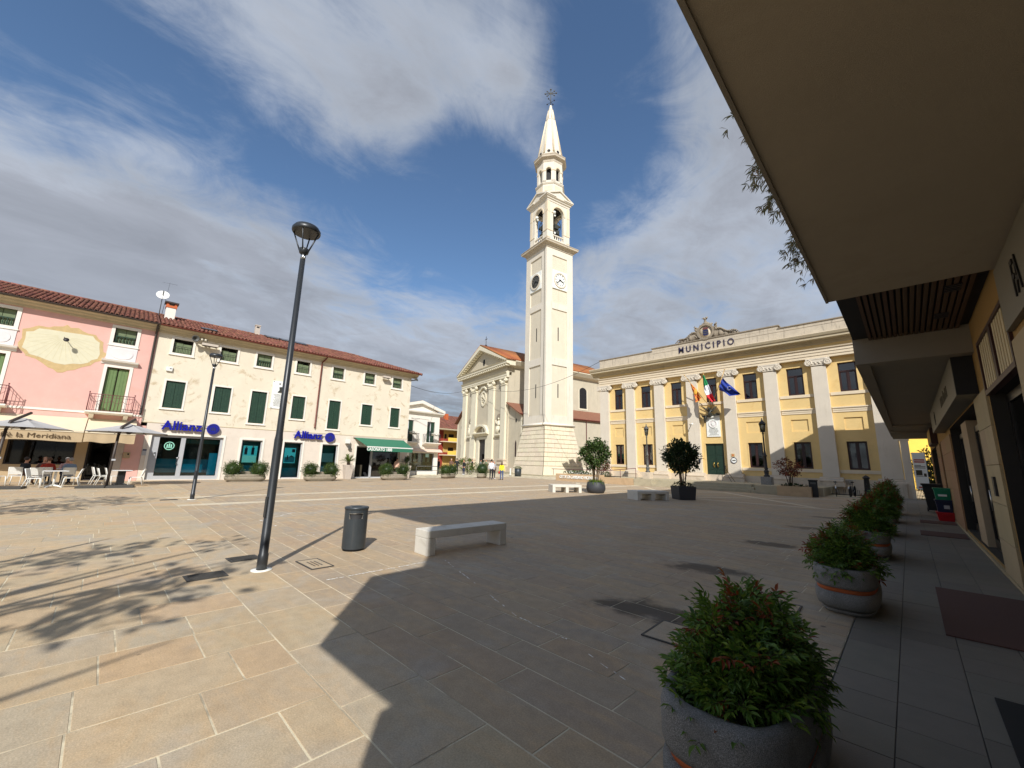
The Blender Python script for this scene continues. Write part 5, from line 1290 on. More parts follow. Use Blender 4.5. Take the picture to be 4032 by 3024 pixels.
for (a, b, c, d), nm in ((dl, 'left'), (dr, 'right')):
    w_ = part('balcony_door', frame_mb(a-0.1, b+0.1, c, d+0.1, 0.1, -0.02, 0.04, bottom=False), 'white_trim', wh)
    part('shutter', MB().box(a, (a+b)/2-0.08, 0.1, 0.14, c, d), 'shutter', w_); part('shutter', MB().box((a+b)/2+0.08, b, 0.1, 0.14, c, d), 'shutter', w_); part('curtain', MB().box((a+b)/2-0.08, (a+b)/2+0.08, 0.16, 0.18, c, d), 'curtain', w_)
    bl = thing('balcony', 'iron balcony with white flowers, '+nm+' of two on the small white house', 'balcony', (WO[0], (a+b)/2, 0), LR, 'balconies of the small white house')
    part('slab', MB().prism([(0, c-0.34), (-0.55, c-0.12), (-0.7, c-0.1), (-0.7, c), (0, c)], 'x', -1.1, 1.1), 'white_trim', bl)
    bs = None
    for x0, y0, x1, y1, n in ((-1.05, 0, -1.05, -0.66, 4), (-1.05, -0.66, 1.05, -0.66, 13), (1.05, -0.66, 1.05, 0, 4)):
        for i in range(n):
            q = MB().tube([(0, 0, c), (0, 0, c+0.95)], 0.012, 5)
            if bs is None: bs = q.mesh('baluster', ['iron'])
            link('baluster', bs, bl, (x0+(x1-x0)*(i+0.5)/n, y0+(y1-y0)*(i+0.5)/n, 0))
    part('rail', MB().tube([(-1.05, 0, c+0.95), (-1.05, -0.66, c+0.95), (1.05, -0.66, c+0.95), (1.05, 0, c+0.95)], 0.02, 6), 'iron', bl)
    fb = thing('flower_box', 'white flowers hanging on the '+nm+' balcony of the white house', 'flower box', (WO[0]+0.75, (a+b)/2+0.15, c+0.8), LR, 'flower boxes on the white house')
    part('box', MB().box(-0.45, 0.45, -0.09, 0.09, 0, 0.17), 'planter_stone', fb); part('flowers', foliage(random.Random(9), (0, -0.05, 0.2), (0.5, 0.18, 0.16), 220, 0.08, 0.07), 'flower_white', fb, kind='stuff')
w_ = part('shop_window', frame_mb(22.2*k_, 25.22*k_, 0.35, wz(2.39), 0.07, 0.05, 0.12), 'alu', wh); part('pane', MB().box(22.3*k_, 25.1*k_, 0.08, 0.09, 0.42, wz(2.3)), 'glass_clear', w_)
im = MB(); im.box(22.1*k_, 25.3*k_, 0.56, 0.6, 0, wz(2.5), 0); im.box(22.3*k_, 25.1*k_, 0.4, 0.44, 0.4, wz(1.45), 1)
for i in range(5): im.box((22.4+i*0.55)*k_, (22.7+i*0.55)*k_, 0.36, 0.42, wz(1.45), wz(2.3), 2)
part('interior', im, ['arcade_brown', 'dial_border', 'dial_face'], w_); part('poster', MB().box(24.2*k_, 24.6*k_, 0.05, 0.07, wz(1.95), wz(2.3)), 'poster_pale', w_)
t = thing('awning', 'closed pale awning over the white house shop', 'awning', WO, LR)
part('cassette', MB().prism([(0, wz(2.84)), (-0.4, wz(2.72)), (-0.62, wz(2.5)), (-0.56, wz(2.44)), (0, wz(2.54))], 'x', 22.3*k_, 25.9*k_), 'awning_pale', t); part('bracket', MB().box(22.4*k_, 22.45*k_, -0.3, 0, wz(2.5), wz(2.6)), 'alu', t)
t = thing('bracket_lantern', 'black wrought iron lantern on a long bracket, white house', 'lantern', (WO[0], 23.86*k_, 0), LR)
part('bracket', MB().tube([(-1.9, 0, wz(5.9)), (-1.0, -0.4, wz(5.86)), (0, -0.8, wz(5.78)), (0, -0.8, wz(5.6))], 0.02, 6).tube([(-1.7, 0, wz(5.6)), (-1.3, -0.2, wz(5.8)), (-1.0, -0.4, wz(5.84))], 0.014, 5), 'iron', t)
ln = MB().lathe([(0.04, 0.62), (0.1, 0.58), (0.2, 0.46), (0.16, 0.42), (0.17, 0.40), (0.1, 0.04), (0.04, 0.0)], 6, 0, -0.8); part('lantern', MB().merge(ln, Matrix.Translation((0, 0, wz(5.6)-0.62))), 'lamp_iron_dark', t)
t = thing('guard_rail', 'grey tubular guard rail in front of the white house shop', 'barrier', (WO[0]+1.1, 23.8*k_, 0), LR)
part('hoop', MB().tube([(-1.42, 0, 0), (-1.42, 0, 0.86), (-1.3, 0, 0.98), (1.3, 0, 0.98), (1.42, 0, 0.86), (1.42, 0, 0)], 0.04, 8), 'lamp_iron', t); part('mid_rail', MB().tube([(-1.42, 0, 0.5), (1.42, 0, 0.5)], 0.025, 6), 'lamp_iron', t)
# ---- yellow flats behind
yo = thing('apartment_block', 'yellow and red apartment block with balconies behind the square', 'building', (-75, 0, 0), LR)
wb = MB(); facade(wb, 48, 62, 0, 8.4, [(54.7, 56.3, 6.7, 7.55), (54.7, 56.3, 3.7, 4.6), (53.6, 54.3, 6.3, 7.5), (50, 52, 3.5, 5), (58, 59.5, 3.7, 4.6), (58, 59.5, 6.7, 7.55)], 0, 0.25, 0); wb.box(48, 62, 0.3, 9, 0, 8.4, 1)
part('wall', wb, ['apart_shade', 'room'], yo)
for z0, z1 in ((5.86, 6.65), (2.95, 3.75)):
    part('balcony_front', MB().box(53.55, 61, -1.6, -1.5, z0, z1), 'apart_yellow', yo); part('balcony_floor', MB().box(52.3, 61, -1.62, 0, z0-0.18, z0), 'pale_band', yo); part('balcony_side', MB().box(52.3, 53.5, -1.58, -1.5, z0, z0+0.5), 'apart_red', yo)
part('red_bay', MB().box(50.5, 53.3, -0.06, -0.005, 0, 8.4), 'apart_red', yo)
part('eaves', MB().box(47.5, 62.5, -1.9, 0.1, 8.3, 8.55), 'cornice_cream', yo)
rf = MB().add([(47.5, -1.9, 8.56), (62.5, -1.9, 8.56), (62.5, 5, 12.2), (47.5, 5, 12.2)], [(0, 1, 2, 3)])
roof = part('roof', rf, 'tile', yo); rr = MB()
for i in range(60):
    for j in range(9): rr.merge(MB().lathe([(0.11, 0), (0.09, 0.9)], 5, caps=False) if False else MB().lathe([(0.11, 0), (0.09, 0.9)], 5), Matrix.Translation((47.6+i*0.25, -1.85+j*0.78, 8.58+j*0.412)) @ Matrix.Rotation(R(-62), 4, 'X'))
part('tile_field', rr, 'tile', roof, kind='stuff')
part('chimney', MB().box(55.5, 56.25, 2.6, 3.4, 10.2, 12.4), 'terracotta', roof)

# ------------------------------------------------------------------ town hall (front at y=0 local, world y=37.5)
HO = (0, 37.5, 0)
hall = thing('town_hall', 'yellow town hall with giant pilasters, lettered parapet and crest', 'town hall', HO)
TZ = 0.55
UP = [(-22.40, -21.43), (-19.39, -18.38), (-16.31, -15.31), (-13.16, -12.19), (-10.09, -9.07), (-6.95, -5.87), (-3.74, -2.70)]
GW = [(-22.40, -21.42), (-19.39, -18.35), (-16.31, -15.27), None, (-10.09, -9.03), (-6.94, -5.85), (-3.78, -2.66)]
PIL = [(-24.02, -22.93), (-20.96, -19.99), (-17.9, -16.9), (-14.80, -13.76), (-11.66, -10.68), (-8.52, -7.54), (-5.31, -4.35), (-2.13, -1.06)]
hh = [(a, b, 7.33, 9.48, 0.3) for a, b in UP]+[(g[0], g[1], 1.74, 3.72, 0.3) for g in GW if g]+[(-13.46, -11.97, TZ, 3.70, 0.35)]+[(a, b, 4.53, 5.43, 0.07) for i, (a, b) in enumerate(UP) if i != 3]
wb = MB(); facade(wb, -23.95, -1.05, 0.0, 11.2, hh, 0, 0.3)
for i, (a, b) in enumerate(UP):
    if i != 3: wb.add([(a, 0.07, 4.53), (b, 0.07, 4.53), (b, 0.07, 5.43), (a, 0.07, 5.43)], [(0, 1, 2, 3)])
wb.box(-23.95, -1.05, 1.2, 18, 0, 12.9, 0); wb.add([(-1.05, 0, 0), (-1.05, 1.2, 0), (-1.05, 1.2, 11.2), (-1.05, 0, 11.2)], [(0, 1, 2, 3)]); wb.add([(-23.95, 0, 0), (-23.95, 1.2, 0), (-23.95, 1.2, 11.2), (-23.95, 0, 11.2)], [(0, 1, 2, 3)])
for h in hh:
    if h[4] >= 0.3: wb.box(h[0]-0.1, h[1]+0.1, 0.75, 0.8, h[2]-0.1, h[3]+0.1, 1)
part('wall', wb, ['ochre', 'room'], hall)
part('plinth', MB().box(-23.97, -1.0, -0.05, 0.0, 0.0, 1.07), 'plinth', hall)
for i in range(7):
    x0, x1 = PIL[i][1]+0.03, PIL[i+1][0]-0.03
    part('sill_band', MB().box(x0, x1, -0.06, 0, 7.10, 7.32), 'pale_band', hall)
    if i != 3:
        part('string_course', MB().prism([(0, 5.84), (-0.04, 5.84), (-0.04, 5.98), (-0.06, 5.98), (-0.06, 6.12), (-0.11, 6.14), (-0.11, 6.22), (0, 6.24)], 'x', x0, x1), 'pale_band', hall)
        part('low_sill', MB().box(x0, x1, -0.06, 0, 1.48, 1.72), 'pale_band', hall)
# giant pilasters: shaft, base and ionic capital
def volute(mb, cx, cz, r, sgn, y0, y1):
    pts = []
    for i in range(26):
        a = i*0.5; rr = r*(1-0.034*i); pts.append((cx+sgn*rr*math.cos(a+PI/2)*1.0, cz+rr*math.sin(a+PI/2)))
    mb.merge(MB().lathe([(r*0.93, 0), (r*0.93, y1-y0-0.05)], 20), Matrix.Translation((cx, y1, cz)) @ Matrix.Rotation(PI/2, 4, 'X'))
    mb.tube([(p[0], y0+0.05, p[1]) for p in pts], [r*0.14*(1-0.018*i) for i in range(26)], 6)
    mb.sphere((cx, y0+0.05, cz), r*0.16, 8, 6)
for a, b in PIL:
    c = (a+b)/2
    p_ = part('pilaster', MB().prism([(a, TZ+0.65), (b, TZ+0.65), (b-0.035, 9.35), (a+0.035, 9.35)], 'y', -0.28, 0.0), 'pilaster', hall)
    bs = MB(); z = TZ if a < -2.5 else 0.0
    bs.box(a-0.27, b+0.27, -0.56, 0, z, TZ+0.28); bs.prism([(0, TZ+0.28), (-0.5, TZ+0.28), (-0.54, TZ+0.33), (-0.54, TZ+0.41), (-0.5, TZ+0.46), (-0.42, TZ+0.48), (-0.40, TZ+0.56), (-0.38, TZ+0.58), (-0.33, TZ+0.60), (-0.33, TZ+0.65), (0, TZ+0.65)], 'x', a-0.2, b+0.2)
    part('base', bs, 'plinth', p_)
    cp = MB(); cp.box(a-0.06, b+0.06, -0.33, 0, 9.42, 9.50); cp.box(a-0.26, b+0.26, -0.40, 0, 9.86, 9.96); cp.box(a-0.05, b+0.05, -0.34, 0, 9.50, 9.66)
    cu = [(a-0.2+(b-a+0.4)*i/10, 9.76-0.07*math.sin(PI*i/10)) for i in range(11)]
    for w0, w1 in zip(cu, cu[1:]): cp.hexa([(w0[0], -0.38, w0[1]-0.04), (w1[0], -0.38, w1[1]-0.04), (w1[0], -0.02, w1[1]-0.04), (w0[0], -0.02, w0[1]-0.04)], [(w0[0], -0.38, 9.87), (w1[0], -0.38, 9.87), (w1[0], -0.02, 9.87), (w0[0], -0.02, 9.87)])
    volute(cp, a-0.12, 9.64, 0.25, -1, -0.44, -0.05); volute(cp, b+0.12, 9.64, 0.25, 1, -0.44, -0.05)
    for k in range(4):
        e_ = a+(b-a)*(k+0.5)/4; cp.sphere((e_, -0.35, 9.60), 0.085, 8, 6, 0, (0.9, 0.6, 1.1))
    part('capital', cp, 'pilaster', p_)
XL, XR = -24.05, -0.98
part('architrave', MB().prism([(0, 9.98), (-0.34, 9.98), (-0.34, 10.18), (-0.38, 10.18), (-0.38, 10.40), (-0.42, 10.40), (-0.42, 10.60), (-0.50, 10.64), (-0.52, 10.72), (0, 10.76)], 'x', XL, XR), 'pale_band', hall)
part('frieze', MB().box(XL+0.05, XR-0.05, -0.30, 0.0, 10.74, 11.05), 'ochre', hall)
part('cornice', MB().prism([(0, 11.0), (-0.32, 11.0), (-0.36, 11.12), (-0.46, 11.16), (-0.50, 11.28), (-0.95, 11.32), (-0.95, 11.50), (-1.02, 11.52), (-1.08, 11.66), (-1.08, 11.70), (0, 11.82)], 'x', XL-0.75, XR+0.75), 'cornice_cream', hall)
part('cornice_lip', MB().box(XL-0.78, XR+0.78, -1.10, -0.98, 11.70, 11.75), 'pale_band', hall)
par = MB(); par.box(XL+0.1, XR, -0.30, 0.5, 11.78, 12.80); par.box(-17.85, -7.15, -0.31, 0.5, 12.80, 13.05); part('parapet', par, 'stone_weathered', hall)
cpg = MB(); cpg.box(XL+0.05, -17.85, -0.37, 0.55, 12.80, 12.87); cpg.box(-7.15, XR+0.05, -0.37, 0.55, 12.80, 12.87); cpg.box(-17.95, -7.05, -0.38, 0.55, 13.05, 13.13); part('coping', cpg, 'stone_dark', hall)
part('parapet_groove', MB().box(-17.8, XR, -0.316, -0.30, 12.53, 12.545), 'stone_dark', hall)
t = thing('town_hall_lettering', 'dark blue letters MUNICIPIO on the town hall parapet', 'lettering', (-12.82, 37.5-0.33, 12.40))
text('lettering', 'MUNICIPIO', 0.82, 0.02, 'letter_navy', t, (0, 0, 0), bold=0.008, spacing=1.5, sx=0.84)
# crest on the parapet
t = thing('coat_of_arms', 'weathered stone crest with wings and blue shield on the parapet', 'crest', (-12.7, 37.5-0.15, 13.08))
part('disc', MB().merge(MB().lathe([(0.60, 0), (0.60, 0.16), (0.0, 0.17)], 28), Matrix.Translation((0, 0.05, 0.68)) @ Matrix.Rotation(PI/2, 4, 'X')), 'pale_band', t)
part('frame', ring_mb(0, 0.68, 0.58, 0.76, -0.24, 0.12, 28), 'stone_dark', t)
part('shield', MB().prism([(-0.24, 0.86), (0.24, 0.86), (0.24, 0.42), (0.16, 0.34), (-0.16, 0.34), (-0.24, 0.42)], 'y', -0.16, -0.11), 'blue_dark', t)
st_ = MB(); st_.box(-0.24, 0.24, -0.17, -0.16, 0.66, 0.72); st_.box(-0.24, 0.24, -0.17, -0.16, 0.50, 0.56); part('shield_stripe', st_, 'lamp_iron', t)
part('crown', MB().prism([(-0.2, 0.92), (0.2, 0.92), (0.26, 1.02), (0.16, 1.1), (-0.16, 1.1), (-0.26, 1.02)], 'y', -0.16, -0.11), 'iron_red', t)
rg = random.Random(6); cv = MB()
for s in (-1, 1):
    for i in range(13):     # curling foliage running out like a wing
        f = i/12; x = s*(0.78+f*1.75); z = 0.62*(1-f)**0.8+0.12+0.10*math.sin(f*9)
        cv.sphere((x, -0.02+rg.uniform(-0.06, 0.06), z*0.55), 0.24*(1-0.55*f), 8, 6, 0, (1.2, 0.8, 0.9+z))
        cv.tube([(x, -0.1, z), (x+s*0.14, -0.2, z+0.05), (x+s*0.26, -0.16, z-0.10)], [0.10*(1-0.5*f), 0.09*(1-0.5*f), 0.03], 6)
    cv.prism([(s*0.7, 0), (s*2.6, 0), (s*2.1, 0.22), (s*1.4, 0.5), (s*0.7, 0.62)], 'y', -0.05, 0.12)
    for z, r in ((0.3, 0.16), (0.62, 0.17), (0.95, 0.15), (1.18, 0.12)): cv.sphere((s*0.82, -0.05, z), r, 8, 6); cv.tube([(s*0.8, -0.1, z), (s*0.98, -0.15, z+0.14), (s*0.94, -0.1, z+0.24)], [0.09, 0.06, 0.03], 6)
for x, z, r in ((-0.42, 1.3, 0.16), (-0.2, 1.42, 0.16), (0, 1.5, 0.2), (0.2, 1.42, 0.16), (0.42, 1.3, 0.16), (0.55, 1.38, 0.08), (0, 1.68, 0.12), (0.0, 1.9, 0.10), (-0.1, 2.0, 0.11), (0.12, 2.03, 0.10)): cv.sphere((x, -0.02, z), r, 8, 6)
cv.tube([(-0.05, 0, 1.6), (-0.05, 0, 1.95), (-0.3, -0.05, 2.02)], [0.1, 0.07, 0.03], 6); cv.tube([(0.05, 0, 1.9), (0.26, -0.05, 2.08)], [0.07, 0.02], 6)
part('carving', cv, 'stone_dark', t)
# windows
def hall_window(a, b, z0, z1, transom, cur, seed):
    m = frame_mb(a, b, z0, z1, 0.075, 0.16, 0.26); c = (a+b)/2; m.box(c-0.05, c+0.05, 0.15, 0.26, z0+0.075, (z1-0.62 if transom else z1-0.075))
    if transom: m.box(a+0.075, b-0.075, 0.15, 0.26, z1-0.68, z1-0.58)
    for q0, q1 in ((a+0.075, c-0.05), (c+0.05, b-0.075)): frame_mb(q0, q1, z0+0.075, (z1-0.68 if transom else z1-0.075), 0.05, 0.18, 0.24, m)
    w_ = part('window', m, 'window_frame', hall); zt = z1-0.68 if transom else z1-0.075
    part('pane', MB().box(a+0.12, c-0.1, 0.20, 0.21, z0+0.12, zt-0.05), 'glass_dark', w_); part('pane', MB().box(c+0.1, b-0.12, 0.20, 0.21, z0+0.12, zt-0.05), 'glass_dark', w_)
    if transom: part('pane', MB().box(a+0.075, b-0.075, 0.20, 0.21, z1-0.58, z1-0.075), 'glass_dark', w_)
    r_ = random.Random(seed)
    def curt(x0, x1, za, zb):
        q = MB(); n = 12; vs = []
        for i in range(n+1): y = 0.38+0.03*math.sin(i*2.2); vs += [(x0+(x1-x0)*i/n, y, za), (x0+(x1-x0)*i/n, y, zb)]
        q.add(vs, [(2*i, 2*i+2, 2*i+3, 2*i+1) for i in range(n)]); part('curtain', q, 'curtain', w_)
    for x0, x1, zb in cur: curt(a+(b-a)*x0, a+(b-a)*x1, z0+0.08, z0+(z1-z0)*zb)
    if not transom: part('trim', frame_mb(a-0.05, b+0.05, z0, z1+0.05, 0.05, -0.015, 0.0, bottom=False), 'ochre', w_)
CU = [[(0.2, 0.46, .68)], [(0.12, 0.3, .66)], [(0.14, 0.42, .66), (0.6, 0.8, .6)], [(0.1, 0.4, .66), (0.66, 0.9, .66)], [(0.16, 0.48, .68), (0.62, 0.92, .68)], [(0.14, 0.5, .68), (0.78, 0.94, .5)], [(0.1, 0.44, .7), (0.54, 0.94, .7)]]
for i, (a, b) in enumerate(UP): hall_window(a, b, 7.33, 9.48, True, CU[i], i)
CG = [[(0.22, 0.6, .62)], [(0.44, 0.56, .96)], [(0.3, 0.6, .8)], None, [(0.8, 0.92, .5)], [(0.14, 0.42, .66), (0.6, 0.94, .96)], [(0.08, 0.46, .96), (0.54, 0.94, .96)]]
for i, g in enumerate(GW):
    if g: hall_window(g[0], g[1], 1.74, 3.72, False, CG[i], 20+i)
dr = part('door', MB().box(-13.46, -12.725, 0.14, 0.2, TZ, 3.70).box(-12.705, -11.97, 0.14, 0.2, TZ, 3.70), 'door_green', hall)
for x0, x1 in ((-13.36, -12.80), (-12.63, -12.07)):
    for z0, z1 in ((TZ+0.15, 1.35), (1.5, 2.6), (2.72, 3.58)): part('panel', MB().box(x0, x1, 0.12, 0.14, z0, z1), 'door_green', dr, bevel=0.01)
for x in (-12.87, -12.56): part('handle', MB().tube([(x, 0.10, 1.68), (x+0.03, 0.06, 1.78), (x-0.02, 0.05, 1.9), (x+0.02, 0.05, 2.0), (x, 0.1, 2.08)], [0.05, 0.04, 0.05, 0.04, 0.055], 8), 'brass', dr)
part('reveal', frame_mb(-13.56, -11.87, TZ, 3.80, 0.1, -0.02, 0.0, bottom=False), 'ochre', hall)
t = thing('marble_plaque', 'white marble plaque with portrait medallion over the green door', 'plaque', (-12.68, 37.47, 5.2))
part('slab', MB().box(-0.56, 0.56, -0.04, 0.03, -0.92, 0.94), 'letter_white', t); part('medallion_ring', ring_mb(0, 0.2, 0.29, 0.34, -0.09, -0.03, 28), 'letter_white', t)
part('medallion', MB().merge(MB().lathe([(0.29, 0), (0.29, 0.02)], 24), Matrix.Translation((0, -0.04, 0.2)) @ Matrix.Rotation(PI/2, 4, 'X')), 'relief_panel', t)
part('portrait', MB().prism([(-0.03, 0.02), (0.12, 0.04), (0.09, 0.14), (0.12, 0.24), (0.06, 0.34), (-0.05, 0.35), (-0.1, 0.27), (-0.13, 0.2), (-0.09, 0.16), (-0.09, 0.1)], 'y', -0.1, -0.06), 'letter_white', t)
lm = MB(); r_ = random.Random(5)
for i in range(7):
    z = -0.25-i*0.09; wv = r_.uniform(0.2, 0.42); xq = -wv
    while xq < wv: l = r_.uniform(0.03, 0.09); lm.box(xq, min(xq+l, wv), -0.045, -0.039, z, z+0.04); xq += l+0.025
part('lettering', lm, 'letter_grey', t)
# bronze eagle with flag staffs
t = thing('bronze_eagle', 'dark bronze eagle with spread wings over the marble plaque', 'sculpture', (-12.75, 37.42, 6.1))
eg = MB()
eg.tube([(-0.06, -0.1, 0.66), (-0.02, -0.3, 0.42), (0.0, -0.32, 0.2), (-0.1, -0.2, 0.0), (-0.35, -0.15, -0.02)], [0.09, 0.17, 0.2, 0.18, 0.08], 10)
eg.sphere((-0.08, -0.36, 0.62), 0.1, 10, 8)
part('body', eg, 'bronze', t)
for s in (-1, 1):
    wg = MB(); b0 = Vector((s*0.1, -0.25, 0.35))
    for i in range(8):
        f = i/7; tip = Vector((s*(0.62 if s > 0 else 0.58)-s*0.34*f, -0.3-0.05*f, 0.82-0.42*f))
        wg.tube([b0, b0.lerp(tip, 0.55)+Vector((0, 0, 0.02)), tip], [0.06, 0.055, 0.012], 6)
    part('wing', wg, 'bronze', t)
br = MB()
for i in range(16): br.tube([(-0.1, -0.2, 0.0), (0.3+0.03*i, -0.22, 0.02+0.02*(i % 5)), (0.55+0.015*i, -0.24, 0.26-0.035*(i % 7))], [0.05, 0.03, 0.008], 5)
for i in range(8): br.tube([(-0.1, -0.2, 0.0), (-0.45, -0.2, -0.02), (-0.72, -0.22, 0.04-0.02*i)], [0.05, 0.04, 0.01], 5)
br.tube([(-0.42, -0.2, 0.0), (-0.52, -0.16, -0.25), (-0.54, -0.14, -0.62)], [0.13, 0.12, 0.05], 8)
part('laurel', br, 'bronze', t)
def flag(base, tip, pts_fn, mats_, label, seed):
    t = thing('flag', label, 'flag', (0, 0, 0), 0, 'flags over the town hall door')
    part('staff', MB().tube([base, tip], 0.028, 8).sphere(tip, 0.05, 8, 6), 'pole_wood', t)
    return t
FB = Vector((-12.68, 37.2, 6.75))
FY = 36.15; fk = FY/37.5
def fp(x, z, dy=0.0): return Vector((x*fk, FY+dy, 1.65+(z-1.65)*fk))
def strip(par, Lp, Rp, cols, seed, wave=0.06):
    """flag cloth between two edges given as points on the front; colours follow its length"""
    rg = random.Random(seed); n = 24; m = 10
    def pick(P, t): f = t*(len(P)-1); i = min(int(f), len(P)-2); return (P[i][0]+(P[i+1][0]-P[i][0])*(f-i), P[i][1]+(P[i+1][1]-P[i][1])*(f-i))
    nc = len(cols)
    for k, c in enumerate(cols):
        mb = MB(); vs = []; n0 = n//nc
        for i in range(n0+1):
            t_ = (k*n0+i)/(n0*nc); a, b = pick(Lp, t_), pick(Rp, t_)
            for j in range(m+1):
                f = j/m; vs.append(fp(a[0]+(b[0]-a[0])*f, a[1]+(b[1]-a[1])*f, wave*(0.3+t_)*math.sin(7*f+5*t_)+0.5*wave*math.sin(15*f-6*t_)))
        mb.add(vs, [(i*(m+1)+j, (i+1)*(m+1)+j, (i+1)*(m+1)+j+1, i*(m+1)+j+1) for i in range(n0) for j in range(m)], 0, True)
        part('cloth' if nc == 1 else 'stripe', mb, c, par)
t = flag(FB, fp(-14.97, 10.07), None, None, 'gold and crimson regional flag drooping from the left staff', 1)
strip(t, [(-14.45, 9.2), (-14.3, 8.5), (-14.12, 7.9), (-14.03, 7.40)], [(-14.35, 9.15), (-13.92, 8.6), (-13.72, 8.2), (-13.50, 7.75)], ['flag_crimson'], 1, 0.12)
q_ = MB(); q_.sphere(fp(-14.0, 8.35, -0.1), 0.16, 10, 8, 0, (1.0, 0.3, 1.5)); part('winged_lion_patch', q_, 'flag_gold', t)
t = flag(FB, fp(-13.26, 10.07), None, None, 'green, white and red flag on the middle staff', 2)
strip(t, [(-13.30, 9.85), (-13.30, 8.95), (-13.28, 8.3), (-13.05, 7.75), (-12.62, 7.32)], [(-13.22, 9.85), (-12.98, 9.15), (-12.75, 8.55), (-12.52, 7.95), (-12.34, 7.42)], ['flag_green', 'flag_white', 'flag_red'], 2, 0.12)
t = flag(FB, fp(-11.44, 10.10), None, None, 'blue flag with small pale stars blown out from the right staff', 3)
strip(t, [(-11.66, 9.45), (-11.35, 8.95), (-10.92, 8.5), (-10.34, 7.86)], [(-12.05, 8.36), (-11.6, 8.12), (-11.15, 7.70), (-10.45, 7.72)], ['flag_blue'], 3, 0.14)
sm_ = MB()
for i in range(9): a_ = 2*PI*i/9; sm_.sphere(fp(-11.15+0.15*math.cos(a_), 8.38+0.15*math.sin(a_), -0.13), 0.026, 6, 4)
part('star', sm_, 'flag_white', t)
# smaller things fixed to the front
t = thing('security_camera', 'white security camera on a pilaster left of the door', 'camera', (-14.35, 37.2, 5.3)); part('body', MB().tube([(0.2, -0.5, 0.12), (-0.1, -0.35, 0.05)], 0.07, 8), 'white_plastic', t); part('arm', MB().tube([(0, -0.35, 0.0), (-0.35, -0.02, -0.35)], 0.025, 6), 'lamp_iron', t)
t = thing('notice_sign', 'small orange square notice on the pilaster right of the door', 'sign', (-11.2, 37.2, 2.7)); part('panel', MB().box(-0.13, 0.13, -0.02, 0.02, -0.13, 0.13), 'dial_border', t); part('print', MB().box(-0.06, 0.06, -0.026, -0.02, -0.07, 0.07), 'terracotta', t)
t = thing('round_sign', 'round white sign with blue rim below the orange notice', 'sign', (-11.15, 37.2, 2.28)); part('disc', MB().merge(MB().lathe([(0.24, 0), (0.24, 0.02)], 24), Matrix.Rotation(PI/2, 4, 'X')), 'letter_white', t); part('rim', ring_mb(0, 0, 0.2, 0.245, -0.03, -0.018, 24), 'letter_navy', t); part('print', MB().box(-0.13, 0.13, -0.026, -0.018, -0.05, 0.03), 'letter_grey', t)
t = thing('paper_notices', 'two small paper notices on the pilaster left of the door', 'notice', (-14.0, 37.2, 2.4)); part('sheet', MB().box(-0.1, 0.1, -0.02, 0.0, 0.2, 0.32), 'letter_white', t); part('sheet', MB().box(0.0, 0.16, -0.02, 0.0, -0.35, -0.05), 'blue_dark', t)
t = thing('overhead_cable', 'thin cable strung from town hall to church tower and cream house', 'cable', (0, 0, 0)); cb = []
A_, B_ = Vector((-23.95, 37.2, 12.75)), Vector((-56.0, 46.0, 15.2)); C_ = Vector((-33.9, 20.0, 8.6))
for p, q, sg_ in ((A_, B_, 2.1), (C_, Vector((-56.2, 45.9, 15.0)), 1.0)):
    cb = MB().tube([p.lerp(q, i/16)+Vector((0, 0, -sg_*4*(i/16)*(1-i/16))) for i in range(17)], 0.022, 5); part('wire', cb, 'iron', t)
# ---------------------------------------------------- terrace, steps, walls before the town hall
ter = MB(); ter.box(-20.9, -8.35, 33.3, 37.44, -0.05, TZ-0.03)
ter.box(-8.35, -4.8, 33.0, 37.44, -0.05, TZ-0.03)
terrace = structure(part('terrace', ter, 'step_stone'))
part('paving', MB().box(-20.9, -4.8, 33.32, 37.44, TZ-0.03, TZ), 'step_stone', terrace)
for i, (y, z0, z1) in enumerate(((32.35, 0, 0.18), (32.68, 0.18, 0.36), (33.0, 0.36, 0.548))):
    xa, xb = -16.1+i*0.28, -8.4-i*0.25
    m = MB(); n = 6
    part('step', MB().box(xa, xb, y, 33.35, z0, z1), 'step_stone', terrace, bevel=0.012)
part('step_wall', MB().box(-17.7, -16.1, 32.4, 33.35, 0, TZ+0.01), 'step_stone', terrace, bevel=0.015)
part('step_wall', MB().box(-8.4, -6.9, 32.0, 33.3, 0, TZ+0.012), 'step_stone', terrace, bevel=0.015)
part('ramp_wall', MB().box(-20.9, -17.72, 32.35, 32.62, 0, TZ+0.02), 'tan_stone', terrace, bevel=0.012); part('ramp_floor', MB().hexa([(-20.9, 32.62, 0), (-17.7, 32.62, 0), (-17.7, 33.3, 0), (-20.9, 33.3, 0)], [(-20.9, 32.62, 0.3), (-17.7, 32.62, TZ), (-17.7, 33.3, TZ), (-20.9, 33.3, 0.3)]), 'step_stone', terrace)
t = thing('handrail', 'brown tubular handrail along the ramp beside the steps', 'handrail', (0, 0, 0))
part('rail', MB().tube([(-27.4, 33.3, 1.1), (-20.8, 33.2, 1.12), (-17.55, 32.55, 1.42)], 0.028, 8), 'iron_red', t)
for x, y, z0, z1 in ((-27.2, 33.3, 0.5, 1.1), (-24.6, 33.25, 0.5, 1.1), (-20.4, 33.1, 0.5, 1.14), (-19.0, 32.5, 0.57, 1.26), (-17.55, 32.55, 0.57, 1.42)): part('post', MB().tube([(x, y, z0), (x, y, z1)], 0.024, 8), 'iron_red', t)
t = thing('door_handrail', 'dark folding handrail beside the green door', 'handrail', (-11.8, 36.9, TZ)); part('rail', MB().tube([(0, 0.2, 0), (0, 0.2, 1.3), (0.1, -0.3, 1.1), (0.95, -0.8, 0.0)], 0.02, 6), 'iron', t); part('brace', MB().tube([(0.05, 0, 0.75), (0.65, -0.7, 0.0)], 0.018, 6), 'iron', t)
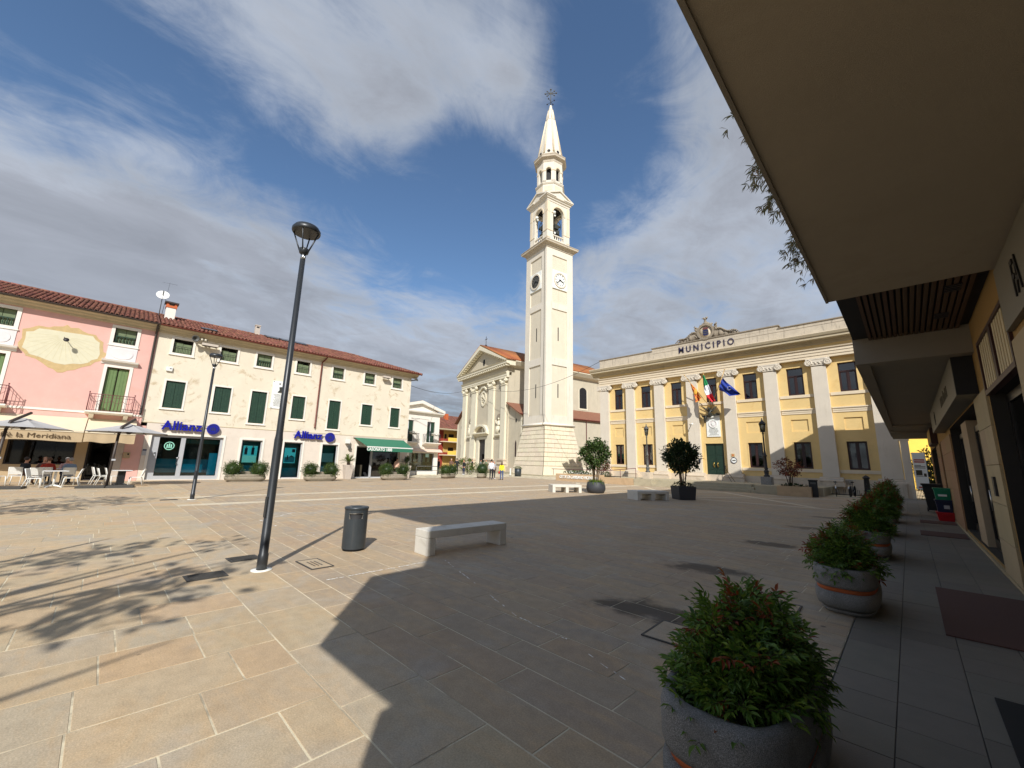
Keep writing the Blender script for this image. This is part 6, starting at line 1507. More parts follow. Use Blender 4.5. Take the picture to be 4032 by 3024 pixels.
# city name wall and flower bed
t = thing('city_name_wall', 'low tan stone wall with raised city name in front of tower', 'wall', (-23.4, 32.4, 0))
part('wall', MB().hexa([(-2.75, 0, 0), (2.6, 0.1, 0), (2.6, 0.4, 0), (-2.75, 0.3, 0)], [(-2.75, 0, 0.68), (2.6, 0.1, 0.72), (2.6, 0.4, 0.72), (-2.75, 0.3, 0.68)]), 'tan_stone', t)
part('side_wall', MB().box(-2.75, -2.45, 0.3, 3.4, 0, 0.66), 'tan_stone', t); part('soil', MB().box(-2.45, 2.6, 0.35, 3.4, 0, 0.6), 'soil', t)
text('lettering', "CITTA' DI CAMISANO VICENTINO", 0.40, 0.025, 'letter_white', t, (-0.05, 0.02, 0.38), rot=(PI/2, 0, R(1.1)), sx=0.72, bold=0.006)
fl = thing('flower_bed', 'low green plants and white flowers behind the city name wall', 'flower bed', (-23.4, 33.6, 0.6)); part('foliage', foliage(random.Random(3), (-0.6, -0.3, 0.12), (1.7, 0.7, 0.26), 900, 0.16, 0.1, shell=0.3), 'leaf_bush', fl, kind='stuff'); part('flowers', foliage(random.Random(5), (-0.6, -0.6, 0.22), (1.6, 0.4, 0.16), 220, 0.09, 0.08, shell=0.2), 'flower_white', fl, kind='stuff')
# raised bed on the right with a small red tree
t = thing('raised_bed', 'square tan stone bed right of the steps holding a small tree', 'planter', (-6.05, 31.9, 0))
for x0, x1, y0, y1 in ((-0.85, 0.95, -0.9, -0.75), (-0.85, 0.95, 0.75, 0.9), (-0.85, -0.7, -0.75, 0.75), (0.8, 0.95, -0.75, 0.75)): part('side', MB().box(x0, x1, y0, y1, 0, 0.62), 'tan_stone', t)
part('soil', MB().box(-0.7, 0.8, -0.75, 0.75, 0, 0.55), 'soil', t); part('ground_cover', foliage(random.Random(8), (0, 0, 0.58), (0.75, 0.7, 0.16), 260, 0.12, 0.09), 'leaf_dark', t, kind='stuff')

# ------------------------------------------------------------------ bell tower and church (turned 11.75 degrees)
CA = R(-11.75)
U = Vector((0.97904547, -0.20364175, 0)); V = Vector((0.20364175, 0.97904547, 0))
twr = thing('bell_tower', 'tall pale bell tower with clock faces, open belfry and spire', 'bell tower', U*-46.73+V*36.80, CA)
H = 2.57
tb = MB()
def shaft(mb, h, z0, z1, mi=0): return mb.box(-h, h, -h, h, z0, z1, mi)
shaft(tb, H-0.13, 6.6, 33.7, 0)
part('shaft', tb, 'tower_panel', twr)
# corner piers and cross bands stand proud of the panels on all four faces
def four(mb, x0, x1, z0, z1, y0, y1):
    for k in range(4):
        mb.merge(MB().box(x0, x1, y0, y1, z0, z1), Matrix.Rotation(k*PI/2, 4, 'Z'))
fr = MB()
four(fr, 1.40, H, 6.8, 33.75, -H, -H+0.14); four(fr, -H+0.15, -1.42, 6.8, 33.75, -H, -H+0.14)
for z0, z1 in ((6.8, 8.28), (15.55, 16.62), (24.05, 25.0), (32.55, 33.75)): four(fr, -1.42, 1.40, z0, z1, -H, -H+0.14)
part('corner_pier', fr, 'tower', twr)
for k in (0, 1):
    M = Matrix.Rotation(k*PI/2, 4, 'Z')
    for z0, z1 in ((19.29, 21.33), (10.85, 12.85)): part('slit_window', MB().merge(MB().box(0.12 if k == 0 else -0.26, 0.27 if k == 0 else -0.11, -H+0.10, -H+0.135, z0, z1), M), 'dark_void', twr)
    cl = part('clock', MB().merge(MB().box(-1.40, 1.39, -H-0.05, -H+0.13, 27.3, 30.18), M), 'letter_white', twr)
    part('bezel', MB().merge(ring_mb(0.0, 28.75, 1.02, 1.24, -H-0.16, -H-0.05, 36), M), 'pilaster', cl)
    part('dial', MB().merge(MB().merge(MB().lathe([(1.02, 0), (1.02, 0.03)], 36), Matrix.Translation((0, -H-0.05, 28.75)) @ Matrix.Rotation(PI/2, 4, 'X')), M), 'lamp_iron' if k == 0 else 'letter_white', cl)
    if k == 0: part('chapter_ring', MB().merge(ring_mb(0.0, 28.75, 0.52, 0.60, -H-0.10, -H-0.08, 30), M), 'letter_grey', cl)
    nm = MB()
    for i in range(12):
        a = PI*i/6; nm.merge(MB().box(-0.055, 0.055, -H-0.10, -H-0.085, 0.70, 0.92), Matrix.Translation((0, 0, 28.75)) @ Matrix.Rotation(a, 4, 'Y'))
    part('numerals', MB().merge(nm, M), 'letter_black', cl)
    for L, wv, a in ((0.68, 0.07, R(112)), (0.92, 0.05, R(228))):
        part('hand', MB().merge(MB().merge(MB().box(-wv, wv, -H-0.14, -H-0.11, -0.22, L), Matrix.Translation((0, 0, 28.75)) @ Matrix.Rotation(a, 4, 'Y')), M), 'letter_black', cl)
# battered base: courses of rusticated blocks
def hw(z): return 2.60+(6.75-z)*0.165
core = MB(); core.hexa([(-hw(0)+0.09, -hw(0)+0.09, 0), (hw(0)-0.09, -hw(0)+0.09, 0), (hw(0)-0.09, hw(0)-0.09, 0), (-hw(0)+0.09, hw(0)-0.09, 0)], [(-hw(6.8)+0.09, -hw(6.8)+0.09, 6.8), (hw(6.8)-0.09, -hw(6.8)+0.09, 6.8), (hw(6.8)-0.09, hw(6.8)-0.09, 6.8), (-hw(6.8)+0.09, hw(6.8)-0.09, 6.8)])
bs = part('base', core, 'tower', twr)
zs = [0.0, 1.28]+[1.28+(6.75-1.28)*i/9 for i in range(1, 10)]
rg = random.Random(17)
for ci, (z0, z1) in enumerate(zip(zs, zs[1:])):
    for k in range(4):
        g = 0.05; a0, a1 = hw(z0), hw(z1)
        n = 1 if ci == 0 else 5
        off = 0.5 if ci % 2 else 0.0
        cuts = [-1+2*(i+off)/n for i in range(n+1)]; cuts = [-1]+[c for c in cuts if -0.97 < c < 0.97]+[1]
        M = Matrix.Rotation(k*PI/2, 4, 'Z')
        for c0, c1 in zip(cuts, cuts[1:]):
            m = MB(); e = 0.016; zz0, zz1 = z0+(g if ci else 0), z1-g*0.4
            h0, h1 = hw(zz0), hw(zz1); d = 0.09
            q = [(c0*h0+(e if c0 > -1 else 0), -h0, zz0), (c1*h0-(e if c1 < 1 else 0), -h0, zz0), (c1*h1-(e if c1 < 1 else 0), -h1, zz1), (c0*h1+(e if c0 > -1 else 0), -h1, zz1)]
            bk = [(x*(1-0.004), y+d, z) for x, y, z in q]
            m.add(q+bk, [(0, 1, 2, 3), (1, 0, 4, 5), (2, 1, 5, 6), (3, 2, 6, 7), (0, 3, 7, 4)]); mm = MB().merge(m, M)
            if k < 2: part('stone_block', mm, 'tower_stone', bs)
            else: core.merge(mm)
part('torus', MB().merge(MB().lathe([(2.56, -0.16), (2.72, -0.14), (2.80, -0.02), (2.80, 0.06), (2.72, 0.16), (2.60, 0.24), (2.5, 0.3)], 4, a0=PI/4), Matrix.Translation((0, 0, 6.92)) @ Matrix.Diagonal((math.sqrt(2), math.sqrt(2), 1, 1))), 'tower', twr)
def sq_mould(prof, nm, mt, par=None):
    m = MB().lathe(prof, 4, a0=PI/4, smooth=False); return part(nm, MB().merge(m, Matrix.Diagonal((math.sqrt(2), math.sqrt(2), 1, 1))), mt, par or twr)
sq_mould([(2.55, 33.6), (2.66, 33.65), (2.70, 33.85), (2.86, 33.95), (2.92, 34.1), (3.20, 34.18), (3.22, 34.36), (3.30, 34.48), (3.30, 34.52), (2.4, 34.75)], 'cornice', 'stone_weathered')
# belfry
BH = 2.22
bf = part('belfry', MB().box(-BH, BH, -BH, BH, 34.6, 35.55), 'tower', twr)
arch = MB()
def arch_face(mb, x0, x1, z0, z1, ax, zspring, y0, y1, n=14):
    # wall panel x0..x1, z0..z1 with a round-headed opening of half width ax from z0
    r = ax; pts = [(r*math.cos(PI-PI*i/n), zspring+r*math.sin(PI-PI*i/n)) for i in range(n+1)]
    mb.box(x0, -ax, y0, y1, z0, z1); mb.box(ax, x1, y0, y1, z0, z1)
    for p, q in zip(pts, pts[1:]):
        mb.hexa([(p[0], y0, p[1]), (q[0], y0, q[1]), (q[0], y1, q[1]), (p[0], y1, p[1])], [(p[0], y0, z1), (q[0], y0, z1), (q[0], y1, z1), (p[0], y1, z1)])
for k in range(4):
    M = Matrix.Rotation(k*PI/2, 4, 'Z'); m = MB(); arch_face(m, -BH+0.4, BH-0.4, 35.55, 41.85, 1.05, 40.1, -BH+0.03, -BH+0.45); arch.merge(m, M)
    m = MB(); m.box(BH-0.45, BH, -BH, -BH+0.45, 35.55, 41.85); arch.merge(m, M)
part('arcade_wall', arch, 'tower', bf)
for k in range(4):
    M = Matrix.Rotation(k*PI/2, 4, 'Z'); tr = MB()
    ring_mb(0, 40.1, 1.06, 1.24, -BH-0.04, -BH+0.03, 16, tr, 0, 0, PI)
    for s in (-1, 1):
        tr.box(s*1.06, s*1.36, -BH-0.05, -BH+0.03, 39.9, 40.12); tr.box(s*1.62, s*(BH+0.04), -BH-0.06, -BH+0.02, 36.75, 36.92); tr.box(s*1.06, s*1.62, -BH-0.03, -BH+0.02, 36.78, 36.9); tr.box(s*1.62, s*(BH+0.05), -BH-0.05, -BH+0.02, 35.5, 35.62); tr.box(s*1.72, s*(BH+0.03), -BH-0.035, -BH, 36.92, 41.6); tr.box(s*1.7, s*(BH+0.06), -BH-0.06, -BH, 39.85, 40.15)
    tr.box(-0.12, 0.12, -BH-0.08, -BH+0.02, 41.1, 41.5)
    part('trim', MB().merge(tr, M), 'pale_band', bf)
    bl = MB().lathe([(0.09, 0), (0.09, 0.06), (0.05, 0.1), (0.11, 0.28), (0.05, 0.5), (0.08, 0.58), (0.08, 0.64)], 10)
    if k < 2:
        mesh_b = bl.mesh('baluster', ['tower'])
        for i in range(5):
            o = link('baluster', mesh_b, bf); o.matrix_local = M @ Matrix.Translation((-0.84+i*0.42, -BH+0.2, 35.55))
    part('rail', MB().merge(MB().box(-1.05, 1.05, -BH+0.08, -BH+0.32, 36.19, 36.34), M), 'tower', bf)
part('chamber', MB().box(-BH+0.45, BH-0.45, -BH+0.45, BH-0.45, 41.6, 41.8), 'dark_void', bf)
for k in range(4):
    M = Matrix.Rotation(k*PI/2, 4, 'Z')
    bm_ = MB().lathe([(0.0, 1.15), (0.16, 1.12), (0.32, 0.98), (0.40, 0.6), (0.5, 0.25), (0.66, 0.05), (0.64, 0.0), (0.0, 0.1)], 20)
    bell = part('bell', MB().merge(bm_, M @ Matrix.Translation((0.15, -BH+0.85, 36.75)) @ Matrix.Rotation(R(22), 4, 'Y')), 'bronze', bf)
    if k < 2:
        wh = MB(); ring_mb(0.1, 38.55, 0.92, 0.99, -BH+0.72, -BH+0.78, 24, wh)
        for i in range(3): a = PI*i/3; wh.tube([(0.1-0.95*math.cos(a), -BH+0.75, 38.55-0.95*math.sin(a)), (0.1+0.95*math.cos(a), -BH+0.75, 38.55+0.95*math.sin(a))], 0.05, 6)
        wh.box(-0.3, 0.5, -BH+0.55, -BH+1.1, 37.9, 38.6); wh.box(-0.95, 0.95, -BH+0.7, -BH+1.0, 38.45, 38.65)
        part('bell_wheel', MB().merge(wh, M), 'bronze', bf)
        part('floodlight', MB().merge(MB().sphere((-0.72, -BH+0.2, 40.2), 0.26, 12, 8).sphere((-0.55, -BH+0.25, 39.7), 0.17, 10, 6).box(-0.75, -0.5, -BH+0.1, -BH+0.2, 36.55, 36.85), M), 'letter_white', bf)
sq_mould([(2.2, 41.7), (2.26, 41.75), (2.28, 42.0), (2.42, 42.1), (2.46, 42.3), (2.62, 42.38), (2.64, 42.56), (2.2, 42.6)], 'entablature', 'tower')
for k in range(4):
    M = Matrix.Rotation(k*PI/2, 4, 'Z'); pd = MB()
    pd.prism([(-2.5, 42.55), (2.5, 42.55), (0.0, 43.75)], 'y', -2.5, -1.0)
    for s in (-1, 1): pd.prism([(s*2.72, 42.52), (s*2.72, 42.72), (0, 44.02), (0, 43.78)], 'y', -2.70, -0.8)
    part('pediment', MB().merge(pd, M), 'tower', twr)
# octagonal lantern and spire
def oct_(prof, nm, mt, par=twr, sm=False):
    return part(nm, MB().lathe(prof, 8, a0=PI/8, smooth=sm), mt, par)
lan = oct_([(2.28, 42.6), (2.28, 45.2), (2.36, 45.25), (2.48, 45.45), (2.48, 45.55), (2.2, 45.65), (2.2, 46.0)], 'lantern', 'tower')
for k in range(8):
    M = Matrix.Rotation(k*PI/4, 4, 'Z'); ap = 2.2*math.cos(PI/8); hw_ = 2.2*math.sin(PI/8)
    m = MB(); arch_face(m, -hw_, hw_, 45.65, 49.35, 0.40, 47.9, -ap, -ap+0.4); part('arcade_wall', MB().merge(m, M), 'tower', lan)
    m = MB(); ring_mb(0, 47.9, 0.41, 0.56, -ap-0.05, -ap, 12, m, 0, 0, PI); m.box(-0.08, 0.08, -ap-0.06, -ap, 48.4, 48.6)
    for s in (-1, 1): m.box(s*0.41, s*(hw_+0.02), -ap-0.06, -ap, 47.72, 47.9)
    m.box(-hw_*0.75, hw_*0.75, -ap-0.11, -ap-0.09, 44.1, 44.9)
    part('trim', MB().merge(m, M), 'pale_band', lan)
oct_([(1.6, 45.6), (1.6, 49.3)], 'core', 'dark_void', lan)
oct_([(2.15, 49.2), (2.24, 49.35), (2.28, 49.7), (2.45, 49.85), (2.72, 50.0), (2.74, 50.25), (2.82, 50.4), (2.82, 50.46), (2.0, 50.7)], 'lantern_cornice', 'stone_weathered')
sp = oct_([(2.06, 50.5), (2.0, 51.3), (0.80, 58.6), (0.86, 58.7), (0.78, 58.85), (0.44, 60.75), (0.48, 60.85), (0.36, 60.95), (0.22, 61.5), (0.26, 61.65), (0.15, 61.9), (0.0, 62.0)], 'spire', 'tower')
ri = MB()
for k in range(8):
    a = PI/8+k*PI/4; c, s = math.cos(a), math.sin(a); ri.tube([(2.02*c, 2.02*s, 51.3), (0.81*c, 0.81*s, 58.55)], [0.17, 0.09], 6); ri.tube([(0.78*c, 0.78*s, 58.85), (0.44*c, 0.44*s, 60.7)], [0.08, 0.05], 6)
part('rib', ri, 'pale_band', sp)
for k in range(8):
    M = Matrix.Rotation(k*PI/4, 4, 'Z'); m = MB().prism([(-0.62, 50.6), (0.62, 50.6)]+[(0.62*math.cos(PI*i/10), 51.35+0.55*math.sin(PI*i/10)) for i in range(11)], 'y', -2.0, -1.6); part('dormer', MB().merge(m, M), 'tower', sp)
    part('oculus', MB().merge(MB().merge(MB().lathe([(0.26, 0), (0.26, 0.03)], 16), Matrix.Translation((0, -1.99, 51.38)) @ Matrix.Rotation(PI/2, 4, 'X')), M), 'dark_void', sp)
fn = MB(); fn.tube([(0, 0, 61.8), (0, 0, 65.1)], 0.07, 8); fn.sphere((0, 0, 65.2), 0.16, 10, 8); fn.tube([(-0.95, 0, 64.4), (0.95, 0, 64.4)], 0.06, 6); fn.sphere((-0.95, 0, 64.4), 0.14, 8, 6); fn.sphere((0.95, 0, 64.4), 0.14, 8, 6)
for s in (-1, 1):
    for z in (63.95, 64.85): fn.tube([(0, 0, 64.4), (s*0.6, 0.0, z)], 0.05, 6); fn.sphere((s*0.62, 0, z), 0.12, 8, 6)
part('cross', MB().merge(fn, Matrix.Rotation(R(50), 4, 'Z')), 'lamp_iron', twr)
vn = MB(); vn.tube([(-0.7, 0, 62.6), (0.7, 0, 62.6)], 0.03, 6); vn.tube([(0, -0.7, 62.75), (0, 0.7, 62.75)], 0.03, 6)
for p in ((-0.7, 0, 62.6), (0.7, 0, 62.6), (0, -0.7, 62.75), (0, 0.7, 62.75)): vn.sphere(p, 0.12, 8, 6)
part('weather_vane', MB().merge(vn, Matrix.Rotation(R(20), 4, 'Z')), 'iron', twr)
part('lightning_cable', MB().tube([(2.1, -H-0.02, 33.5), (2.2, -H-0.02, 20), (2.0, -H-0.02, 9), (2.3, -H-0.02, 7.3), (2.5, -2.95, 6.9), (2.62, -2.72, 6.6), (3.1, -3.05, 4.0), (3.6, -3.55, 1.2), (3.72, -3.75, 0.1)], 0.03, 6), 'letter_grey', twr)
# church
CO = U*-62.3+V*34.6
chu = thing('church', 'pale baroque church with pediment, niches with statues and dark doorway', 'church', CO, CA)
cw = MB(); facade(cw, -8.0, 8.0, 0, 15.6, [(-0.95, 1.38, 0.4, 5.42, 0.5), (-5.35, -3.85, 6.15, 8.7, 0.5), (4.55, 6.25, 6.15, 8.7, 0.5)], 0, 0.4)
for x0, x1 in ((-5.35, -3.85), (4.55, 6.25)):
    c, r = (x0+x1)/2, (x1-x0)/2
    cw.add([(x0, 0.5, 6.15), (x1, 0.5, 6.15), (x1, 0.5, 8.7), (x0, 0.5, 8.7)], [(0, 1, 2, 3)])
cw.box(-8, 8, 0.6, 26, 0, 17.0); cw.box(-1.2, 1.6, 0.5, 0.6, 0.3, 5.6, 1)
for s in (-1, 1): cw.add([(s*8, 0, 0), (s*8, 0.6, 0), (s*8, 0.6, 15.6), (s*8, 0, 15.6)], [(0, 1, 2, 3)])
part('wall', cw, ['church', 'dark_void'], chu)
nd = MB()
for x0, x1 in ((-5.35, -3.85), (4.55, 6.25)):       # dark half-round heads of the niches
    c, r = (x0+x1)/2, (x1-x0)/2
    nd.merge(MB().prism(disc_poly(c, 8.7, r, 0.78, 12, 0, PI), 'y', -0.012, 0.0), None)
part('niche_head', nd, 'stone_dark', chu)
for a, b in ((-7.85, -6.15), (-4.25, -2.2), (2.05, 4.0), (6.15, 7.8)):
    p_ = part('pilaster', MB().box(a+0.15, b-0.15, -0.35, 0, 2.2, 14.05), 'church_trim', chu)
    bs = MB(); bs.box(a-0.1, b+0.1, -0.62, 0, 0.28, 1.3); bs.box(a-0.22, b+0.22, -0.75, 0, 1.3, 1.5); bs.box(a-0.12, b+0.12, -0.6, 0, 1.5, 1.9); bs.box(a-0.22, b+0.22, -0.72, 0, 1.9, 2.05); bs.box(a, b, -0.5, 0, 2.05, 2.2); part('pedestal', bs, 'plinth', p_)
    cp = MB(); cp.box(a+0.05, b-0.05, -0.45, 0, 14.0, 14.12); cp.box(a+0.25, b-0.25, -0.42, 0, 14.12, 15.05); cp.box(a-0.05, b+0.05, -0.6, 0, 15.05, 15.2)
    for s in (a+0.15, b-0.15): cp.merge(MB().lathe([(0.32, 0), (0.32, 0.5)], 16), Matrix.Translation((s, -0.05, 14.78)) @ Matrix.Rotation(PI/2, 4, 'X')); cp.sphere((s, -0.56, 14.78), 0.16, 8, 6)
    for i in range(4): cp.sphere((a+0.35+(b-a-0.7)*i/3, -0.46, 14.45), 0.2, 8, 6, 0, (0.8, 0.5, 1.3))
    part('capital', cp, 'church_trim', p_)
EX = 8.15
part('architrave', MB().prism([(0, 15.2), (-0.45, 15.2), (-0.45, 15.5), (-0.5, 15.5), (-0.5, 15.85), (-0.55, 15.85), (-0.72, 16.1), (0, 16.15)], 'x', -EX, EX), 'church_trim', chu)
part('frieze', MB().box(-EX+0.1, EX-0.1, -0.4, 0.6, 16.1, 17.1), 'church', chu)
part('cornice', MB().prism([(0.6, 17.05), (-0.5, 17.05), (-0.6, 17.2), (-1.15, 17.3), (-1.15, 17.6), (-1.3, 17.75), (0.6, 17.85)], 'x', -EX-0.9, EX+0.9), 'church_trim', chu)
dn = MB().box(-0.15, 0.15, -1.08, -0.5, 16.94, 17.26); dm_ = dn.mesh('dentil', ['church_trim'])
for i in range(29): link('dentil', dm_, chu, (-EX-0.5+i*(2*EX+1.0)/28, 0, 0))
AZ = 22.1
part('tympanum', MB().prism([(-7.8, 17.8), (7.8, 17.8), (0, AZ-0.9)], 'y', -0.3, 0.6), 'church', chu)
for s in (-1, 1):
    part('raking_cornice', MB().prism([(s*9.15, 17.8), (s*8.6, 17.8), (0, AZ-0.78), (0, AZ)], 'y', -1.25, 0.6), 'church_trim', chu)
    for i in range(12):
        f = (i+0.7)/12.5; x = s*8.1*(1-f); z = 17.75+f*(AZ-0.9-17.75)-0.02; o = link('dentil', dm_, chu); o.matrix_local = Matrix.Translation((x, 0.0, z+0.18)) @ Matrix.Rotation(s*math.atan((AZ-18.6)/8.3), 4, 'Y') @ Matrix.Translation((0, 0, -17.14))
part('tympanum_oculus', MB().merge(MB().lathe([(0.5, 0), (0.5, 0.02)], 20), Matrix.Translation((0.1, -0.3, 19.1)) @ Matrix.Rotation(PI/2, 4, 'X') @ Matrix.Diagonal((0.75, 1.25, 1, 1))), 'dark_void', chu)
rf = MB(); rf.add([(-9.2, -1.2, 17.9), (0, -1.2, AZ+0.1), (0, 26, AZ+0.1), (-9.2, 26, 17.9)], [(0, 3, 2, 1)]); rf.add([(9.2, -1.2, 17.9), (0, -1.2, AZ+0.1), (0, 26, AZ+0.1), (9.2, 26, 17.9)], [(0, 1, 2, 3)])
roof = part('roof', rf, 'tile_orange', chu); rr = MB()
for i in range(70):
    for k in range(2): 
        y = -1.1+i*0.38; rr.tube([(9.2, y, 17.95), (0, y, AZ+0.15)] if k == 0 else [(-9.2, y, 17.95), (0, y, AZ+0.15)], 0.12, 5)
part('tile_field', rr, 'tile_orange', roof, kind='stuff')
part('side_cornice', MB().prism([(8.0, 16.9), (8.7, 17.2), (9.2, 17.75), (9.2, 17.88), (8.0, 17.88)], 'y', 0.6, 26), 'church_trim', chu)
part('cross', MB().tube([(0, 0, AZ), (0, 0, AZ+2.0)], 0.05, 6).tube([(-0.45, 0, AZ+1.45), (0.45, 0, AZ+1.45)], 0.05, 6).sphere((0, 0, AZ+0.2), 0.25, 10, 8), 'iron', chu)
# portal
dp = part('portal', MB().box(-1.75, -0.95, -0.22, 0, 0.3, 5.82).box(1.38, 2.2, -0.22, 0, 0.3, 5.82).box(-0.95, 1.38, -0.22, 0, 5.42, 5.82), 'church_trim', chu)
part('hood', MB().prism([(0, 5.9), (-0.2, 5.95), (-0.35, 6.2), (-0.85, 6.35), (-0.85, 6.55), (0, 6.6)], 'x', -2.55, 2.75), 'church_trim', dp)
ar = MB(); ring_mb(0.1, 6.55, 2.0, 2.55, -0.75, 0.0, 24, ar, 0, 0, PI); ar2 = MB().merge(ar, Matrix.Translation((0.1, 0, 6.55)) @ Matrix.Diagonal((1, 1, 0.56, 1)) @ Matrix.Translation((-0.1, 0, -6.55))); part('arch', ar2, 'church_trim', dp)
part('lunette', MB().prism(disc_poly(0.1, 6.6, 2.0, 1.1, 18, 0, PI), 'y', -0.06, 0), 'stone_dark', dp); part('lunette_relief', MB().sphere((0.25, -0.1, 7.05), 0.5, 10, 8, 0, (0.7, 0.3, 0.9)), 'church_trim', dp)
part('door_leaf', MB().box(-0.95, -0.15, 0.1, 0.2, 0.4, 5.42).box(-0.15, 1.38, 0.1, 0.2, 2.9, 5.42), 'lamp_iron_dark', dp)
rl = MB(); ring_mb(0, 12.7, 0.75, 1.0, -0.15, 0, 20, rl); rl = MB().merge(rl, Matrix.Translation((0, 0, 12.6)) @ Matrix.Diagonal((0.95, 1, 1.4, 1)) @ Matrix.Translation((0, 0, -12.7)))
rl.prism([(-1.4, 13.9), (-0.9, 14.0), (-0.4, 14.45), (0.4, 14.45), (0.9, 14.0), (1.4, 13.9), (1.4, 14.1), (0.95, 14.25), (0.5, 14.75), (-0.5, 14.75), (-0.95, 14.25), (-1.4, 14.1)], 'y', -0.3, 0)
rg = random.Random(12)
for i in range(22): rl.sphere((rg.uniform(-0.7, 0.7), -0.08, rg.uniform(11.7, 13.5)), rg.uniform(0.1, 0.25), 6, 5, 0, (1, 0.5, 1))
part('relief', rl, 'church_trim', chu)
# statues in the niches
for i, (cx, sgn) in enumerate(((-4.6, 1), (5.4, -1))):
    t = thing('niche_statue', 'pale stone statue in the '+('left' if i == 0 else 'right')+' niche of the church front', 'statue', CO+U*cx+V*0.05+Vector((0, 0, 6.15)), CA, 'statues in the church niches')
    part('sill', MB().box(-0.95, 0.95, -0.45, 0.0, -0.25, 0).box(-0.75, 0.75, -0.3, 0.0, -0.45, -0.25), 'church_trim', t)
    s = MB(); s.tube([(-0.15, 0.1, 0), (-0.2*sgn, 0.0, 0.75), (0.0, 0.05, 1.35), (0.02*sgn, 0.02, 1.95), (0.05*sgn, 0.0, 2.2)], [0.42, 0.42, 0.36, 0.42, 0.2], 12); s.sphere((0.08*sgn, -0.05, 2.48), 0.2, 12, 8); s.tube([(-0.35*sgn, 0, 2.0), (-0.55*sgn, -0.15, 1.5), (-0.1*sgn, -0.4, 1.4)], [0.15, 0.12, 0.08], 8); s.tube([(0.35*sgn, 0, 2.0), (0.6*sgn, -0.2, 1.7), (0.65*sgn, -0.3, 2.3)], [0.14, 0.11, 0.07], 8)
    for k in range(6): s.tube([(-0.3+0.12*k, -0.32, 0.05), (-0.25+0.1*k, -0.38, 0.8), (-0.15+0.07*k, -0.3, 1.4)], [0.08, 0.07, 0.04], 6)
    part('figure', s, 'church_trim', t)
# aisles
for s, x0, x1 in ((-1, -10.6, -8.0), (1, 8.0, 11.75)):
    aw = MB(); aw.box(x0, x1, 0.25, 26, 0, 8.75); part('aisle_wall', aw, 'church', chu)
    rf = MB(); a_, b_ = (x1, x0) if s < 0 else (x0, x1); rf.hexa([(min(x0, x1)-0.3*(s < 0), -0.35, 8.75 if s < 0 else 10.9), (max(x0, x1)+0.3*(s > 0), -0.35, 8.75 if s > 0 else 10.9), (max(x0, x1)+0.3*(s > 0), 26, 8.75 if s > 0 else 10.9), (min(x0, x1)-0.3*(s < 0), 26, 8.75 if s < 0 else 10.9)], [(min(x0, x1)-0.3*(s < 0), -0.35, 8.95 if s < 0 else 11.1), (max(x0, x1)+0.3*(s > 0), -0.35, 8.95 if s > 0 else 11.1), (max(x0, x1)+0.3*(s > 0), 26, 8.95 if s > 0 else 11.1), (min(x0, x1)-0.3*(s < 0), 26, 8.95 if s < 0 else 11.1)])
    part('aisle_gable', MB().prism([(x0, 8.7), (x1, 8.7), (x0 if s > 0 else x1, 10.9)], 'y', 0.26, 1.0), 'church', chu); part('aisle_roof', rf, 'tile', chu)
    cx = -8.8 if s < 0 else 10.1
    part('lancet_window', MB().prism([(cx-0.2, 2.5), (cx+0.2, 2.5), (cx+0.2, 4.6), (cx, 5.05), (cx-0.2, 4.6)], 'y', 0.235, 0.25), 'window_frame', chu); part('oculus', MB().merge(MB().lathe([(0.28, 0), (0.28, 0.015)], 16), Matrix.Translation((cx, 0.25, 8.05)) @ Matrix.Rotation(PI/2, 4, 'X') @ Matrix.Diagonal((0.7, 1.2, 1, 1))), 'dark_void', chu)
    part('quoin', MB().box(x1-0.3 if s > 0 else x0, x1 if s > 0 else x0+0.3, 0.2, 0.26, 0.3, 8.7), 'church_trim', chu)
part('plinth', MB().box(-10.6, 11.75, -0.12, 0.2, 0.25, 1.0), 'plinth', chu)
# side of the nave and aisle seen between tower and town hall
nw = part('nave_window', MB().prism([(15.35, 11.6), (17.1, 11.6), (17.1, 14.9), (16.75, 15.3), (16.2, 15.45), (15.7, 15.3), (15.35, 14.9)], 'x', 8.005, 8.03), 'dark_void', chu)
gm_ = MB()
for i in range(5): gm_.box(8.03, 8.05, 15.35, 17.1, 12.2+i*0.62, 12.24+i*0.62)
for i in range(3): gm_.box(8.03, 8.05, 15.75+i*0.45, 15.79+i*0.45, 11.6, 15.0)
part('glazing_bar', gm_, 'iron', nw)
part('window_surround', MB().box(8.0, 8.02, 15.15, 15.35, 11.4, 15.0).box(8.0, 8.02, 17.1, 17.3, 11.4, 15.0).box(8.0, 8.06, 15.1, 17.35, 11.3, 11.5), 'church_trim', chu)
part('downpipe', MB().tube([(12.0, 13.35, 8.9), (11.85, 13.35, 8.6), (11.85, 13.35, 0.3)], 0.07, 8), 'iron_red', chu)
part('aisle_gutter', MB().tube([(12.1, -0.3, 8.95), (12.1, 26, 8.95)], 0.09, 8), 'gutter', chu)
part('small_window', MB().box(11.75, 11.77, 11.7, 12.35, 3.0, 3.55), 'dark_void', chu)
part('side_plinth', MB().box(11.75, 11.8, 0.2, 26, 0, 1.1), 'pilaster', chu)
# low platform before tower and church
pl_ = MB().box(-12, 20.5, -2.3, 8, 0.0, 0.13).box(-12, 12.2, -1.9, 8, 0.13, 0.27)
po = structure(part('church_platform', pl_, 'step_stone', None, CO, (0, 0, CA)))

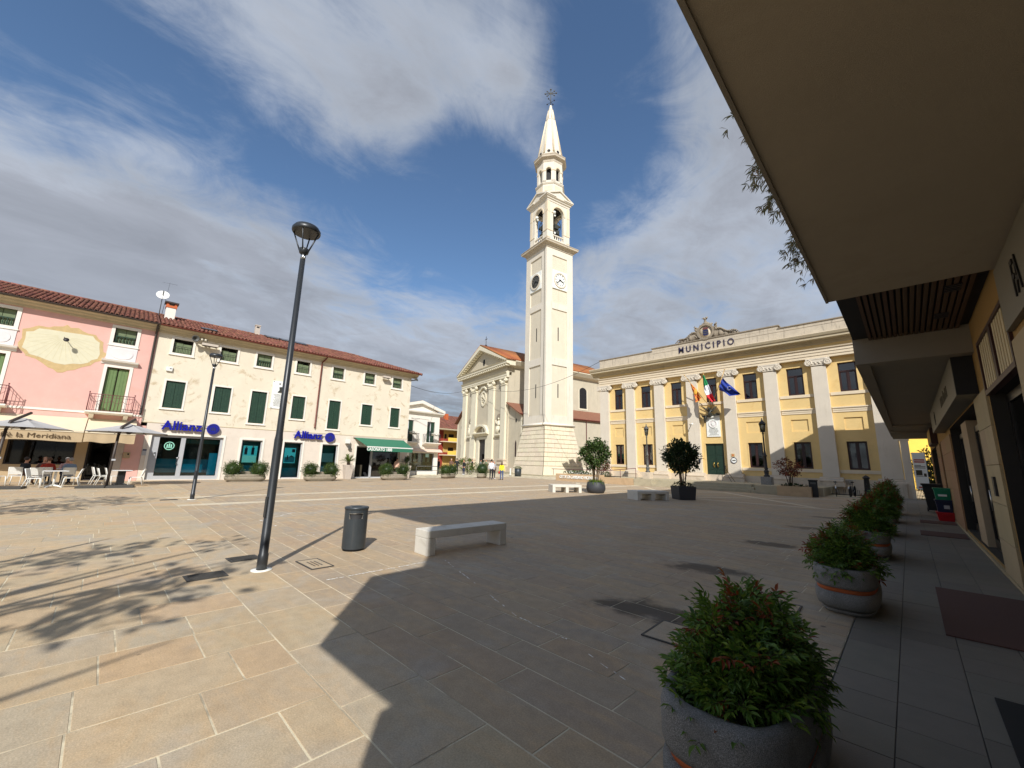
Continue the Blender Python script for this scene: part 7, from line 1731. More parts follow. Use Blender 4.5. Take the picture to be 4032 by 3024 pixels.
# ------------------------------------------------------------------ street furniture
def modern_lamp():
    t = thing('street_lamp', 'tall dark grey street lamp standing in the foreground', 'street lamp', (0, 0, 0), 0, 'modern street lamps')
    part('foot', MB().lathe([(0.14, 0.0), (0.14, 0.012), (0.0, 0.013)], 24), 'flower_white', t)
    part('pole', MB().lathe([(0.070, 0.0), (0.070, 0.22), (0.062, 0.23), (0.060, 1.9), (0.053, 1.96), (0.050, 2.0), (0.041, 4.95)], 20), 'pole_grey', t)
    part('hatch', MB().box(-0.02, 0.04, -0.072, -0.055, 0.75, 1.05), 'pole_grey', t, bevel=0.004)
    part('neck', MB().lathe([(0.040, 4.93), (0.040, 5.05)], 16).sphere((0.045, 0, 4.97), 0.024, 8, 6), 'steel', t)
    part('yoke', MB().lathe([(0.045, 5.04), (0.07, 5.06), (0.085, 5.13), (0.075, 5.14), (0.05, 5.09), (0, 5.08)], 16), 'pole_grey', t)
    for k in range(4):
        a = k*PI/2+PI/4; c, s = math.cos(a), math.sin(a)
        part('arm', MB().tube([(0.072*c, 0.072*s, 5.11), (0.115*c, 0.115*s, 5.22), (0.205*c, 0.205*s, 5.46)], [0.014, 0.012, 0.012], 6), 'pole_grey', t)
    part('hood', MB().lathe([(0.215, 5.43), (0.225, 5.45), (0.225, 5.49), (0.19, 5.545), (0.0, 5.57)], 28), 'pole_grey', t)
    part('diffuser', MB().lathe([(0.0, 5.445), (0.19, 5.445), (0.212, 5.435)], 28), 'diffuser', t)
    return t
ml = modern_lamp(); ml.location = (-7.08, 1.93, 0); ml.rotation_euler = (0, 0, 0.2)
dup(ml, (-19.3, 2.64, 0), 0.9, 'slimmer looking street lamp farther off before the cream house')
def post_lamp(loc, label, mt):
    t = thing('lamp_post', label, 'lamp post', loc, 0.0, 'old lamp posts on the terrace')
    part('block', MB().box(-0.33, 0.33, -0.33, 0.33, 0, 0.56), 'concrete_dark' if mt == 'lamp_iron_dark' else 'plinth', t, bevel=0.03)
    part('column', MB().lathe([(0.20, 0.56), (0.20, 0.64), (0.13, 0.7), (0.15, 0.86), (0.17, 0.96), (0.11, 1.02), (0.10, 1.08), (0.14, 1.14), (0.10, 1.2), (0.085, 1.95), (0.13, 2.0), (0.13, 2.06), (0.085, 2.12), (0.06, 2.4), (0.05, 3.55), (0.09, 3.6), (0.05, 3.65), (0.05, 3.7)], 14), mt, t)
    part('bracket', MB().lathe([(0.05, 3.68), (0.16, 3.75), (0.16, 3.79), (0.0, 3.8)], 6), mt, t)
    bars = MB()
    for k in range(6):
        a = k*PI/3; c, s = math.cos(a), math.sin(a); bars.tube([(0.13*c, 0.13*s, 3.79), (0.20*c, 0.20*s, 4.3)], 0.016, 5)
    part('cage', bars, mt, t); part('pane', MB().lathe([(0.125, 3.8), (0.19, 4.29)], 6), 'glass_dark', t)
    part('roof', MB().lathe([(0.25, 4.29), (0.24, 4.33), (0.14, 4.46), (0.10, 4.5), (0.06, 4.6), (0.03, 4.64), (0.05, 4.68), (0.0, 4.76)], 6), mt, t)
    part('lamp', MB().sphere((0, 0, 4.05), 0.07, 8, 6), 'letter_white', t)
    return t
post_lamp((-17.05, 33.75, TZ), 'grey old lamp post by the ramp, left of the door', 'lamp_iron'); post_lamp((-8.05, 33.75, TZ), 'dark old lamp post at the right end of the steps', 'lamp_iron_dark')
def litter_bin(loc, label, s=1.0, rz=0.0):
    t = thing('litter_bin', label, 'litter bin', loc, rz, 'round litter bins')
    n = 32; m = MB(); r = 0.205; zs_ = [0.035, 0.56, 0.66, 0.72]
    # drum wall with a wide slot in front near the top
    cols = [2*PI*i/n for i in range(n)]
    for i in range(n):
        a0, a1 = cols[i], cols[(i+1) % n] if i < n-1 else 2*PI
        mid = (a0+a1)/2-1.5*PI
        for j, (z0, z1) in enumerate(zip(zs_, zs_[1:])):
            if j == 1 and abs(mid) < 0.62: continue
            m.add([(r*math.cos(a0), r*math.sin(a0), z0), (r*math.cos(a1), r*math.sin(a1), z0), (r*math.cos(a1), r*math.sin(a1), z1), (r*math.cos(a0), r*math.sin(a0), z1)], [(0, 1, 2, 3)], 0, True)
    part('drum', m, 'bin_grey', t)
    part('liner', MB().lathe([(0.19, 0.05), (0.19, 0.7)], 24), 'dark_void', t)
    part('lid', MB().lathe([(0.212, 0.72), (0.216, 0.735), (0.216, 0.755), (0.20, 0.765), (0.09, 0.76), (0.085, 0.75), (0.0, 0.75)], 32), 'bin_grey', t)
    part('foot', MB().lathe([(0.185, 0.0), (0.185, 0.035)], 24), 'rubber', t)
    lp_ = MB(); a0, a1 = 1.5*PI-0.62, 1.5*PI+0.62
    for i in range(8):
        b0, b1 = a0+(a1-a0)*i/8, a0+(a1-a0)*(i+1)/8
        lp_.add([(r*1.005*math.cos(b0), r*1.005*math.sin(b0), 0.648), (r*1.005*math.cos(b1), r*1.005*math.sin(b1), 0.648), (r*1.005*math.cos(b1), r*1.005*math.sin(b1), 0.664), (r*1.005*math.cos(b0), r*1.005*math.sin(b0), 0.664)], [(0, 1, 2, 3)])
    for s_ in (0, 1):
        pts = [(a0, 0.56), (a0+0.16, 0.56), (a0, 0.65)] if s_ == 0 else [(a1, 0.56), (a1-0.16, 0.56), (a1, 0.65)]
        lp_.add([(r*1.002*math.cos(a), r*1.002*math.sin(a), z) for a, z in pts], [(0, 1, 2)])
    part('slot_edge', lp_, 'steel', t)
    t.scale = (s, s, s)
    return t
bn = litter_bin((-7.62, 3.55, 0.002), 'dark grey round litter bin in front of the white bench', 1.0, math.atan2(7.62, 3.55))
def bench(loc, rz, L, W, Hh, label, mid):
    t = thing('stone_bench', label, 'bench', loc, rz, 'white stone benches')
    th = 0.13
    part('seat', MB().box(-L/2, L/2, -W/2, W/2, Hh-th, Hh), 'bench_stone', t, bevel=0.012)
    xs = [(-L/2, -L/2+0.17), (L/2-0.17, L/2)]+([(-0.09, 0.09)] if mid else [])
    for a, b in xs: part('leg', MB().box(a+0.001, b-0.001, -W/2+0.002, W/2-0.002, 0, Hh-th-0.001), 'bench_stone', t, bevel=0.01)
    return t
bench((-6.50, 5.22, 0), R(88.0), 1.86, 0.44, 0.42, 'long white stone bench nearest the camera, half in shade', False)
bench((-9.95, 19.62, 0), R(60), 1.75, 0.95, 0.44, 'white stone bench in the shade beside the square black planter', True)
bench((-15.25, 19.75, 0), R(55), 1.75, 0.95, 0.44, 'sunlit white stone bench beside the round black planter', True)
# planters with multi-stemmed trees
def multi_tree(t, rg, base_z, H, crown, rad, nleaf, mt, L, W, nst, flat=1.0, bark='bark'):
    st = MB(); tips = []
    for i in range(nst):
        a = 2*PI*i/nst+rg.uniform(-0.4, 0.4); r0 = rg.uniform(0.02, 0.12)
        b = Vector((r0*math.cos(a), r0*math.sin(a), base_z)); tip = Vector((math.cos(a)*rad[0]*0.6, math.sin(a)*rad[1]*0.6, crown+rad[2]*rg.uniform(-0.1, 0.5)))
        m1 = b.lerp(tip, 0.4)+Vector((rg.uniform(-0.05, 0.05), rg.uniform(-0.05, 0.05), 0.12)); m1.x *= 0.7; m1.y *= 0.7
        st.tube([b, m1, tip], [0.032, 0.024, 0.008], 7)
        for k in range(3):
            p = m1.lerp(tip, rg.uniform(0.1, 0.8)); q = p+rdir(rg, 0.3)*rg.uniform(0.25, 0.5); st.tube([p, q], [0.012, 0.004], 5)
    part('trunk', st, bark, t)
    part('crown', foliage(rg, (0, 0, crown), rad, nleaf, L, W, clump=34, up=0.0, seg=1, mb=foliage(rg, (0, 0, crown), rad, nleaf//2, L, W, shell=0.6)), mt, t, kind='stuff')
t = thing('potted_tree', 'multi-stemmed tree with green crown in a round black pot', 'potted tree', (-13.95, 21.05, 0), 0, 'trees in black pots')
part('pot', MB().lathe([(0.40, 0.0), (0.47, 0.03), (0.56, 0.22), (0.56, 0.36), (0.50, 0.60), (0.47, 0.64), (0.44, 0.63), (0.44, 0.52), (0.0, 0.53)], 28), 'pot_black', t)
multi_tree(t, random.Random(51), 0.5, 3.1, 2.25, (0.90, 0.90, 0.84), 2500, 'leaf_tree', 0.15, 0.085, 9)
gs = MB(); rg = random.Random(52)
for i in range(420):
    a = rg.uniform(0, 2*PI); r0 = rg.uniform(0.1, 0.42); b = Vector((r0*math.cos(a), r0*math.sin(a), 0.52)); o = Vector((math.cos(a), math.sin(a), 0))
    tp = b+o*rg.uniform(0.1, 0.32)+Vector((0, 0, rg.uniform(-0.12, 0.28))); md = b.lerp(tp, 0.5)+Vector((0, 0, 0.14)); n_ = Vector((-o.y, o.x, 0))*0.008
    gs.add([b-n_, b+n_, md+n_, md-n_, tp], [(0, 1, 2, 3), (3, 2, 4)])
part('grass', gs, 'leaf_grass', t, kind='stuff')
t = thing('potted_tree', 'multi-stemmed tree with dark crown in a square black pot', 'potted tree', (-9.0, 21.6, 0), R(50), 'trees in black pots')
pm = MB(); pm.hexa([(-0.42, -0.42, 0), (0.42, -0.42, 0), (0.42, 0.42, 0), (-0.42, 0.42, 0)], [(-0.47, -0.47, 0.66), (0.47, -0.47, 0.66), (0.47, 0.47, 0.66), (-0.47, 0.47, 0.66)])
part('pot', pm, 'pot_black', t, bevel=0.03)
multi_tree(t, random.Random(53), 0.6, 3.0, 2.2, (0.93, 0.93, 0.84), 2500, 'leaf_dark', 0.16, 0.085, 8)
part('undergrowth', foliage(random.Random(54), (0, 0, 0.68), (0.5, 0.5, 0.16), 320, 0.12, 0.06), 'leaf_dark', t, kind='stuff')
t = thing('red_maple', 'small maple with thin bronze foliage in the raised stone bed', 'tree', (-6.35, 31.9, 0.55), 0)
multi_tree(t, random.Random(55), 0.0, 1.9, 1.25, (0.85, 0.8, 0.6), 620, 'leaf_maple', 0.12, 0.08, 4, bark='bark_dark')
t = thing('red_maple', 'reddish maple behind the city name wall, beside the ramp', 'tree', (-22.0, 34.2, 0.55), 0)
multi_tree(t, random.Random(56), 0.0, 1.9, 1.05, (1.0, 0.8, 0.62), 620, 'leaf_maple', 0.13, 0.08, 5, bark='bark_dark')
t = thing('shrub', 'small round green shrub at the end of the city name wall', 'shrub', (-20.9, 33.5, 0.55)); part('foliage', foliage(random.Random(57), (0, 0, 0.2), (0.4, 0.35, 0.26), 300, 0.1, 0.06), 'leaf_bush', t, kind='stuff'); part('stem', MB().tube([(0, 0, -0.3), (0, 0, 0.3)], 0.03), 'bark_dark', t)
# oblong stone planters with two bushes before the left houses
def trough(loc, rz, label, seed, L=1.1, nb=2, hump=True):
    t = thing('stone_trough', label, 'planter', loc, rz, 'stone troughs with clipped bushes')
    m = MB().lathe([(0.78, 0.0), (0.86, 0.02), (0.86, 0.05)], 32, pw=0.6); part('foot', MB().merge(m, Matrix.Diagonal((L, 0.42, 1, 1))), 'planter_stone', t)
    m = MB().lathe([(0.8, 0.05), (0.95, 0.09), (1.0, 0.2), (1.0, 0.29), (0.96, 0.32), (0.9, 0.32)], 32, pw=0.6); part('bowl', MB().merge(m, Matrix.Diagonal((L, 0.42, 1, 1))), 'planter_stone', t)
    m = MB().lathe([(0.9, 0.30), (0.96, 0.33), (0.94, 0.44), (0.88, 0.47), (0.84, 0.45), (0.84, 0.40), (0, 0.41)], 32, pw=0.6); part('rim', MB().merge(m, Matrix.Diagonal((L, 0.42, 1, 1))), 'planter_stone', t)
    if hump: part('back_stone', MB().prism([(-0.38, 0.4), (0.38, 0.4), (0.30, 0.58), (0.2, 0.64), (-0.2, 0.64), (-0.30, 0.58)], 'y', 0.1, 0.3), 'planter_stone', t, bevel=0.02)
    return t
def round_bush(loc, seed, r, label):
    rg = random.Random(seed); t = thing('clipped_bush', label, 'bush', loc, 0, 'clipped bushes in the stone troughs')
    core = MB(); core.sphere((0, 0, 0.36*r/0.6), r*0.72, 12, 8, 0, (1, 0.9, 0.85)); part('twigs', core, 'leaf_dark', t)
    fo = foliage(rg, (0, 0, 0.36*r/0.6), (r, r*0.9, r*0.86), 1250, 0.10, 0.028, shell=0.72, up=0.15, seg=1, clump=60)
    foliage(rg, (0, 0, 0.36*r/0.6), (r, r*0.9, r*0.86), 1250, 0.10, 0.03, mb=fo, shell=0.7, up=0.1); part('foliage', fo, 'leaf_bush', t, kind='stuff')
TR = [(-31.15, 6.85, 'stone trough before the first poster window'), (-30.65, 11.35, 'stone trough with clay band left of the potted palm'), (-30.7, 17.2, 'stone trough before the green awning'), (-32.6, 24.0, 'stone trough at the corner of the small white house'), (-32.3, 28.0, 'short stone trough nearest the church steps')]
NM = ['before the first poster window', 'left of the potted palm', 'under the green awning', 'by the small white house', 'nearest the church']
for i, (x, y, lb) in enumerate(TR):
    L = (1.15, 1.1, 1.15, 1.15, 0.8)[i]
    trough((x, y, 0), PI/2+(0, 0.0, 0.0, 0.5, 0.6)[i], lb, i, L, hump=i < 4)
    rz = (0, 0, 0, 0.5, 0.6)[i]; d = Vector((-math.sin(rz), math.cos(rz), 0))
    if i < 4:
        for s in (-1, 1): round_bush(Vector((x, y, 0.42))+d*s*0.66*L, 60+i*3+s, 0.60, ('left' if s < 0 else 'right')+' clipped bush in the trough '+NM[i])
    else: round_bush((x, y, 0.40), 90, 0.82, 'broad clipped bush in the trough nearest the church')
# palm pots
def palm(loc, label, mt, seed, pot=True):
    t = thing('potted_palm', label, 'potted palm', loc, 0, 'palms by the green awning')
    pm = MB(); pm.hexa([(-0.22, -0.22, 0), (0.22, -0.22, 0), (0.22, 0.22, 0), (-0.22, 0.22, 0)], [(-0.33, -0.33, 1.12), (0.33, -0.33, 1.12), (0.33, 0.33, 1.12), (-0.33, 0.33, 1.12)]); part('pot', pm, 'pot_pale', t, bevel=0.02)
    rg = random.Random(seed); fr_ = MB()
    part('trunk', MB().lathe([(0.12, 1.1), (0.14, 1.3), (0.06, 1.42)], 10), 'bark_dark', t)
    for i in range(34):
        a = rg.uniform(0, 2*PI); el = rg.uniform(0.1, 1.3); L = rg.uniform(0.55, 0.8); d = Vector((math.cos(a)*math.cos(el), math.sin(a)*math.cos(el), math.sin(el)))
        pts = [Vector((0, 0, 1.35))+d*L*k/6+Vector((0, 0, -0.32*L*(k/6)**2.2*math.cos(el))) for k in range(7)]
        fr_.tube(pts, [0.008]*6+[0.003], 4); sd_ = d.cross(Vector((0, 0, 1))).normalized()
        for k in range(1, 7):
            for j in (0, 0.5):
                p = pts[k-1].lerp(pts[k], j)
                for s in (-1, 1):
                    q = p+sd_*s*0.17*(1-0.5*abs(k/6-0.5))+d*0.1+Vector((0, 0, 0.03)); w_ = d*0.016
                    fr_.add([p-w_, p+w_, q], [(0, 1, 2)])
    part('frond', fr_, mt, t)
palm((-32.75, 14.2, 0), 'sunlit palm in a tall pale pot left of the green awning', 'leaf_palm', 1); palm((-33.0, 19.6, 0), 'dark palm in a pot right of the green awning', 'leaf_dark', 2)
t = thing('shop_bollard', 'grey planter box with plants at the far end of the square', 'planter', (-35.1, 36.2, 0)); part('pot', MB().lathe([(0.40, 0), (0.42, 0.92), (0.38, 0.93), (0.38, 0.85), (0, 0.85)], 20), 'bin_grey', t); part('foliage', foliage(random.Random(77), (0, 0, 0.98), (0.5, 0.5, 0.18), 300, 0.14, 0.05), 'leaf_bush', t, kind='stuff'); t.name = 'round_planter'; t['label'] = 'round grey planter with grasses at the church steps'
t = thing('sign_stand', 'small white sign stand beside the round grey planter', 'sign', (-36.0, 35.8, 0)); part('panel', MB().box(-0.10, 0.1, -0.02, 0.02, 0.1, 0.95), 'letter_white', t); part('leg', MB().box(-0.1, 0.1, -0.15, 0.15, 0, 0.04), 'iron', t)
t = thing('bush', 'olive coloured bush beyond the white house corner', 'bush', (-41.5, 33.5, 0)); part('foliage', foliage(random.Random(78), (0, 0, 1.2), (1.2, 1.2, 1.2), 900, 0.2, 0.1, clump=20), 'leaf_palm', t, kind='stuff'); part('stem', MB().tube([(0, 0, 0), (0, 0, 1.5)], 0.05), 'bark_dark', t)
# square black bin, bicycles and hydrant on the right
t = thing('square_bin', 'square black litter bin at the corner of the raised bed', 'litter bin', (-5.05, 31.55, 0), R(8)); part('body', MB().box(-0.22, 0.22, -0.2, 0.2, 0.03, 0.98), 'bin_black', t, bevel=0.02); part('hood', MB().box(-0.25, 0.25, -0.23, 0.23, 0.98, 1.06), 'bin_black', t, bevel=0.02); part('slot', MB().box(-0.14, 0.14, -0.206, -0.198, 0.80, 0.92), 'lamp_iron', t)
def bicycle(loc, rz, label, basket):
    t = thing('bicycle', label, 'bicycle', loc, rz, 'bicycles parked by the town hall')
    for x in (-0.53, 0.53):
        m = MB().merge(MB().lathe([(0.31, -0.02), (0.345, -0.018), (0.345, 0.018), (0.31, 0.02), (0.31, -0.02)], 28), Matrix.Translation((x, 0, 0.345)) @ Matrix.Rotation(PI/2, 4, 'X'))
        w_ = part('wheel', m, 'rubber', t); sp_ = MB()
        for k in range(12): a = 2*PI*k/12; sp_.tube([(x, 0, 0.345), (x+0.31*math.cos(a), 0, 0.345+0.31*math.sin(a))], 0.003, 4)
        part('spoke', sp_, 'steel', w_)
        ring_ = MB(); ring_mb(x, 0.345, 0.365, 0.385, -0.03, 0.03, 20, ring_, 0, R(20) if x < 0 else R(30), R(170) if x < 0 else R(170)); part('mudguard', ring_, 'steel', t)
    f = MB(); f.tube([(-0.53, 0, 0.345), (-0.08, 0, 0.30), (0.38, 0, 0.72), (0.36, 0, 0.86)], 0.016, 6); f.tube([(-0.08, 0, 0.30), (-0.22, 0, 0.84)], 0.016, 6); f.tube([(-0.17, 0, 0.62), (0.39, 0, 0.68)], 0.016, 6); f.tube([(-0.53, 0, 0.345), (-0.18, 0, 0.7)], 0.01, 6); f.tube([(0.36, 0, 0.86), (0.53, 0, 0.345)], 0.016, 6); part('frame', f, 'bike_frame', t)
    part('handlebar', MB().tube([(0.36, 0, 0.86), (0.35, 0, 1.02)], 0.013, 6).tube([(0.22, -0.28, 1.06), (0.36, -0.18, 1.08), (0.36, 0.18, 1.08), (0.22, 0.28, 1.06)], 0.013, 6), 'steel', t)
    part('saddle', MB().sphere((-0.24, 0, 0.92), 0.13, 10, 6, 0, (1.1, 0.7, 0.4)).tube([(-0.22, 0, 0.80), (-0.24, 0, 0.9)], 0.014, 6), 'rubber', t)
    part('crank', MB().tube([(-0.08, -0.1, 0.20), (-0.08, -0.05, 0.30), (-0.08, 0.05, 0.30), (-0.08, 0.1, 0.42)], 0.012, 6), 'steel', t)
    if basket:
        b = MB()
        for k in range(5): z = 0.80+k*0.06; s = 0.13+0.012*k; b.tube([(0.52-s, -s, z), (0.52+s, -s, z), (0.52+s, s, z), (0.52-s, s, z), (0.52-s, -s, z)], 0.006, 4)
        for k in range(8): a = 2*PI*k/8; b.tube([(0.52+0.13*math.cos(a), 0.13*math.sin(a), 0.79), (0.52+0.18*math.cos(a), 0.18*math.sin(a), 1.05)], 0.005, 4)
        part('basket', b, 'iron', t)
bicycle((-4.35, 34.7, 0.0), R(-83), 'bicycle without basket, left of the two by the rack', False); bicycle((-3.55, 35.1, 0), R(-96), 'bicycle with wire basket, right of the two by the rack', True)
t = thing('bicycle_rack', 'low dark bicycle rack against the town hall plinth', 'bicycle rack', (-3.9, 35.9, 0)); part('base_rail', MB().tube([(-1.0, 0, 0.08), (1.0, 0, 0.08)], 0.03, 6), 'iron', t)
for i in range(6): part('hoop', MB().tube([(-0.9+i*0.36, -0.1, 0.05), (-0.9+i*0.36, -0.05, 0.42), (-0.82+i*0.36, 0.05, 0.42), (-0.82+i*0.36, 0.1, 0.05)], 0.014, 5), 'iron', t)
t = thing('drinking_fountain', 'dark cast iron fountain post beside the bicycles', 'fountain', (-2.85, 36.0, 0)); part('post', MB().lathe([(0.26, 0), (0.26, 0.1), (0.2, 0.16), (0.17, 0.3), (0.14, 1.15), (0.2, 1.2), (0.2, 1.25), (0.12, 1.34), (0.0, 1.42)], 8), 'lamp_iron_dark', t); part('spout', MB().tube([(0, -0.12, 0.85), (0, -0.3, 0.85), (0, -0.32, 0.78)], 0.025, 6), 'lamp_iron_dark', t); part('basin', MB().lathe([(0.28, 0.0), (0.30, 0.12), (0.26, 0.12), (0.24, 0.06), (0, 0.06)], 12, 0, -0.4), 'lamp_iron_dark', t)
t = thing('stone_block', 'dark low stone block at the right corner of the town hall', 'stone block', (-1.6, 37.0, 0)); part('block', MB().box(-0.6, 0.62, -0.2, 0.3, 0, 0.92), 'stone_weathered', t, bevel=0.02)
# café terrace
def chair(label=''):
    t = thing('cafe_chair', label, 'chair', (0, 0, 0), 0, 'white café chairs')
    part('seat', MB().prism([(-0.21, 0.44), (0.2, 0.45), (0.22, 0.435), (0.2, 0.42), (-0.21, 0.415)], 'y', -0.21, 0.21), 'white_plastic', t)
    part('backrest', MB().prism([(-0.21, 0.5), (-0.25, 0.66), (-0.31, 0.84), (-0.345, 0.85), (-0.285, 0.66), (-0.24, 0.5)], 'y', -0.19, 0.19), 'white_plastic', t)
    for s in (-1, 1):
        part('leg', MB().tube([(0.2, s*0.2, 0.43), (0.235, s*0.225, 0.0)], [0.02, 0.016], 8), 'white_plastic', t)
        part('leg', MB().tube([(-0.32, s*0.21, 0.84), (-0.25, s*0.21, 0.6), (-0.2, s*0.205, 0.43), (-0.33, s*0.225, 0.0)], [0.018, 0.02, 0.02, 0.016], 8), 'white_plastic', t)
    return t
ch0 = chair()
CH = [(-27.75, -1.85, R(78), 'white café chair left of the front white table, facing right'), (-28.05, -0.78, R(-95), 'white café chair right of the front white table, facing left'), (-30.55, -2.65, R(170), 'white café chair with its back to the square, far left'),
      (-29.35, 0.15, R(100), 'upper of the nested white chairs beside the right umbrella post'), (-29.35, 0.34, R(98), 'nested white chair beside the right umbrella post'), (-28.45, 1.45, R(-100), 'white café chair at the right end by the bank'), (-29.9, 0.62, R(96), 'white café chair pushed under the right table'),
      (-29.6, -1.95, R(175), 'shaded café chair behind the front white table'), (-30.2, -0.95, R(180), 'shaded café chair of the man in grey blue'), (-30.4, -1.75, R(178), 'shaded café chair of the person in red'), (-30.1, -3.2, R(120), 'white café chair cut by the left edge of the picture')]
for i, (x, y, rz, lb) in enumerate(CH):
    if i == 0: ch0.location = (x, y, 0); ch0.rotation_euler = (0, 0, rz); ch0['label'] = lb
    else: dup(ch0, (x, y, 0.0 if i != 3 else 0.05), rz, lb)
def table(loc, rz, label, mtop, mleg, dark=False):
    t = thing('cafe_table', label, 'table', loc, rz, 'café tables')
    part('tabletop', MB().box(-0.36, 0.36, -0.36, 0.36, 0.725, 0.755), mtop, t, bevel=0.006)
    part('column', MB().tube([(0, 0, 0.05), (0, 0, 0.72)], 0.045, 12) if not dark else MB().box(-0.14, 0.14, -0.14, 0.14, 0.02, 0.72), mleg, t)
    b = MB()
    for k in range(4): a = k*PI/2+PI/4; c, s = math.cos(a), math.sin(a); b.tube([(0, 0, 0.10), (0.18*c, 0.18*s, 0.08), (0.36*c, 0.36*s, 0.015)], [0.05, 0.04, 0.03], 6)
    part('base', b, mleg, t)
table((-28.05, -1.3, 0), R(10), 'white café table with star foot in the sun', 'table_top', 'white_plastic'); table((-29.1, 0.92, 0), R(5), 'café table with dark column right of the umbrella post', 'table_top', 'bin_black', True); table((-31.2, -1.6, 0), R(8), 'shaded café table where the guests sit', 'table_top', 'white_plastic')
def umbrella(loc, rz, label):
    t = thing('cantilever_umbrella', label, 'umbrella', loc, rz, 'grey cantilever umbrellas of the café')
    for x in (-0.5, 0.5): part('base_slab', MB().box(x-0.48, x+0.48, -0.5, 0.5, 0, 0.09), 'cover_iron', t, bevel=0.01)
    part('mast', MB().tube([(0, 0, 0.05), (0.06, 0, 2.55)], 0.055, 8), 'gutter_dark', t); part('arm', MB().tube([(0.06, 0, 2.5), (0.12, 0.1, 2.86), (0.5, 0.9, 3.32)], [0.06, 0.065, 0.06], 8), 'gutter_dark', t)
    part('hub', MB().lathe([(0.07, 2.55), (0.09, 2.6), (0.05, 3.05)], 10, 0.35, 1.0), 'gutter_dark', t)
    part('crank', MB().box(0.0, 0.14, -0.1, 0.02, 1.25, 1.33), 'alu', t)
    cv = MB(); n = 8; R0 = 1.55; ap_ = (0.35, 1.0, 3.08); rim = []
    for k in range(n): a = 2*PI*k/n+PI/8; rr = R0*1.06; rim.append((ap_[0]+rr*math.cos(a), ap_[1]+rr*math.sin(a), 2.62))
    for k in range(n):
        p, q = Vector(rim[k]), Vector(rim[(k+1) % n]); A_ = Vector(ap_); S_ = 5; g_ = []
        for i in range(S_+1):
            f = i/S_
            for j in range(5):
                e = p.lerp(q, j/4); v = A_.lerp(e, f); v.z -= 0.05*math.sin(PI*f)*math.sin(PI*j/4); g_.append(v)
        cv.add(g_, [(i*5+j, (i+1)*5+j, (i+1)*5+j+1, i*5+j+1) for i in range(S_) for j in range(4)], 0, True)
    part('canopy', cv, 'canopy_grey', t)
    for k in range(n):
        p = Vector(rim[k]); A_ = Vector((0.35, 1.0, 2.98)); part('rib', MB().tube([A_, p+Vector((0, 0, -0.02))], 0.014, 5), 'gutter_dark', t)
        m = A_.lerp(p, 0.45); part('strut', MB().tube([(0.35, 1.0, 2.6), m], 0.012, 5), 'gutter_dark', t)
    return t
um = umbrella((-27.45, 0.42, 0), R(85), 'grey umbrella on the right, by the bank window'); dup(um, (-27.85, -3.1, 0), R(85), 'grey umbrella on the left, over the café guests')
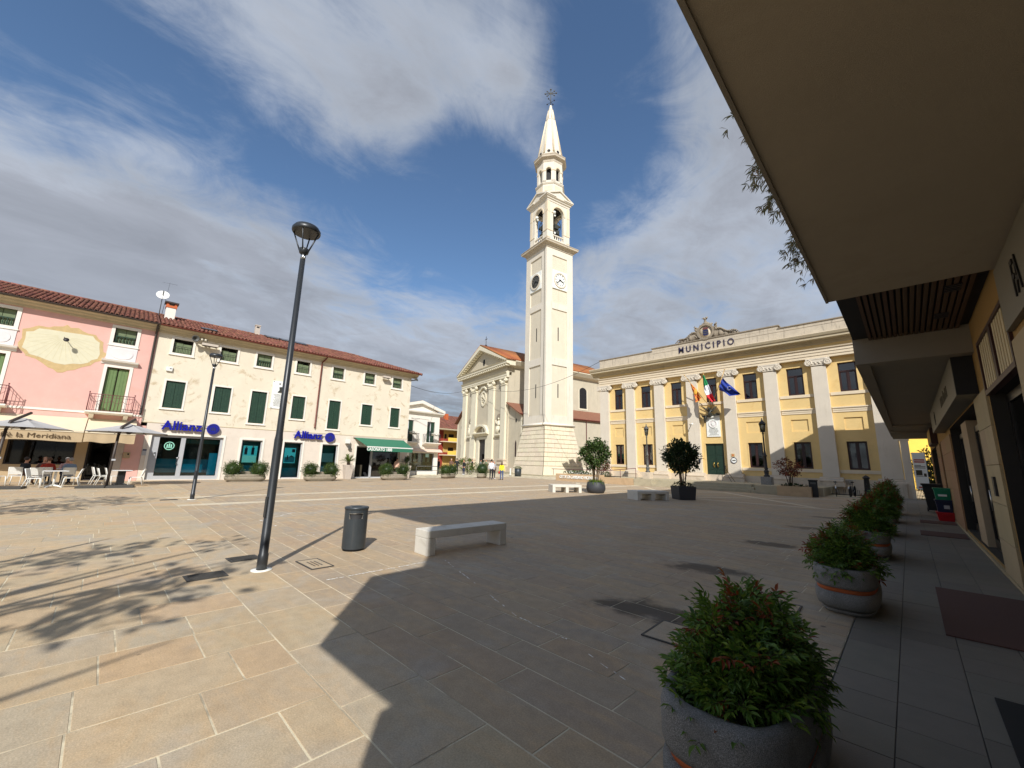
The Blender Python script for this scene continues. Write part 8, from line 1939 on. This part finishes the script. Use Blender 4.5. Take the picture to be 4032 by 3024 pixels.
# ------------------------------------------------------------------ people
def person(label, loc, rz, h, pose, top, legs, shoes, hair, seed=0, bag=None, long_hair=False, sleeves=True):
    """one continuous skin-modifier body, hair and things carried as children"""
    k = h/1.75; J = {}
    sit = pose == 'sit'
    hz = 0.95 if not sit else 0.50
    def P(x, y, z): return Vector((x, y, z))
    up = 0.0 if not sit else -0.45
    lean = 0.10 if sit else 0.0
    V_ = []; E_ = []; Rr = []; S_ = []
    def add(p, r, par=None, seg=0):
        V_.append(p); Rr.append(r); S_.append(seg)
        if par is not None: E_.append((par, len(V_)-1))
        return len(V_)-1
    pel = add(P(0, 0, hz), (0.155, 0.115), None, 1)
    wst = add(P(0, -lean*0.3, 1.12+up), (0.145, 0.105), pel, 0); ch = add(P(0, -lean*0.8, 1.32+up), (0.17, 0.115), wst, 0); nk = add(P(0, -lean-0.005, 1.465+up), (0.075, 0.07), ch, 0)
    n2 = add(P(0, -lean-0.015, 1.53+up), (0.052, 0.055), nk, 2); hd = add(P(0, -lean-0.03, 1.60+up), (0.072, 0.088), n2, 2); ht = add(P(0, -lean-0.02, 1.675+up), (0.072, 0.088), hd, 2); add(P(0, -lean-0.015, 1.715+up), (0.05, 0.055), ht, 2)
    add(P(0, -lean-0.125, 1.605+up), (0.012, 0.014), hd, 2)
    rg = random.Random(seed)
    for s in (-1, 1):
        sh = add(P(s*0.175, -lean, 1.405+up), (0.066, 0.066), ch, 0)
        if pose == 'fold': el = P(s*0.23, -0.05, 1.15); wr = P(s*0.06, -0.22, 1.16); hn = P(-s*0.03, -0.24, 1.17)
        elif pose == 'pocket': el = P(s*0.27, 0.06, 1.14); wr = P(s*0.2, -0.04, 0.94); hn = P(s*0.18, -0.07, 0.87)
        elif pose == 'sit': el = P(s*0.25, -0.12, 1.15+up); wr = P(s*0.15, -0.36, 1.12+up); hn = P(s*0.12, -0.44, 1.13+up)
        elif pose == 'talk' and s > 0: el = P(s*0.24, -0.06, 1.13); wr = P(s*0.2, -0.27, 1.22); hn = P(s*0.19, -0.35, 1.26)
        else: el = P(s*0.235, 0.02, 1.12+rg.uniform(-.01, .01)); wr = P(s*0.245, -0.05, 0.89); hn = P(s*0.24, -0.08, 0.80)
        e = add(el, (0.05, 0.05), sh, 0); w_ = add(wr, (0.036, 0.036), e, 0 if sleeves else 2); add(hn, (0.034, 0.024), w_, 2)
        if sit:
            hp = add(P(s*0.10, -0.04, hz-0.01), (0.09, 0.09), pel, 1); kn = add(P(s*0.13, -0.44, 0.50), (0.066, 0.066), hp, 1); an = add(P(s*0.13, -0.40, 0.10), (0.042, 0.046), kn, 1); add(P(s*0.13, -0.53, 0.045), (0.042, 0.036), an, 3)
        else:
            st = 0.05 if pose != 'walk' else 0.16*s
            hp = add(P(s*0.095, 0, 0.88), (0.095, 0.10), pel, 1); kn = add(P(s*0.105, -0.02-(st if pose == 'walk' else 0), 0.50), (0.066, 0.068), hp, 1); an = add(P(s*0.11, 0.02-(1.4*st if pose == 'walk' else 0), 0.095), (0.043, 0.047), kn, 1); add(P(s*0.125, -0.13-(1.4*st if pose == 'walk' else 0), 0.042), (0.044, 0.036), an, 3)
    me = bpy.data.meshes.new('person_src'); me.from_pydata([v*k for v in V_], E_, [])
    o = bpy.data.objects.new('person_src', me); COL.objects.link(o)
    sk = o.modifiers.new('s', 'SKIN'); ss = o.modifiers.new('u', 'SUBSURF'); ss.levels = ss.render_levels = 1
    for i, sv in enumerate(me.skin_vertices[0].data): sv.radius = (Rr[i][0]*k, Rr[i][1]*k); sv.use_root = (i == 0)
    dg = bpy.context.evaluated_depsgraph_get(); m2 = bpy.data.meshes.new_from_object(o.evaluated_get(dg)); m2.name = 'person'
    bpy.data.objects.remove(o); bpy.data.meshes.remove(me)
    m2.materials.clear()
    for mt in (top, legs, 'skin', shoes): m2.materials.append(MATS[mt])
    segs = [((V_[a]*k), (V_[b]*k), S_[b]) for a, b in E_]
    for f in m2.polygons:
        c = f.center; best = (9, 0)
        for a, b, s in segs:
            ab = b-a; t_ = max(0, min(1, (c-a).dot(ab)/max(ab.length_squared, 1e-9))); d = (c-(a+ab*t_)).length
            if d < best[0]: best = (d, s)
        f.material_index = best[1]; f.use_smooth = True
    t = link('person', m2, None, loc, (0, 0, rz)); tag(t, label, 'person', 'people on the square' if not sit else 'people sitting at the café')
    hz_ = (1.675+up)*k; hy = (-lean-0.005)*k
    hm = MB(); hm.sphere((0, hy+0.012*k, hz_), 0.098*k, 14, 9, 0, (0.92, 1.05, 0.95))
    hm.v = [(x, y if not (y < hy-0.045*k and z < hz_+0.035*k) else hy-0.045*k+(y-hy+0.045*k)*0.2, z if z > hz_-0.06*k or y > hy else max(z, hz_-0.06*k)) for x, y, z in hm.v]
    if long_hair: hm.sphere((0, hy+0.06*k, hz_-0.12*k), 0.10*k, 12, 8, 0, (0.95, 0.6, 1.6))
    part('hair', hm, hair, t)
    fc = MB()
    for s in (-1, 1): fc.sphere((s*0.03*k, hy-0.092*k, hz_-0.035*k), 0.009*k, 6, 4)
    fc.box(-0.022*k, 0.022*k, hy-0.098*k, hy-0.085*k, hz_-0.118*k, hz_-0.11*k); part('face', fc, 'hair_brown', t)
    if bag: 
        b = MB().sphere((0.26*k, 0.02, 0.72*k), 0.17*k, 10, 8, 0, (0.6, 1.0, 0.9)); part('bag', b, bag, t)
    return t
def face_cam(x, y): return math.atan2(y, x)+PI/2+PI     # rotation that turns -y towards the camera
def at(x, y): return (x, y)
fc_ = lambda x, y, d=0: math.atan2(-x, y)+d               # -y of the figure looks to the camera plus d
person('man in white shirt and dark trousers seen from behind, before the church', (-29.0, 26.3, 0), fc_(-29, 26.3, PI*0.9), 1.86, 'stand', 'cloth_white', 'cloth_black', 'shoe_white', 'hair_dark', 1)
person('grey haired person in light grey top between white shirt and yellow top', (-29.75, 27.3, 0), fc_(-29.7, 27.3, 0.5), 1.74, 'fold', 'cloth_grey', 'cloth_black', 'shoe_white', 'hair_grey', 2)
person('woman in bright yellow top and jeans with red bag', (-28.2, 26.9, 0), fc_(-28.2, 26.9, PI*0.95), 1.64, 'stand', 'cloth_yellow', 'cloth_jeans', 'shoe_dark', 'hair_brown', 3, bag='cloth_red', long_hair=True)
person('person in black jacket, jeans and white trainers standing alone', (-39.6, 31.4, 0), fc_(-39.6, 31.4, -0.9), 1.80, 'pocket', 'cloth_black', 'cloth_navy', 'shoe_white', 'hair_brown', 4)
person('dark dressed man leaning forward on the church step', (-48.7, 40.2, 0.13), fc_(-48.7, 40.2, 1.2), 1.82, 'walk', 'cloth_black', 'cloth_black', 'shoe_white', 'hair_dark', 5)
person('person in grey jacket before the church pedestal', (-47.2, 40.6, 0.13), fc_(-47, 40, 1.2), 1.78, 'fold', 'cloth_grey', 'cloth_navy', 'shoe_dark', 'hair_dark', 6)
person('person in olive green top beside the church door', (-46.6, 41.2, 0.13), fc_(-46.6, 41, -0.8), 1.80, 'fold', 'cloth_green', 'cloth_brown', 'shoe_dark', 'hair_brown', 7)
person('person in brown coming out of the church doorway', (-47.9, 43.5, 0.27), fc_(-47.9, 43.5), 1.80, 'stand', 'cloth_brown', 'cloth_black', 'shoe_dark', 'hair_dark', 8)
person('man in black suit seen from behind, left of the church', (-42.6, 32.6, 0), fc_(-42.6, 32.6, PI), 1.98, 'pocket', 'cloth_black', 'cloth_black', 'shoe_dark', 'hair_dark', 9)
person('bald man in brown jacket by the olive bush', (-41.9, 31.2, 0), fc_(-41.9, 31.2, 0.4), 1.92, 'talk', 'cloth_brown', 'cloth_brown', 'shoe_dark', 'hair_grey', 10)
person('person in dark clothes at the corner of the white house', (-44.5, 31.1, 0), fc_(-44.5, 31, 0.8), 1.85, 'stand', 'cloth_black', 'cloth_navy', 'shoe_dark', 'hair_dark', 11)
person('man in peach shirt walking past the green awning', (-33.2, 18.75, 0), fc_(-33, 18.8, PI*0.8), 1.78, 'walk', 'cloth_peach', 'cloth_black', 'shoe_dark', 'hair_dark', 12)
SE = [('man in black jacket sitting at the left of the café group', (-30.7, -2.55, 0), 2.2, 'cloth_black', 'cloth_brown', 'hair_dark'), ('person in brown top facing out of the café group', (-31.9, -1.95, 0), 0.0, 'cloth_brown', 'cloth_black', 'hair_brown'), ('broad person in red top with back to the square', (-30.45, -1.72, 0), PI, 'cloth_red', 'cloth_black', 'hair_brown'), ('person in pink top sitting behind the man in grey blue', (-31.8, -1.2, 0), 0.3, 'cloth_pink', 'cloth_navy', 'hair_grey'), ('man in grey blue shirt with back to the square', (-30.25, -0.95, 0), PI+0.3, 'cloth_bluegrey', 'cloth_navy', 'hair_grey')]
for i, (lb, loc, d, tp, lg, hr) in enumerate(SE): person(lb, loc, fc_(loc[0], loc[1], d), 1.76, 'sit', tp, lg, 'shoe_dark', hr, 30+i)
# ------------------------------------------------------------------ beyond the frame: trees and a sign post whose shadows fall on the square
def shade_tree(loc, seed, h, rad, n, label):
    rg = random.Random(seed); t = thing('plane_tree', label, 'tree', loc, 0, 'trees behind the camera')
    st = MB().tube([(0, 0, 0), (0.05, 0, h*0.4), (0, 0.1, h*0.75)], [0.2, 0.15, 0.07], 10)
    for i in range(12):
        a = rg.uniform(0, 2*PI); z0 = h*rg.uniform(0.35, 0.7); q = Vector((math.cos(a)*rad*rg.uniform(0.6, 1.0), math.sin(a)*rad*rg.uniform(0.6, 1.0), z0+h*rg.uniform(0.1, 0.35))); st.tube([(0, 0, z0), (q.x*0.5, q.y*0.5, (z0+q.z)/2+0.2), q], [0.06, 0.04, 0.012], 6)
    part('trunk', st, 'bark', t); part('crown', foliage(rg, (0, 0, h*0.78), (rad, rad, h*0.26), n, 0.26, 0.15, clump=26), 'leaf_tree', t, kind='stuff')
def shadow_src(gx, gy, z): k = z/math.tan(SUN_EL); return (gx+SUN_AZ[0]*k, gy+SUN_AZ[1]*k)
for i, (gx, gy, h, rad, n) in enumerate(((-8.2, -0.2, 8.5, 2.5, 430), (-5.4, -0.8, 7.5, 1.7, 220), (-19.6, -1.0, 7.0, 2.5, 700))):
    sx, sy = shadow_src(gx, gy, h*0.78); shade_tree((sx, sy, 0), 80+i, h, rad, n, ['young street tree behind the camera, its shadow on the left paving', 'small street tree close behind the arcade end', 'street tree farther left behind the camera'][i])
sx, sy = shadow_src(-10.95, 0.05, 4.0); t = thing('sign_post', 'traffic sign on a pole out of the picture on the left', 'sign', (sx, sy, 0), R(-39)); part('pole', MB().tube([(0, 0, 0), (0, 0, 4.2)], 0.035, 8), 'alu', t); part('plate', MB().box(-0.16, 0.16, -0.02, 0.02, 3.65, 4.3), 'blue_dark', t)
